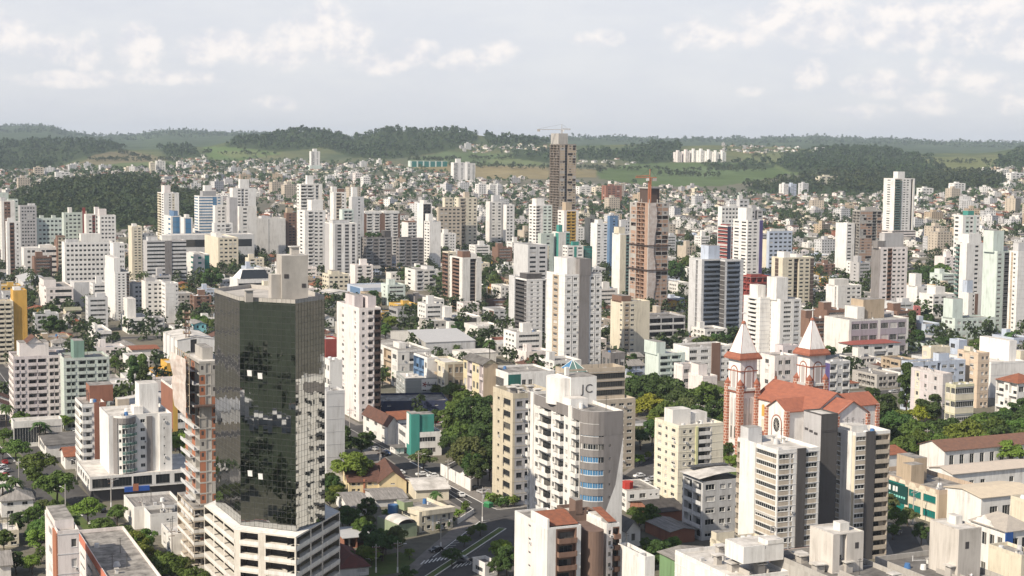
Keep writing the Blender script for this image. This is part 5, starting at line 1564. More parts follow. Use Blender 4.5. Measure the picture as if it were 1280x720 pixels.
lc = Matrix.Rotation(-GA, 3, 'Z') @ loc_
zt_ = H + ray(743, 662)[1] * 359
b = MB(); b.cyl(lc.x, lc.y, 2.3, 0, zt_, P(BRM), 20); b.box(lc.x - 2.2, lc.x + 2.2, lc.y + .5, lc.y + 9, 0, zt_ - .02, P(BRM)); b.build('stair_drum', hb)
x_ = block('sub', 'x', 'x', 746, 758, 774, 655, 0, 9, 'WH', '_1', '_.2 w.8:LP _.1 j1.2:BR', [(.1, .9, .3, .9, .6, 'WH')], D=363, detail=True, clutter=0, L=12, par='BR', dark=1)
b = MB(); b.poly([(.5, .5, x_[4] + 1.2), (x_[1] - .5, .5, x_[4] + 1.2), (x_[1] - .5, 9, x_[4] + 3.0), (.5, 9, x_[4] + 3.0)], TILE); b.build('tiled_roof', x_[0])
absorb(hb, x_[0])
block('annex_block', 'stained white windowless annex right of the brown-balcony block', 'annex', 772, 806, 818, 696, 0, 1, 'WH', '_1', '_1', [], D=352, clutter=1)
# --- cream tower
cr, W_, L_, ht_, bd_ = tw('cream tower with a lime stripe, white roof boxes and chequered small windows', 818, 848, 904, 532, 636, 10, (.76, .71, .58), '_.3 w.9 _.2 n.7 _.25 w.9 _.3', '_.25 n.5 n.5 _.15 f.18:LM b1.15:OW _1', [(.05, .45, .35, .7, 4.2, 'OW'), (.45, .85, .4, .75, 2.6, 'OW')], short='the cream lime-striped tower', detail=True, finup=.1, clutter=4)
# --- grey low block with blue-grey balconies
gb, W_, L_, ht_, bd_ = block('apartment_block', 'pale grey five-storey block with blue-grey balconies and a white curved roof', 'apartment block', 853, 878, 928, 602, 676, 5, 'LG', '_.1 b1:LG b1:LG _.1', '_.25 W1.2 _.3 w1 w.6 _.2 w1', [], short='the pale grey block', detail=True, clutter=0, par='MG', ph=.3)
b = MB(); pr = None
for i in range(7):
 a = i / 6
 cur = (-1.5 + (W_ + 2) * a, bd_ + 1.2 + 1.4 * math.sin(a * 2.2))
 if pr:
  b.poly([(pr[0], -.5, pr[1]), (cur[0], -.5, cur[1]), (cur[0], L_, cur[1]), (pr[0], L_, pr[1])], ROOF_W)
 pr = cur
b.build('curved_roof', gb)
b = MB()
for i in range(6):
 b.box(1 + i * 2.2, 2.9 + i * 2.2, L_ * .7, L_ * .95, bd_ + 2.7, bd_ + 3.0, FRAME_D)
b.build('solar_panel', gb)
# --- beige banded tower and its dark-shafted neighbour
bg, W_, L_, ht_, bd_ = tw('beige-banded tower with a blank white front panel and a charcoal fin', 921, 972, 1024, 563, 0, 12, 'WH', 'l.5:BE f2.1:WH h2.6:WH _.2', '_.1 h.9 s.5 _.15 f.75:CH _.05 h1 _.2', [(.02, .35, .75, .95, 3.5, 'LG')], D=404, band='BE', detail=True, short='the beige-banded tower', finup=1.0, clutter=4, dark=1)
dk, W_, L_, ht_, bd_ = tw('taller banded tower with a charcoal shaft and white pillar', 1044, 1069, 1112, 541, 0, 13, 'WH', 'h.6:WH f1:WH _.25:CR', '_.05 h.8 f.75:CH b1.3:BE', [(.05, .5, .3, .9, 1.4, 'OW')], D=424, band='BE', detail=True, short='the charcoal-shaft tower', finup=1.0, clutter=3, par='BE', dark=1)
x_ = block('sub', 'x', 'x', 1004, 1026, 1047, 518, 0, 1, 'CH', '_1:MG', '_1', [], D=421, detail=True, clutter=0, ph=.4)
b = MB()
for a, z_ in ((.08, 5.6), (.35, 5.9), (.62, 6.2)):
 b.box(-.06, .05, x_[2] * (1 - a - .2), x_[2] * (1 - a), x_[3] - z_, x_[3] - z_ + .7, P('DG'))
b.box(.05, x_[1] - .05, -.06, .05, x_[3] - 5.2, x_[3] - 4.6, P('DG')); b.build('slot_vent', x_[0])
absorb(dk, x_[0])
# --- lower right edge: concrete roof boxes
e1 = block('apartment_block', 'weathered concrete building whose roof carries a tall pale stair box', 'apartment block', 985, 1072, 1165, 737, 0, 8, 'CC', '_1', 'w1 w1 w1', [], D=322, roofm=ROOF_D, detail=True, clutter=5, L=34, W=17, ph=1.1, short='the concrete stair box')
x_ = block('sub', 'x', 'x', 1013, 1041, 1079, 668, 0, 1, (.62, .58, .53), '_1', '_.28 q.28:OW _.7', [(.45, .75, .3, .6, 1.6, 'OW')], D=338, detail=False, clutter=0, ph=.3, L=9, z0=22)
b = MB(); b.box(x_[1] * .72, x_[1] * .84, -.04, .1, 3.6, 5.0, P('DG')); b.build('hatch_window', x_[0]); absorb(e1[0], x_[0])
e2 = block('apartment_block', 'weathered concrete building with a big stained lift box in the corner of the view', 'apartment block', 1150, 1200, 1290, 738, 0, 8, 'CC', '_1', 'w1 w1 w1', [], D=325, roofm=ROOF_D, detail=True, clutter=4, L=30, W=17, ph=1.2, short='the stained lift box')
x_ = block('sub', 'x', 'x', 1162, 1198, 1226, 662, 0, 1, (.58, .54, .49), '_1', '_1', [(.5, .8, .5, .8, 1.6, 'OW')], D=338, detail=False, clutter=0, ph=.3, L=10, z0=22)
b = MB(); b.box(x_[1] * .3, x_[1] * .46, -.04, .1, 4.2, 5.8, P('DG')); b.build('hatch_window', x_[0]); absorb(e2[0], x_[0])
e3 = block('apartment_block', 'white building at the lower edge with a plain white stair tower and roof terrace', 'apartment block', 866, 915, 985, 722, 0, 8, 'WH', '_1', 'w1 w1 w1', [], D=340, roofm=ROOF_W, detail=True, clutter=3, L=26, short='the white stair tower')
x_ = block('sub', 'x', 'x', 912, 929, 979, 684, 0, 1, 'WH', '_1', '_1.2 _.06:GR _1', [(.6, 1.0, .0, .5, .9, 'OW')], D=343, detail=False, clutter=0, ph=.3, L=8, z0=24)
text(x_[0], 'D', (x_[1] * .72, -.02, 3.6), 0, 2.4, P('MG')); absorb(e3[0], x_[0])
block('apartment_block', 'cream roof terrace building between the pale grey block and the white stair tower', 'apartment block', 887, 900, 956, 678, 0, 6, 'CR', '_1', '_1 w.5', [(.0, .4, .4, .9, 2.0, 'CR')], D=385, clutter=2)
block('apartment_block', 'low brick-edged terrace building below the beige-banded tower', 'apartment block', 956, 985, 1050, 702, 0, 6, 'BK', '_1', 'w1 w1 w1', [], D=365, clutter=3, roofm=ROOF_W)
def capped(root, x, y, z, w, h):
 b = MB(); b.box(x - w, x + w, y - w, y + w, z, z + h, CONC); b.box(x - w - .45, x + w + .45, y - w - .45, y + w + .45, z + h + .35, z + h + .6, ROOF_W)
 for sx in (-1, 1):
  for sy in (-1, 1):
   b.box(x + sx * w * .75 - .12, x + sx * w * .75 + .12, y + sy * w * .75 - .12, y + sy * w * .75 + .12, z + h, z + h + .35, CONC)
 b.build('chimney', root)
def terrace(root, W, L, z, seed, k=5):
 r = random.Random(seed)
 for i in range(k):
  capped(root, r.uniform(.12, .9) * W, r.uniform(.1, .9) * L, z, r.uniform(.5, 1.1), r.uniform(1, 2.4))
 for i in range(2):
  x = r.uniform(.2, .8) * W; b = MB(); b.box(x, x + .25, L * .08, L * r.uniform(.3, .6), z + .01, z + 1.1, CONC); b.build('dividing_wall', root)
 for i in range(4):
  x, y = r.uniform(.1, .9) * W, r.uniform(.1, .9) * L
  b = MB(); b.cyl(x, y, .12, z, z + 1.3, P('LG'), 8); b.bar((x, y, z + .15), (x + r.uniform(2, 5), y + r.uniform(-2, 2), z + .15), .12, P('LG')); b.build('vent_pipe', root)
 x, y = r.uniform(.3, .7) * W, r.uniform(.3, .7) * L
 b = MB(); b.cyl(x, y, .1, z, z + .8, FRAME_D, 6); n = 12
 for i in range(n):
  a, c = 6.283 * i / n, 6.283 * (i + 1) / n
  b.poly([(x, y, z + .8), (x + .6 * math.cos(a), y + .6 * math.sin(a) - .3, z + 1.0 + .5 * math.sin(a)), (x + .6 * math.cos(c), y + .6 * math.sin(c) - .3, z + 1.0 + .5 * math.sin(c))], P('LG'))
 b.build('satellite_dish', root)
for e_, sd_ in ((e1, 1), (e2, 2), (e3, 3), (of, 4)):
 if e_:
  terrace(e_[0], e_[1], e_[2], e_[4], sd_, 6)
# --- office with the green glass sign
sg, W_, L_, ht_, bd_ = block('office_block', 'long tan office building with teal windows and a dark green glass entrance sign', 'office building', 1085, 1173, 1228, 613, 656, 2, (.50, .40, .31), '_.2 k1.9 _.15:CR W.8:CR W.8:CR _.1', '_.9:TN _1.4 W.6:TN _.3', [(.32, .62, .55, .8, 6, 'TN'), (.05, .35, .42, .55, 5, 'TN')], glass='t', frame='d', detail=True, ph=1.4, roofm=ROOF_G, short='the green-sign office', clutter=3)
b = MB(); b.box(-.35, -.12, L_ * .42, L_ * .80, 3.2, bd_ - .6, flat('sign_green', (.012, .06, .055), .2))
for k_, u_ in enumerate((.66, .60, .56)):
 b.box(-.42, -.36, L_ * u_, L_ * (u_ + .028), bd_ - 3.2, bd_ - 1.5, PANEL_W)
for k_ in range(7):
 b.box(-.42, -.36, L_ * (.45 + k_ * .035), L_ * (.472 + k_ * .035), bd_ - 4.9, bd_ - 4.2, flat('sign_mint', (.25, .62, .55), .4))
b.build('sign', sg)
b = MB()
for k_ in range(7):
 b.poly([(-.06, L_ * (.03 + k_ * .14), bd_ - .1), (-.06, L_ * (.14 + k_ * .14), bd_ - .1), (-.06, L_ * (.12 + k_ * .14), bd_ + 1.2), (-.06, L_ * (.05 + k_ * .14), bd_ + 1.2)], P('CR'))
b.build('cornice_panel', sg)['kind'] = 'stuff'
# ------------------------------------------------------------------ church with two brick-edged towers
def brickmat():
 m, nt, b = _new('banded_brick')
 L = nt.links
 tc = nt.nodes.new('ShaderNodeTexCoord'); sp = nt.nodes.new('ShaderNodeSeparateXYZ'); L.new(tc.outputs['Object'], sp.inputs[0])
 a = nt.nodes.new('ShaderNodeMath'); a.operation = 'ADD'; L.new(sp.outputs[0], a.inputs[0]); L.new(sp.outputs[1], a.inputs[1])
 c = nt.nodes.new('ShaderNodeCombineXYZ'); L.new(a.outputs[0], c.inputs[0]); L.new(sp.outputs[2], c.inputs[1])
 br = nt.nodes.new('ShaderNodeTexBrick'); L.new(c.outputs[0], br.inputs['Vector'])
 br.inputs['Color1'].default_value = (.40, .15, .09, 1); br.inputs['Color2'].default_value = (.34, .12, .075, 1); br.inputs['Mortar'].default_value = (.66, .56, .48, 1)
 br.inputs['Scale'].default_value = 1.0; br.inputs['Mortar Size'].default_value = .09; br.inputs['Brick Width'].default_value = 1.5; br.inputs['Row Height'].default_value = 1.05
 L.new(br.outputs['Color'], b.inputs['Base Color']); b.inputs['Roughness'].default_value = .85
 return m
BRK = brickmat()
TERRA = noisy('terracotta', (.36, .135, .085), (.25, .10, .07), .9, .88, stretch=(1, .35, 1))
CHW = P((.80, .775, .75))
XT, YT = 86.0, 565.0
ch = empty('church', (XT, YT, 0), R(28), 'white church with terracotta roofs and two white-spired brick-edged towers', 'church')
HEROES.append(('the church', 985, 560))
occupy((XT, YT), R(28), -2, 44, -46, 10)
def arch_pts(u0, u1, z0, z1, n=8):
 r = (u1 - u0) / 2; um = (u0 + u1) / 2
 return [(u0, z0), (u1, z0)] + [(um + r * math.cos(math.pi * i / n), z1 - r + r * math.sin(math.pi * i / n)) for i in range(n + 1)]
def church_tower(ox, oy):
 w = 7.6
 s = MB(); s.box(ox, ox + w, oy, oy + w, 0, 38.6, CHW); s.build('tower', ch)
 b = MB()
 for (cx, cy) in ((0, 0), (w, 0), (0, w), (w, w)):
  b.box(ox + cx - 1.05, ox + cx + 1.05, oy + cy - 1.05, oy + cy + 1.05, 0, 28.6, BRK)
  b.cyl(ox + cx, oy + cy, 1.35, 28.6, 29.3, TERRA, 8); b.cyl(ox + cx, oy + cy, 1.15, 29.3, 30.8, TERRA, 8, .15)
 b.build('buttress', ch)['kind'] = 'stuff'
 c = MB()
 c.box(ox - .5, ox + w + .5, oy - .5, oy + w + .5, 25.6, 26.3, TERRA)
 c.box(ox - .4, ox + w + .4, oy - .4, oy + w + .4, 4.6, 5.2, TERRA)
 c.box(ox - .25, ox + w + .25, oy - .25, oy + w + .25, 33.6, 34.0, TERRA)
 e0, e1 = 1.35, .4
 q0 = [(ox - e0, oy - e0), (ox + w + e0, oy - e0), (ox + w + e0, oy + w + e0), (ox - e0, oy + w + e0)]
 q1 = [(ox - e1, oy - e1), (ox + w + e1, oy - e1), (ox + w + e1, oy + w + e1), (ox - e1, oy + w + e1)]
 for i in range(4):
  a, d = q0[i], q0[(i + 1) % 4]; a1, d1 = q1[i], q1[(i + 1) % 4]
  c.poly([(*a, 38.2), (*d, 38.2), (*d, 38.9), (*a, 38.9)], TERRA); c.poly([(*a, 38.9), (*d, 38.9), (*d1, 40.6), (*a1, 40.6)], TERRA)
 c.poly([(*p, 38.2) for p in q0], TERRA)
 c.build('cornice', ch)
 sp = MB()
 ex = -.1
 q = [(ox - ex, oy - ex), (ox + w + ex, oy - ex), (ox + w + ex, oy + w + ex), (ox - ex, oy + w + ex)]
 tip = (ox + w / 2, oy + w / 2)
 t = .45
 qt = [(tip[0] - t, tip[1] - t), (tip[0] + t, tip[1] - t), (tip[0] + t, tip[1] + t), (tip[0] - t, tip[1] + t)]
 for i in range(4):
  sp.poly([(*q[i], 40.61), (*q[(i + 1) % 4], 40.61), (*qt[(i + 1) % 4], 51.5), (*qt[i], 51.5)], CHW)
  sp.bar((*q[i], 40.61), (*qt[i], 51.5), .12, TERRA)
 sp.build('spire', ch)
 k = MB(); k.cyl(tip[0], tip[1], .95, 51.5, 52.4, TERRA, 10, .5); k.bar((*tip, 52.4), (*tip, 56.6), .28, FRAME_W); k.bar((tip[0] - 1.0, tip[1], 55.4), (tip[0] + 1.0, tip[1], 55.4), .28, FRAME_W); k.build('cross', ch)
 # arches: belfry and shaft, on the two faces towards the view
 for face in (0, 1):
  def pt(u, d, z):
   return (ox + u, oy - d, z) if face == 0 else (ox - d, oy + w - u, z)
  for (u0, u1, za, zb, inner, d) in ((w / 2 - 1.75, w / 2 + 1.75, 27.0, 35.4, P('LG'), .12), ):
   fr_ = MB(); fr_.poly([pt(u, d, z) for u, z in arch_pts(u0 - .45, u1 + .45, za, zb + .45)], TERRA)
   fr_.build('arch_trim', ch)
   a = MB(); a.poly([pt(u, d + .06, z) for u, z in arch_pts(u0, u1, za, zb)], CHW)
   a.build('belfry_arch', ch)
   a = MB(); a.poly([pt(u, d + .1, z) for u, z in arch_pts(u0 + .75, u1 - .75, za + .4, zb - .8)], flat('louvre_pale', (.46, .42, .40), .7)); a.build('louvre', ch)
  r_ = MB()
  for i in range(9):
   u = 1.2 + i * (w - 2.4) / 8
   r_.box(*sorted((pt(u - .16, .35, 0)[0], pt(u + .16, .75, 0)[0])), *sorted((pt(u - .16, .35, 0)[1], pt(u + .16, .75, 0)[1])), 26.31, 27.4, FRAME_W)
  r_.build('balustrade', ch)
  for um in (w / 2 - 1.15, w / 2 + 1.15):
   a = MB(); a.poly([pt(u, .06, z) for u, z in arch_pts(um - .8, um + .8, 7.5, 23.6)], P((.60, .56, .54))); a.build('arched_niche', ch)
   for (za, zb) in ((8.2, 12.6), (13.2, 17.6)):
    a = MB(); a.poly([pt(um - .42, .1, za), pt(um + .42, .1, za), pt(um + .42, .1, zb), pt(um - .42, .1, zb)], GLASS_M if za < 13 else P('MG')); a.build('window', ch)
church_tower(0, 0); church_tower(32, -1)
def gable_roof(b, x0, x1, y0, y1, ze, zr, along, m, oh=.7, t=.35):
 if along == 'y':
  xm = (x0 + x1) / 2
  k = (zr - ze) / (xm - x0)
  for (xa, sgn) in ((x0 - oh, 1), (x1 + oh, -1)):
   za = ze - oh * k
   b.poly([(xa, y0 - oh, za), (xm, y0 - oh, zr), (xm, y1 + oh, zr), (xa, y1 + oh, za)], m)
   b.poly([(xa, y0 - oh, za - t), (xm, y0 - oh, zr - t), (xm, y0 - oh, zr), (xa, y0 - oh, za)], m); b.poly([(xa, y1 + oh, za - t), (xm, y1 + oh, zr - t), (xm, y1 + oh, zr), (xa, y1 + oh, za)], m)
   b.poly([(xa, y0 - oh, za - t), (xa, y1 + oh, za - t), (xa, y1 + oh, za), (xa, y0 - oh, za)], m)
 else:
  ym = (y0 + y1) / 2
  k = (zr - ze) / (ym - y0)
  for ya in (y0 - oh, y1 + oh):
   za = ze - oh * k
   b.poly([(x0 - oh, ya, za), (x1 + oh, ya, za), (x1 + oh, ym, zr), (x0 - oh, ym, zr)], m)
   b.poly([(x0 - oh, ya, za - t), (x0 - oh, ym, zr - t), (x0 - oh, ym, zr), (x0 - oh, ya, za)], m); b.poly([(x1 + oh, ya, za - t), (x1 + oh, ym, zr - t), (x1 + oh, ym, zr), (x1 + oh, ya, za)], m)
   b.poly([(x0 - oh, ya, za - t), (x1 + oh, ya, za - t), (x1 + oh, ya, za), (x0 - oh, ya, za)], m)
def gable_walls(b, x0, x1, y0, y1, z0, ze, zr, along, m):
 b.prism([(x0, y0), (x1, y0), (x1, y1), (x0, y1)], z0, ze, m, cap=False)
 if along == 'y':
  for y in (y0, y1):
   b.poly([(x0, y, ze), (x1, y, ze), ((x0 + x1) / 2, y, zr)], m)
 else:
  for x in (x0, x1):
   b.poly([(x, y0, ze), (x, y1, ze), (x, (y0 + y1) / 2, zr)], m)
b = MB(); gable_walls(b, 8, 26, -34.5, 1, 0, 24, 29.8, 'y', CHW); gable_walls(b, 10, 24, -43.6, -34.6, 0, 24.2, 28.2, 'y', CHW); b.build('nave', ch)
b = MB(); gable_roof(b, 8, 26, -34.5, 1, 24.05, 29.9, 'y', TERRA); gable_roof(b, 10, 24, -43.6, -35.3, 24.0, 28.2, 'y', TERRA, .6); b.build('nave_roof', ch)
for (xa, xb, nm) in ((0, 8.4, 'transept'), (25.6, 42, 'transept')):
 b = MB(); gable_walls(b, xa, xb, -28.2, -16.8, 0, 23.4, 26.8, 'x', CHW); b.build(nm, ch)
 b = MB(); gable_roof(b, xa, xb + (3.5 if xa == 0 else -0), -28.2, -16.8, 23.45, 26.9, 'x', TERRA) if xa == 0 else gable_roof(b, xa - 3.5, xb, -28.2, -16.8, 23.45, 26.9, 'x', TERRA); b.build('transept_roof', ch)
b = MB()
for (x, y) in ((0, -28.2), (0, -16.8), (10, -43.6), (24, -43.6), (42, -28.2)):
 b.box(x - .75, x + .75, y - .75, y + .75, 0, 23.2, BRK)
b.build('brick_pier', ch)['kind'] = 'stuff'
b = MB(); b.poly([(-.06, -22.5 - u, z) for u, z in arch_pts(-3.1, 3.1, 9.2, 21.2)], TERRA); b.build('arch_trim', ch)
b = MB(); b.poly([(-.12, -22.5 - u, z) for u, z in arch_pts(-2.6, 2.6, 9.2, 20.7)], CHW); b.build('blind_arch', ch)
b = MB(); n_ = 18; b.poly([(-.18, -22.5 + 1.75 * math.cos(2 * math.pi * i / n_), 17.4 + 2.6 * math.sin(2 * math.pi * i / n_)) for i in range(n_)], GLASS_D)
for i in range(6):
 a = math.pi * i / 6
 b.bar((-.2, -22.5 - 1.7 * math.cos(a), 17.4 - 2.5 * math.sin(a)), (-.2, -22.5 + 1.7 * math.cos(a), 17.4 + 2.5 * math.sin(a)), .12, P('CC'))
b.build('rose_window', ch)
for y_ in (-4, -8.5, -13):
 for za, zb in ((11.5, 16), (17, 21.5)):
  b = MB(); b.poly([(7.94, y_ - u, z) for u, z in arch_pts(-.9, .9, za, zb)], P('YE' if za > 15 else 'CR')); b.build('stained_window', ch)
b = MB(); b.box(2, 8, -16.9, 0, 0, 8.6, CHW); b.build('aisle', ch)
b = MB(); b.poly([(1.2, -16.9, 8.4), (8, -16.9, 11.4), (8, 0, 11.4), (1.2, 0, 8.4)], TERRA); b.build('aisle_roof', ch)
b = MB()
for i in range(8):
 b.box(8 + .02, 8 + .03, 0, 0.01, 0, .01, CHW) if False else None
for x_ in (14, 17, 20):
 b.poly([(x_ - .02, -43.66, 6), (x_ + .1, -43.66, 6), (x_ + .1, -43.66, 22), (x_ - .02, -43.66, 22)], P('MG'))
b.build('wall_joint', ch)
b = MB(); b.cyl(17, 0.5, .5, 29.8, 31, TERRA, 8); b.cyl(17, .5, .35, 31, 33, P('DB'), 8, .2); b.build('roof_statue', ch)
# ------------------------------------------------------------------ low buildings near the view
def low(name, label, cat, xl, xc, xr, yt, yb, wall, roofm, rise, along='x', D=None, L=None, W=None, rot=None, Ls='_.3 w1 w1 _.3', Fs='_.3 w1 w1 w1 _.3', n=1, group=None, oh=.6, short=None, chimney=False, **o):
 """A pitched-roof building: house, warehouse or shed."""
 rz = GA if rot is None else R(rot)
 if D is None:
  D = hit(xc, yb)[1]
 X, Y, W, L, top = solve(xl, xc, xr, yt, D, rz, L, W)
 g = ground(X, Y); ht = max(2.6, top - g)
 root = empty(name, (X, Y, g), rz, label, cat, group)
 occupy((X, Y), rz, 0, W, 0, L)
 if short:
  HEROES.append((short, (xl + xr) / 2, D))
 wm = P(wall)
 mb = MB(); fc = Facade(root, mb, wm, D < 800, o)
 for i, (p, q) in enumerate((((0, L), (0, 0)), ((0, 0), (W, 0)), ((W, 0), (W, L)), ((W, L), (0, L)))):
  mb.poly([(*p, -2), (*q, -2), (*q, 0), (*p, 0)], wm)
  fc.run(p, q, 0, n, ht / n, (Ls, Fs, '_1', '_1')[i])
 if rise > 0 and along in 'xy':
  if along == 'y':
   for y in (0, L):
    mb.poly([(0, y, ht), (W, y, ht), (W / 2, y, ht + rise)], wm)
  else:
   for x in (0, W):
    mb.poly([(x, 0, ht), (x, L, ht), (x, L / 2, ht + rise)], wm)
 fc.done(); mb.build('wall', root)
 b = MB()
 if along in 'xy':
  gable_roof(b, 0, W, 0, L, ht + .02, ht + rise, along, roofm, oh, .18)
 else:       # hipped
  e = oh; k = min(W, L) / 2
  z0_ = ht - .1
  if W >= L:
   r0, r1 = (k, L / 2), (W - k, L / 2)
  else:
   r0, r1 = (W / 2, k), (W / 2, L - k)
  c = [(-e, -e), (W + e, -e), (W + e, L + e), (-e, L + e)]
  z1_ = ht + rise
  P0, P1 = (*r0, z1_), (*r1, z1_)
  q = [(*p, z0_) for p in c]
  if W >= L:
   b.poly([q[0], q[1], P1, P0], roofm); b.poly([q[1], q[2], P1], roofm); b.poly([q[2], q[3], P0, P1], roofm); b.poly([q[3], q[0], P0], roofm)
  else:
   b.poly([q[0], q[1], P0], roofm); b.poly([q[1], q[2], P1, P0], roofm); b.poly([q[2], q[3], P1], roofm); b.poly([q[3], q[0], P0, P1], roofm)
  b.poly([(*p, z0_ - .15) for p in c], wm)
 b.build('roof', root)
 if chimney:
  b = MB(); b.box(W * .3, W * .3 + .9, L * .4, L * .4 + .9, ht, ht + rise + .8, P('OR')); b.box(W * .3 - .15, W * .3 + 1.05, L * .4 - .15, L * .4 + 1.05, ht + rise + .81, ht + rise + 1.0, P('CC')); b.build('chimney', root)
 return root, W, L, ht
YEL = (.70, .58, .36)
# around the crossing
hr, W_, L_, h_ = low('house', 'yellow two-storey house with a weathered red tile roof and chimneys by the crossing', 'house', 426, 436, 475, 602, 617, YEL, TILE_D, 3.2, 'x', n=2, Ls='_.5 s1 _.5', Fs='_.3 w1 w.7 _.4 f.3:OR _.3 w1 w1 _.2', rot=12, chimney=True, short='the yellow tile-roofed house')
x_ = low('house', 'x', 'x', 468, 474, 508, 602, 618, YEL, TILE_D, 3.6, 'y', n=2, Ls='_1', Fs='_.6 s.8 _.6', rot=12, L=22); absorb(hr, x_[0])
low('house', 'white house with a grey fibre-cement roof below the yellow tiled house', 'house', 420, 436, 462, 633, 648, 'WH', FIBRO, 1.6, 'x', n=2, Ls='_.5 s1 s1', Fs='_1', rot=18)
low('house', 'grey-roofed shed strip between the yellow house and the modern white house', 'shed', 458, 470, 508, 628, 634, 'LG', FIBRO, 1.0, 'x', Ls='_1', Fs='_1', rot=18, L=16)
low('warehouse', 'cream hall with a pale folded roof beside the street crossing', 'hall', 510, 520, 561, 612, 627, 'CR', ROOF_W, 1.6, 'x', Ls='_1', Fs='_1', rot=15, L=18)
# modern white house with a curved balcony corner
mh, W_, L_, ht_, bd_ = block('modern_house', 'modern cream house of two storeys with a curved roof edge and green rear box', 'house', 478, 524, 566, 640, 666, 2, 'CR', '_.5 w1 _.5', '_.2 v.7 w.8 _.3:WH v.7 _.3 w.8 v.6 _.2', [(-.1, .16, .45, .75, 1.6, (.27, .33, .20))], rot=33, detail=True, roofm=ROOF_G, L=16, ph=1.0, short='the modern cream house', clutter=1)
b = MB(); q = [(-.6, 6)] + [(3 - 3.6 * math.cos(a), 3 - 3.6 * math.sin(a)) for a in np.linspace(0, 1.57, 7)] + [(W_ + .5, -.6), (W_ + .5, 2.5), (4, 2.5), (3, 6)]
b.prism(q, bd_ - .3, bd_ + 1.25, P('CR')); b.build('curved_cornice', mh)
b = MB(); b.cyl(-2.5, L_ * .75, 1.6, bd_ - 1.4, bd_ + 1.2, TANK_B, 14); b.build('water_tank', mh)
b = MB(); b.prism([(-9, -3), (-2.5, -3), (-2.5, 10), (-9, 10)], 0, 4.2, P((.30, .36, .24)), ROOF_G); b.build('garage', mh)
b = MB()
for i in range(10):
 a = math.pi * i / 9
 if i:
  b.poly([(-6 + 3 * math.cos(pa_), -3.5, 4.3 + 1.3 * math.sin(pa_)), (-6 + 3 * math.cos(a), -3.5, 4.3 + 1.3 * math.sin(a)), (-6 + 3 * math.cos(a), 5, 4.3 + 1.3 * math.sin(a)), (-6 + 3 * math.cos(pa_), 5, 4.3 + 1.3 * math.sin(pa_))], ROOF_W)
 pa_ = a
b.build('vaulted_canopy', mh)
low('house', 'maroon-roofed low house against the podium of the black mirror tower', 'house', 408, 425, 461, 711, 722, 'OW', noisy('roof_maroon', (.16, .06, .05), (.11, .05, .045), .6), 2.6, 'h', Fs='_1 w1', rot=20, L=20)
low('open_shed', 'brick carport under a ribbed pale roof by the dark garden trees', 'carport', 421, 430, 462, 672, 686, 'BK', METAL, .5, 'x', rot=22, Ls='_1', Fs='o1 o1', L=12)
# teal-towered white building and the white house beside it
tl, W_, L_, ht_, bd_ = block('office_block', 'white building with a bright teal stair cube and stripe', 'office block', 497, 514, 552, 541, 571, 2, 'WH', '_.3 W.8 _.5', '_.2 h1.4 _.4', [], rot=18, detail=True, dark=1, L=26, short='the teal-cube building')
b = MB(); b.box(-.08, 3.2, -.08, 7, 0, bd_ + 8, P('TE'), ROOF_G); b.box(-.14, .6, 3.0, 6.9, bd_ * .5, bd_ + 7.6, P('WH')); b.build('teal_stair', tl)
b = MB(); b.box(3.25, 9, .5, 7, bd_ + .02, bd_ + 7.6, P('TE'), ROOF_G); b.build('teal_cube', tl)
wh = low('house', 'old white house with a dark tile roof left of the teal-cube building', 'house', 454, 485, 499, 531, 557, 'OW', TILE_D, 3.0, 'y', n=2, Ls='_.3 w.8 _.5 w.8 _.4 w.8 _.3', Fs='_1', rot=24, short='the old white house')
low('house', 'orange-roofed wing behind the old white house', 'house', 481, 490, 516, 524, 545, 'OW', TILE, 2.2, 'x', L=12, n=2)
low('kiosk', 'tiny white hut with a grey door in the yard of the old white house', 'kiosk', 488, 494, 505, 561, 568, 'WH', ROOF_D, .4, 'x', Fs='_.3 v.7 _.3', L=6)
block('office_block', 'long navy-black commercial block with a white ledge', 'office block', 452, 461, 560, 502, 520, 2, 'NV', '_1', '_.4 s.6 s.6 _1 s.5 _1 s.5 _.5', [], rot=10, dark=1, L=22, roofm=ROOF_G, detail=True, short='the navy block', clutter=3)
sb, W_, L_, ht_, bd_ = block('office_block', 'grey building carrying a white shop sign above the navy block', 'office block', 491, 506, 549, 473, 512, 3, (.36, .38, .37), 'w1 w1 w1', '_.6 _.8 w.5 _1', [], rot=14, detail=True, L=24, D=695, short='the white-sign building', clutter=3)
b = MB(); b.box(W_ * .48, W_ * 1.0, -.35, -.1, bd_ - 4.6, bd_ + .3, PANEL_W)
for k_ in range(5):
 a = k_ * 1.2566
 b.bar((W_ * .57, -.4, bd_ - 2.1), (W_ * .57 + 1.2 * math.cos(a), -.4, bd_ - 2.1 + 1.2 * math.sin(a)), .3, P('RD'))
rr_ = random.Random(2)
for k_ in range(7):
 u_ = W_ * (.66 + .043 * k_); b.bar((u_, -.4, bd_ - 2.9), (u_ + .3, -.4, bd_ - (1.0 if k_ in (0, 5) else 1.9)), .22, P('CH')); b.bar((u_, -.4, bd_ - 2.1), (u_ + .5, -.4, bd_ - 2.4), .2, P('CH'))
b.build('shop_sign', sb)
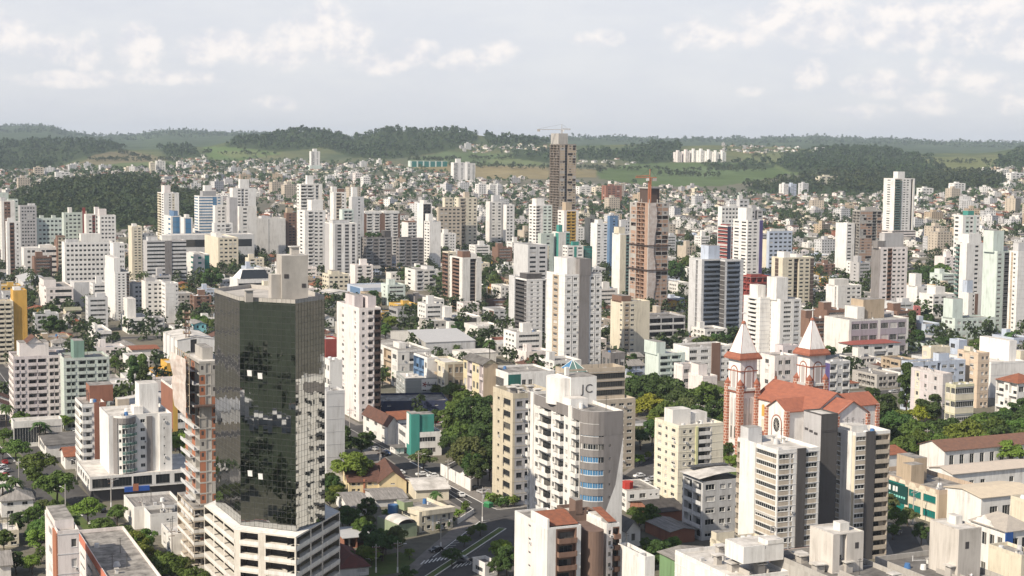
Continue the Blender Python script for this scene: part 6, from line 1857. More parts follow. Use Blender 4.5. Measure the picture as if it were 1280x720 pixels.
# row of low flats
block('apartment_block', 'white three-storey block with dark balcony slots left of the flats row', 'apartment block', 482, 497, 538, 438, 470, 3, 'OW', 'w.8 b1:TN w.8', '_.3 n.5 _.3 b.8 _.2 n.5 _.6', [(.3, .5, .4, .7, 2, 'OW')], D=735, detail=True, L=30, clutter=2)
block('apartment_block', 'white and sky-blue balcony block in the flats row', 'apartment block', 517, 534, 548, 447, 476, 3, 'WH', 'b1:BL b1:BL w.6', '_1', [], D=700, par='BL', detail=True, clutter=2)
block('apartment_block', 'cream flats with three storeys and tan end wall in the flats row', 'apartment block', 536, 556, 580, 453, 482, 3, 'CR', 'w.7 b1:TN w.7 w.7', '_.4 w.6:TN _.2 w.6:TN w.6:TN', [], D=690, par='CR', detail=True, roofm=ROOF_W, clutter=1)
low('apartment_block', 'yellow flats of three storeys with pink balconies and a blank brown gable', 'apartment block', 579, 604, 622, 455, 487, (.72, .63, .42), ROOF_D, 2.0, 'y', n=3, Ls='w.8 b1:PK w.7 w.7 b.8:PK', Fs='_1:TN', D=665, par='PK')
block('showroom', 'white and dark green flat-roofed showroom behind the beige office block', 'showroom', 622, 635, 693, 466, 487, 2, 'WH', '_.3 h.8 _.3', '_1.2:DT w.6 w.6 _2', [], D=655, dark=1, L=22, clutter=2, roofm=ROOF_G)
wh, W_, L_, h_ = low('warehouse', 'big grey metal warehouse with a low curved roof and white end', 'warehouse', 488, 532, 594, 428, 440, (.44, .43, .41), METAL, 3.6, 'x', D=835, Ls='_1', Fs='_1:LG', oh=.3, short='the big grey warehouse')
low('warehouse', 'white hall with a pinkish flat roof in front of the big grey warehouse', 'warehouse', 565, 580, 620, 442, 455, 'OW', ROOF_W, .8, 'x', Ls='_1', Fs='_1', oh=.2)
low('warehouse', 'white and blue hall with a rusty red roof by the palm tree', 'warehouse', 594, 625, 664, 429, 440, 'WH', noisy('roof_rust', (.24, .09, .06), (.17, .07, .05), .5), 2.0, 'x', Ls='_1', Fs='_.5 h.6 _.3', oh=.3, L=26)
low('warehouse', 'grey corrugated hall left of the big grey warehouse', 'warehouse', 470, 483, 517, 432, 447, 'OW', FIBRO, 1.5, 'y', Ls='_1', Fs='_.4 w.8 _.4')
low('warehouse', 'white ribbed warehouse with dark stripes behind the brick shell', 'warehouse', 197, 222, 268, 425, 452, 'WH', ROOF_W, 1.5, 'y', Ls='_.5 f.2:LG _.5 f.2:LG _.5 f.2:LG _.5', Fs='_.6 q.3:CH _.8', D=790, oh=.2, L=38)
low('warehouse', 'grey hall roof left of the long hotel-like block', 'warehouse', 20, 30, 62, 352, 364, 'LG', METAL, 2.5, 'y', Ls='_1', Fs='_1')
# left side lows
block('apartment_block', 'white stepped block with four dark slots below the slender white tower', 'apartment block', 151, 161, 188, 398, 418, 3, 'WH', '_1', '_.2 h1 _.3 w.6 _.3', [(.1, .5, .4, .9, 11, 'OW')], dark=1)
block('apartment_block', 'grey and white four-storey block beside the stepped white block', 'apartment block', 186, 188, 206, 398, 418, 3, 'MG', '_1', 'w1 b1 _.2', [], dark=1, L=14)
block('office_block', 'white five-storey office with a rooftop box, in front of the blank hall', 'office block', 49, 58, 92, 359, 392, 4, 'LP', '_1 w.4', '_.4 w.5 _.2 h1 h1 _.2', [(.0, .45, .3, .9, 4, 'LP')], dark=1)
block('apartment_block', 'grey-white six-storey slab left of the white corner slab', 'apartment block', 164, 166, 181, 355, 396, 7, 'LG', '_1', '_.4 w.8 w.8 _.4', [(.1, .4, .3, .7, 1, 'MG')], L=14, dark=1)
block('apartment_block', 'white slab with eight rows of windows by the turquoise house', 'apartment block', 179, 182, 205, 352, 402, 9, 'OW', '_1', '_.3 w.7 _.2 w.7 w.7 _.2', [(.1, .6, .3, .7, 2, 'MG')], L=14, dark=1)
block('apartment_block', 'white corner slab with a blank broad face', 'apartment block', 203, 207, 223, 354, 404, 9, 'WH', 'w1', '_1.4 w.4', [], L=14)
low('house', 'turquoise gabled house among white low blocks', 'house', 241, 243, 258, 405, 421, 'CY', FIBRO, 1.2, 'y', n=2, Ls='_1', Fs='_.3 w.6 _.3 w.6 _.3', L=18)
block('shop_building', 'white two-storey block left of the turquoise house', 'shop', 215, 217, 242, 409, 424, 2, 'WH', '_1', '_.3 w.6 _.6 w.7 w.7', [(.5, .95, .2, .8, 2.5, 'WH')], L=14)
block('office_block', 'white office with ribbon windows and a blue roof tank by the orange-roofed shed', 'office block', 151, 163, 187, 448, 472, 2, 'WH', '_1', '_.2 ' + fr('W1', 4) + ' _.1', [], detail=True, L=22, clutter=3, frame='d')
low('shed', 'long shed with a bright orange roof behind the ribbon-window office', 'shed', 158, 165, 199, 437, 446, 'OW', TILE, .9, 'x', Ls='_1', Fs='_1', L=18)
yl, W_, L_, ht_, bd_ = block('office_block', 'bright yellow stepped building beside the brick shell', 'office block', 187, 192, 231, 466, 482, 3, (.66, .36, .05), '_1', '_.3 w.6 w.6 _.3 w.6 _.3', [], L=20, detail=True, roofm=ROOF_G)
x_ = block('sub', 'x', 'x', 198, 209, 231, 454, 0, 3, (.68, .40, .08), '_1', '_.2 w.5 _.6', [], D=740, L=16, clutter=0, roofm=ROOF_W); absorb(yl, x_[0])
block('office_block', 'white banded office with a yellow corner panel next to the brick shell', 'office block', 193, 216, 236, 484, 525, 5, 'OW', '_1:BK', '_.7:YE h1.6', [], D=600, L=24, dark=1, band='OW', roofm=FIBRO, detail=True)
block('office_block', 'white showroom with a black glass band below the blank ochre flank', 'showroom', 111, 122, 140, 414, 432, 2, 'WH', '_.5 w.6', '_.2 h2', [(.0, .2, .3, .6, 3, 'WH')], dark=1)
low('house', 'house with a salmon tile roof between the ochre flank and the showroom', 'house', 66, 71, 92, 421, 431, 'LP', TILE, 2.0, 'h', Ls='_1', Fs='_.4 w.7 w.7', L=12)
low('house', 'cream gabled hall with a green roof in front of the white office', 'house', 77, 83, 102, 388, 404, 'CR', noisy('roof_moss', (.22, .22, .15), (.3, .29, .22), .6), 1.5, 'x', n=2, Ls='_1', Fs='h1', L=14)
block('apartment_block', 'grey low block with windows right of the green balcony tower', 'apartment block', 135, 138, 166, 480, 505, 3, 'LG', '_1', '_.3 W.8 _.3 s.5 _.4', [], L=16, detail=True)
low('house', 'dark-roofed round-fronted shop house on the avenue', 'shop', 45, 58, 101, 556, 573, 'OW', ROOF_D, .8, 'x', Ls='_.3 h1 _.3', Fs='_1', L=24, rot=24)
low('house', 'orange-tiled house squeezed between the shop house and the curved-balcony tower', 'house', 70, 82, 103, 570, 587, 'OW', TILE, 2.2, 'x', Ls='_.4 w.6 _.4', Fs='_.3 w.6 _.3', L=12)
low('house', 'grey-tiled villa with palms beside the avenue', 'house', -8, 2, 42, 626, 647, 'OW', FIBRO, 2.2, 'h', n=2, Fs='_.3 w.8 _.4 w.7 _.3', L=15, rot=22)
low('house', 'white flat-roofed villa wing on the avenue', 'house', -14, -4, 26, 611, 626, 'OW', ROOF_W, .5, 'x', Ls='_1', Fs='_1 w1', L=11, rot=22)
block('apartment_block', 'small cream block with a terrace among the avenue trees', 'house', -10, 0, 24, 664, 685, 2, 'CR', 'w1', '_.2 W1 _.2 W1 _.2', [], rot=22, L=14, detail=True, roofm=ROOF_W)
low('house', 'grey-roofed garden house at the lower corner of the avenue', 'house', -10, 0, 14, 706, 730, 'OW', FIBRO, 2.0, 'x', Fs='_1', rot=22, L=14)
block('shop_building', 'grey flat-roofed shop right of the round-balcony tower podium', 'shop', 154, 168, 228, 634, 662, 1, 'OW', '_.5 w1 _.5', '_1', [], roofm=FIBRO, L=18, clutter=1)
block('shop_building', 'small white shop with a roof tank below the grey flat-roofed shop', 'shop', 180, 188, 232, 643, 670, 2, 'WH', '_1', '_1 s.5 _1', [(.5, .8, .5, .9, 1.2, 'LG')], roofm=ROOF_D, L=10, clutter=2)
block('shop_building', 'narrow white shop front with a beige roof by the lower trees', 'shop', 201, 214, 246, 668, 694, 2, 'OW', '_.4 w1 _.4 w1', '_1', [], roofm=ROOF_W, L=14, clutter=1)
# right side
bk, W_, L_, ht_ = low('bank_building', 'white bank with a hipped beige roof, curved gables and a blue vertical sign', 'bank', 1212, 1257, 1292, 664, 690, 'WH', noisy('roof_beige', (.42, .38, .33), (.33, .30, .27), .6), 3.0, 'h', n=2, Ls='_.2 w.7 w.7 w.7 w.7 _.2', Fs='_.3 w.8 w.8 _.3', D=395, short='the bank')
b = MB(); b.box(-.5, 1.9, -.55, -.15, .8, ht_ - .2, P((.03, .10, .33))); b.build('blue_sign', bk)
b = MB()
for k_ in range(8):
 b.box(.35, 1.05, -.62, -.56, 3.0 + k_ * .52, 3.36 + k_ * .52, PANEL_W)
b.cyl(.7, -.58, .01, 0, 0, PANEL_W, 4, cap=False)
b.poly([(.7 + .55 * math.cos(2 * math.pi * i / 12), -.62, 2.1 + .55 * math.sin(2 * math.pi * i / 12)) for i in range(12)], P('LG'))
b.build('lettering', bk)['kind'] = 'stuff'
b = MB()
gp = [(0, 0), (8, 0), (8, .5), (7, .6), (6.4, 1.5), (5, 1.7), (4, 2.6), (3, 1.7), (1.6, 1.5), (1, .6), (0, .5)]
for off in (L_ * .62,):
 b.poly([(-.3, off - 4 + u, ht_ - .3 + v * 1.1) for u, v in gp], P('WH')); b.poly([(.1, off - 4 + u, ht_ - .3 + v * 1.1) for u, v in gp], P('WH'))
b.build('curved_gable', bk)
low('warehouse', 'cream-roofed hall behind the green-sign office', 'warehouse', 1180, 1226, 1296, 622, 641, 'WH', noisy('roof_cream', (.62, .53, .40), (.54, .46, .36), .6), 1.2, 'x', Ls='_1', Fs='_.3 w.6 w.6 w.6 _.6', D=455, oh=.5)
wc, W_, L_, ht_ = low('warehouse', 'white wavy-parapet hall with a long beige roof', 'warehouse', 1180, 1190, 1292, 592, 610, 'WH', noisy('roof_sand', (.56, .48, .40), (.48, .42, .36), .6), 1.2, 'x', Ls='_1', Fs='_.6 s.5 s.5 _.8 s.5 _.8', D=500, L=12)
low('school_building', 'long low school with a weathered brown tile roof and blue doors', 'school', 1158, 1180, 1330, 563, 576, 'WH', noisy('roof_brown', (.22, .12, .085), (.15, .09, .07), .7), 2.6, 'x', Ls='_1', Fs='_.2 ' + fr('v1', 12), D=545, L=14, short='the school', dark=1)
low('annex_hall', 'orange-roofed annex at the foot of the charcoal-shaft tower', 'annex', 1085, 1098, 1132, 569, 577, 'WH', TILE, 1.6, 'x', Ls='_1', Fs='_1', D=515, L=14)
block('boundary_wall', 'long grey boundary wall between the school yard and the white hall', 'wall', 1192, 1193, 1330, 577, 583, 1, 'CC', '_1', '_1', [], L=.4, ph=.2, clutter=0, kind=None)
block('apartment_block', 'cream flat-roofed box at the right edge above the bank', 'annex', 1262, 1298, 1330, 630, 668, 2, 'CR', '_1', '_1', [], D=430, clutter=1)
block('shop_building', 'pale shop box with a green awning by the bank corner', 'shop', 1272, 1276, 1300, 694, 716, 1, 'CR', '_1', '_1', [], D=375, L=12, clutter=1)
# blue, pink and tan flats behind the park trees
block('apartment_block', 'pale blue flats with grey recesses behind the park trees', 'apartment block', 1126, 1140, 1206, 453, 505, 6, 'PB', 'b1:PB w.6', 'w.7 _.2 w.7 w.7 q.3:GR w.7 w.7 _.2 w.7', [(.55, .75, .3, .8, 3, 'PB')], D=680, detail=True, clutter=3)
block('apartment_block', 'tan tower flats joined to the pale blue ones', 'apartment block', 1196, 1222, 1236, 441, 497, 7, (.64, .52, .40), 'w.6 _.5 w.6 _.3', '_.4 w.6 w.6', [(.0, .3, .4, .7, 2, 'CR')], D=690, detail=True)
block('apartment_block', 'pink and grey slab of flats with a blank grey end', 'apartment block', 1138, 1178, 1190, 467, 517, 6, (.58, .54, .53), '_.25:PK n.3:CR _.2:PK n.3:PK _.3 n.3 _.3', '_1', [], D=630, detail=True, clutter=2)
block('office_block', 'cream-green banded office of four storeys at the edge of the park', 'office block', 1181, 1194, 1217, 481, 528, 4, (.60, .58, .42), 'W1 W1', 'h1:MG', [], D=610, detail=True, band='CR', clutter=2)
block('apartment_block', 'long white flat-roofed hall with a raised end block behind the tan flats', 'hall', 1233, 1238, 1280, 453, 500, 3, 'WH', '_1', '_1', [(.78, 1.0, .2, .9, 9, 'WH')], D=720, L=30, roofm=ROOF_W)
low('apartment_block', 'white flats with balconies under a hipped orange roof at the park edge', 'apartment block', 1244, 1271, 1300, 479, 505, 'WH', TILE, 3.2, 'h', n=3, Ls='b1 w.5 b1', Fs='w1 w1 w1', D=650)
block('apartment_block', 'cream low block with two storeys behind the pale blue flats', 'apartment block', 1152, 1163, 1187, 434, 462, 3, 'CR', 'w1 _.5', '_.5 w.5 _1', [], D=760, roofm=FIBRO)
block('apartment_block', 'small pale blue house block with a box roof by the palm', 'house', 1186, 1198, 1208, 425, 452, 3, 'PB', 'w1 _.4', '_1', [], D=800)
low('house', 'white villa with three small red gables before the school-like block', 'house', 1061, 1064, 1124, 431, 450, 'WH', noisy('roof_red', (.30, .085, .07), (.22, .08, .07), .7), 1.5, 'h', n=2, Ls='_1', Fs='_.2 w.6 w.6 _.3 b1 w.6 _.4', L=12)
block('boundary_wall', 'low cream boundary wall before the red-gabled villa', 'wall', 1042, 1044, 1118, 448, 456, 1, 'CR', '_1', '_1', [], L=.5, ph=.2, clutter=0)
# flats left of and behind the church
block('apartment_block', 'mint flats with a blank tall side wall and curved balconies', 'apartment block', 806, 823, 856, 442, 480, 5, 'PG', '_1', '_.1 b1:PG b.9:PG _.3', [(-.04, .3, .1, 1.0, 5.5, 'PG')], D=745, detail=True, par='PG', clutter=2, short='the mint flats')
block('apartment_block', 'white flats with brown stair shafts behind the mint flats', 'apartment block', 841, 861, 915, 434, 484, 5, 'WH', '_1', 'W.7 _.2 W.7 _.2 f.3:BR f.4:BR w.5 w.5', [], D=760, detail=True, finup=2.5, clutter=2)
block('apartment_block', 'pale pink low flats in front of the brown-shaft flats', 'apartment block', 842, 853, 873, 456, 486, 4, 'LP', '_1', 'w1 w1', [], D=690, detail=True, clutter=1)
block('apartment_block', 'stepped pinkish house block left of the church tower', 'apartment block', 860, 878, 896, 470, 486, 3, 'LP', '_1', '_1', [(.1, .7, .4, .95, 4.5, 'LP')], D=675, detail=True, clutter=2)
block('apartment_block', 'pink flats with grey windows between the church towers', 'apartment block', 950, 968, 995, 445, 500, 6, 'LP', '_.3 w.5 _.4', '_.3 w.6 w.9 _.4', [], D=655, detail=True, clutter=1)
block('apartment_block', 'grey-white flats with a purple corner right of the church tower', 'apartment block', 1028, 1037, 1062, 452, 505, 6, 'LG', '_1:PU', 'b1 w.8 b1', [], D=665, detail=True, clutter=2)
block('apartment_block', 'mauve block behind the tall white tower foot', 'apartment block', 968, 978, 998, 432, 480, 5, 'PK', '_.4 w.4', '_.3 w.5 _.4', [], D=700, detail=True)
# white house beside the wavy-balcony tower, with a red tank
rt, W_, L_, ht_, bd_ = block('house', 'white two-storey house with a red water tank on its grey roof', 'house', 776, 783, 824, 614, 640, 2, 'WH', 'w1 w1', '_.2 w.8 _.3 W.8 _.2 s.6 s.6', [], rot=18, detail=True, roofm=ROOF_G, L=16, clutter=0, ph=.3)
b = MB(); b.cyl(0, 0, 2.0, 0, 2.2, P((.42, .05, .04)), 8); b.build('water_tank', rt, (W_ * .22, L_ * .35, bd_))
low('house', 'dark-roofed house below the garden of the cream tower', 'house', 800, 818, 856, 640, 654, 'BK', noisy('roof_slate', (.055, .05, .048), (.10, .09, .085), .7), 1.8, 'x', Ls='_1', Fs='_1', L=16)
low('shed', 'grey metal shed on brick walls beside the pale grey block', 'shed', 806, 838, 868, 664, 680, 'BK', FIBRO, .8, 'y', Ls='_1', Fs='_1')
low('house', 'small white gabled house in the shade right of the annex', 'house', 772, 783, 800, 662, 684, 'OW', ROOF_D, 2.6, 'y', n=1, Ls='_1', Fs='_.4 w.7 _.4', L=16)
low('warehouse', 'grey-roofed hall with a green side wall at the lower edge', 'warehouse', 824, 846, 900, 700, 722, (.20, .33, .17), FIBRO, 1.0, 'y', Ls='_1', Fs='_1', D=395)
block('apartment_block', 'grey stained low block at the foot of the beige hexagon tower', 'apartment block', 752, 763, 781, 441, 462, 2, 'ST', 'w1 w1', '_.3 w.6 w.6', [], D=735, dark=1)
low('house', 'white low house with a grey roof in front of the stained block', 'house', 782, 790, 804, 446, 459, 'CR', FIBRO, 1.6, 'x', Ls='_1', Fs='w1 w1', L=12)
# the stadium-like white building with a dark windscreen roof
sh_ = block('club_building', 'white ship-like club building with a slanted dark glass roof front', 'club', 293, 297, 340, 349, 362, 2, 'WH', '_1', '_.1 h3 _.2', [], dark=1, L=24, D=1120, clutter=0)
b = MB(); W_, L_, bd_ = sh_[1], sh_[2], sh_[4]
b.poly([(2, 0, bd_ + .9), (W_ - 1, 0, bd_ + .9), (W_ - 3, 9, bd_ + 7), (6, 9, bd_ + 7)], GLASS_D); b.poly([(2, 0, bd_ + .9), (6, 9, bd_ + 7), (6, 16, bd_ + 7), (0, 16, bd_ + .9)], P('WH')); b.poly([(6, 9, bd_ + 7), (W_ - 3, 9, bd_ + 7), (W_ - 3, 18, bd_ + 7), (6, 18, bd_ + 7)], P('WH')); b.poly([(W_ - 1, 0, bd_ + .9), (W_ - 3, 9, bd_ + 7), (W_ - 3, 18, bd_ + 7), (W_, 18, bd_ + .9)], P('WH'))
b.build('bridge_roof', sh_[0])
# white annexes right of the black tower
block('apartment_block', 'narrow white block hugging the black mirror tower', 'apartment block', 405, 412, 428, 450, 515, 7, 'WH', 'w1 w1', '_1', [], D=565, detail=True, clutter=1)
block('apartment_block', 'blank pale grey party-wall block in front of the pinkish-white tower', 'apartment block', 405, 408, 431, 489, 552, 7, 'LG', '_1', '_1', [], D=520, detail=True, clutter=1, L=9)
block('shop_building', 'red-fronted shop in the gap beside the black mirror tower', 'shop', 404, 407, 425, 424, 442, 2, 'RD', '_1', '_1', [], D=790, L=14)
# kiosk at the corner near the crossing
block('gatehouse', 'small white gatehouse with a flat grey roof at the lower crossing', 'gatehouse', 600, 606, 622, 704, 722, 1, 'WH', 'w1', '_.3 w.8 _.3', [], rot=30, L=7, detail=True, clutter=0, roofm=ROOF_D)
# ------------------------------------------------------------------ streets
ASPH = noisy('asphalt', (.062, .06, .06), (.10, .097, .094), .12, .9, detail=9)
PAVE = noisy('pavement', (.25, .23, .21), (.17, .155, .14), .35, .9, detail=8)
PAINT = flat('road_paint', (.70, .69, .66), .7)
GRASS = noisy('lawn', (.07, .12, .03), (.12, .14, .05), .3, .95)
def strip(b, p, q, w, z, m, off=0.0):
 p, q = Vector(p[:2]), Vector(q[:2])
 t = (q - p).normalized(); n = Vector((-t.y, t.x))
 p = p + n * off; q = q + n * off
 k = max(1, int((q - p).length / 60))
 for i in range(k):
  a, c = p.lerp(q, i / k), p.lerp(q, (i + 1) / k)
  pts = [a - n * w / 2, c - n * w / 2, c + n * w / 2, a + n * w / 2]
  b.poly([(v.x, v.y, z) for v in pts], m)
def pxpoly(b, pts, z, m):
 b.poly([(*at(x, y)[:2], z) for x, y in pts], m)
STREETS = []      # centre line, half width: kept free of buildings
def far_from_streets(x, y, rad):
 for (px_, py_, qx, qy, hw) in STREETS:
  dx, dy = qx - px_, qy - py_
  l2 = dx * dx + dy * dy
  t = max(0, min(1, ((x - px_) * dx + (y - py_) * dy) / l2))
  ex, ey = x - px_ - dx * t, y - py_ - dy * t
  if ex * ex + ey * ey < (hw + rad) ** 2:
   return False
 return True
pv, rd_, mk = MB(), MB(), MB()
AX, BX = Vector((-math.sin(GA), math.cos(GA))), Vector((math.cos(GA), math.sin(GA)))
O0 = Vector(at(575, 612)[:2])
for k in range(-9, 14):
 c = O0 + BX * (k * 118.0)
 p, q = c + AX * 95, c + AX * 1150
 if k == 0:
  p = c + AX * 60
 STREETS.append((p.x, p.y, q.x, q.y, 7.5))
 strip(pv, p, q, 15, .05, PAVE); strip(rd_, p, q, 9.5, .09, ASPH); strip(mk, p, q, .18, .12, PAINT)
for k in range(1, 10):
 c = O0 + AX * (k * 112.0 + 12)
 p, q = c - BX * 900, c + BX * 900
 STREETS.append((p.x, p.y, q.x, q.y, 7.0))
 strip(pv, p, q, 14, .054, PAVE); strip(rd_, p, q, 9, .094, ASPH)
# the crossing
pxpoly(pv, [(440, 540), (470, 538), (560, 588), (640, 550), (660, 560), (612, 600), (616, 622), (672, 618), (730, 640), (700, 700), (640, 745), (470, 745), (530, 690), (585, 645), (520, 606), (470, 590)], .058, PAVE)
pxpoly(rd_, [(448, 546), (462, 543), (547, 599), (597, 626), (612, 634), (625, 638), (672, 632), (735, 648), (700, 690), (640, 745), (490, 745), (540, 695), (600, 652), (590, 643), (535, 610)], .102, ASPH)
pxpoly(rd_, [(482, 586), (505, 576), (556, 580), (640, 552), (652, 558), (600, 582), (556, 597), (520, 598)], .098, ASPH)
for (x0, y0, x1, y1, w) in ((548, 600, 598, 626.5, .45), (540, 592, 512, 577, .45), (598, 626.5, 610, 633, .4), (545, 607, 592, 637, .3), (555, 609, 590, 629, .15), (600, 652, 541, 697, .3), (628, 662, 592, 694, .01), (610, 633, 622, 637.5, .35), (622, 637.5, 655, 634, .3), (662, 671, 690, 668, .3)):
 strip(mk, at(x0, y0), at(x1, y1), w, .135, PAINT)
for k in range(12):          # angled parking bays
 x, y = 556 + k * 4.2, 686 - k * 3.15
 strip(mk, at(x, y), at(x + 10, y - 1.0), .22, .135, PAINT)
def zebra(x0, y0, x1, y1, n, dx, dy):
 for k in range(n):
  t = k / (n - 1)
  x, y = x0 + (x1 - x0) * t, y0 + (y1 - y0) * t
  strip(mk, at(x, y), at(x + dx, y + dy), .42, .135, PAINT)
zebra(526, 706, 556, 700, 7, 5, -5); zebra(566, 711, 597, 704, 7, 6, -5); zebra(89, 638, 101, 643, 7, 2, 2.5)
# avenue with the tree-lined median
avA, avB = at(0, 572.5), at(112, 684)
strip(rd_, avA + (avA - avB) * 1.5, avB + (avB - avA) * .6, 8.5, .106, ASPH)
STREETS.append((*avA[:2], *avB[:2], 5))
avA2, avB2 = at(66, 592), at(150, 680)
strip(rd_, avA2 + (avA2 - avB2) * 2, avB2 + (avB2 - avA2) * .8, 8.5, .11, ASPH)
STREETS.append((*avA2[:2], *avB2[:2], 5))
strip(mk, avA + (avA - avB), avB + (avB - avA) * .5, .25, .135, PAINT, 3.9)
g = MB(); mA, mB_ = avA.lerp(avA2, .5), avB.lerp(avB2, .5)
strip(g, mA + (mA - mB_), mB_ + (mB_ - mA) * .4, 3.2, .14, GRASS);
strip(rd_, at(785, 604), at(885, 530), 9, .114, ASPH); strip(pv, at(785, 604), at(885, 530), 13, .06, PAVE)
strip(rd_, at(1140, 700), at(1085, 585), 9, .118, ASPH); strip(pv, at(1140, 700), at(1085, 585), 14, .062, PAVE)
pv.build('pavement')['kind'] = 'structure'; rd_.build('road')['kind'] = 'structure'; mk.build('road_markings')['kind'] = 'structure'
md = MB()
def kerbed(p, q, w):
 p, q = Vector(p[:2]), Vector(q[:2]); t = (q - p).normalized(); n = Vector((-t.y, t.x)) * w / 2
 pl = [tuple(p - n), tuple(q - n), tuple(q + n), tuple(p + n)]
 md.prism(pl, .0, .26, P('OW')); m2 = inset(pl, .3); g.poly([(a, b_, .275) for a, b_ in m2], GRASS)
kerbed(at(628, 661), at(530, 726), 2.6)
pxpoly(g, [(455, 700), (500, 690), (520, 700), (500, 716), (460, 722)], .07, GRASS)
pxpoly(g, [(1040, 590), (1130, 555), (1160, 570), (1100, 600)], .07, GRASS); pxpoly(g, [(905, 590), (945, 556), (960, 570), (930, 600)], .07, GRASS)
pxpoly(g, [(840, 600), (880, 560), (890, 565), (850, 612)], .07, GRASS)
md.build('kerb')['kind'] = 'structure'
o = g.build('grass'); o['kind'] = 'stuff'; o['label'] = 'short grass on medians and lawns'
# ------------------------------------------------------------------ templates for the low town
def harvest(root):
 out = []
 for c in list(root.children):
  out.append((c.name.split('.')[0], c.data, c.location.copy(), c.rotation_euler.z, c.get('kind')))
  bpy.data.objects.remove(c)
 bpy.data.objects.remove(root)
 return out
def merged(parts, name):
 b = MB()
 for (_, me, loc, rz, _k) in parts:
  c, s = math.cos(rz), math.sin(rz)
  i0 = len(b.v)
  for v in me.vertices:
   x, y, z = v.co
   b.v.append((x * c - y * s + loc.x, x * s + y * c + loc.y, z + loc.z))
  sl_ = [b.slot(m) for m in me.materials]
  for f in me.polygons:
   b.f.append(tuple(i0 + i for i in f.vertices)); b.m.append(sl_[f.material_index])
 return b.mesh(name)
def make_flat(seed, n, wall):
 r = random.Random(seed)
 root = empty('low_building', (0, 0, 0))
 W, L = r.uniform(10, 18), r.uniform(12, 20)
 fh = 3.1
 sty = r.choice(('w', 'w', 'W', 'h', 'b'))
 mb = MB(); fc = Facade(root, mb, P(wall), True, dict(seed=seed, frame=r.choice('wd'), dark=r.random() < .4, par=wall))
 def sp(k, blank):
  if r.random() < blank:
   return '_1'
  t = ['_%.1f' % r.uniform(.2, .6)]
  for i in range(k):
   t.append((sty if r.random() < .75 else r.choice('wsb')) + '%.1f' % r.uniform(.7, 1.1))
   if r.random() < .4:
    t.append('_%.1f' % r.uniform(.1, .5))
  t.append('_%.1f' % r.uniform(.2, .6))
  return ' '.join(t)
 pl = [(0, L), (0, 0), (W, 0), (W, L)]
 sps = (sp(round(L / 4.2), .45), sp(round(W / 3.6), .2), '_1', '_1')
 for i in range(4):
  p, q = pl[i], pl[(i + 1) % 4]
  mb.poly([(*p, -3), (*q, -3), (*q, 0), (*p, 0)], P(wall))
  fc.run(p, q, 0, n, fh, sps[i])
 fc.done(); mb.build('wall', root)
 z = n * fh
 flat_roof(root, pl, z, r.choice((.5, .9, 1.1)), r.choice((ROOF_G, ROOF_W, ROOF_D, FIBRO, FIBRO, METAL)), P(wall))
 if r.random() < .65 and n > 1:
  b = MB(); x0, y0 = r.uniform(.1, .5) * W, r.uniform(.2, .6) * L
  b.box(x0, x0 + r.uniform(3, 5), y0, y0 + r.uniform(3, 6), z + .01, z + r.uniform(2.4, 5), P(wall), ROOF_W); b.build('stair_tower', root)
 if r.random() < .7:
  roof_clutter(root, 2, W - 2, 2, L - 2, z, r, r.randint(1, 4))
 return harvest(root), W, L, z + 2
def make_house(seed, n, wall, roofm, hip):
 r = random.Random(seed)
 root = empty('house', (0, 0, 0))
 W, L = r.uniform(8, 13), r.uniform(9, 15)
 mb = MB(); fc = Facade(root, mb, P(wall), True, dict(seed=seed))
 pl = [(0, L), (0, 0), (W, 0), (W, L)]
 for i in range(4):
  p, q = pl[i], pl[(i + 1) % 4]
  mb.poly([(*p, -3), (*q, -3), (*q, 0), (*p, 0)], P(wall))
  fc.run(p, q, 0, n, 2.9, ('_.4 w.7 _.5 w.7 _.4', '_.4 w.8 _.3 v.5 _.3 w.7 _.3')[i % 2] if i < 2 else '_1')
 z = n * 2.9
 rise = r.uniform(1.6, 2.8)
 b = MB()
 if hip:
  e, k = .6, min(W, L) / 2
  r0, r1 = ((k, L / 2), (W - k, L / 2)) if W >= L else ((W / 2, k), (W / 2, L - k))
  q = [(-e, -e, z - .1), (W + e, -e, z - .1), (W + e, L + e, z - .1), (-e, L + e, z - .1)]
  P0, P1 = (*r0, z + rise), (*r1, z + rise)
  if W >= L:
   b.poly([q[0], q[1], P1, P0], roofm); b.poly([q[1], q[2], P1], roofm); b.poly([q[2], q[3], P0, P1], roofm); b.poly([q[3], q[0], P0], roofm)
  else:
   b.poly([q[0], q[1], P0], roofm); b.poly([q[1], q[2], P1, P0], roofm); b.poly([q[2], q[3], P1], roofm); b.poly([q[3], q[0], P0, P1], roofm)
  b.poly([(a[0], a[1], a[2] - .12) for a in q], P(wall))
 else:
  al = r.choice('xy')
  gable_roof(b, 0, W, 0, L, z + .02, z + rise, al, roofm, .6, .18)
  if al == 'y':
   for y in (0, L):
    mb.poly([(0, y, z), (W, y, z), (W / 2, y, z + rise)], P(wall))
  else:
   for x in (0, W):
    mb.poly([(x, 0, z), (x, L, z), (x, L / 2, z + rise)], P(wall))
 fc.done(); mb.build('wall', root); b.build('roof', root)
 if r.random() < .5:
  b = MB(); b.box(W * .3, W * .3 + .8, L * .45, L * .45 + .8, z, z + rise + .7, P('BK')); b.build('chimney', root)
 if r.random() < .5:
  b = MB(); b.box(W * .2, W * .8, -2.6, -.02, 2.5, 2.65, P(wall)); b.box(W * .2, W * .2 + .25, -2.5, -2.2, 0, 2.5, P(wall)); b.box(W * .8 - .25, W * .8, -2.5, -2.2, 0, 2.5, P(wall)); b.build('porch', root)
 return harvest(root), W, L, z + rise
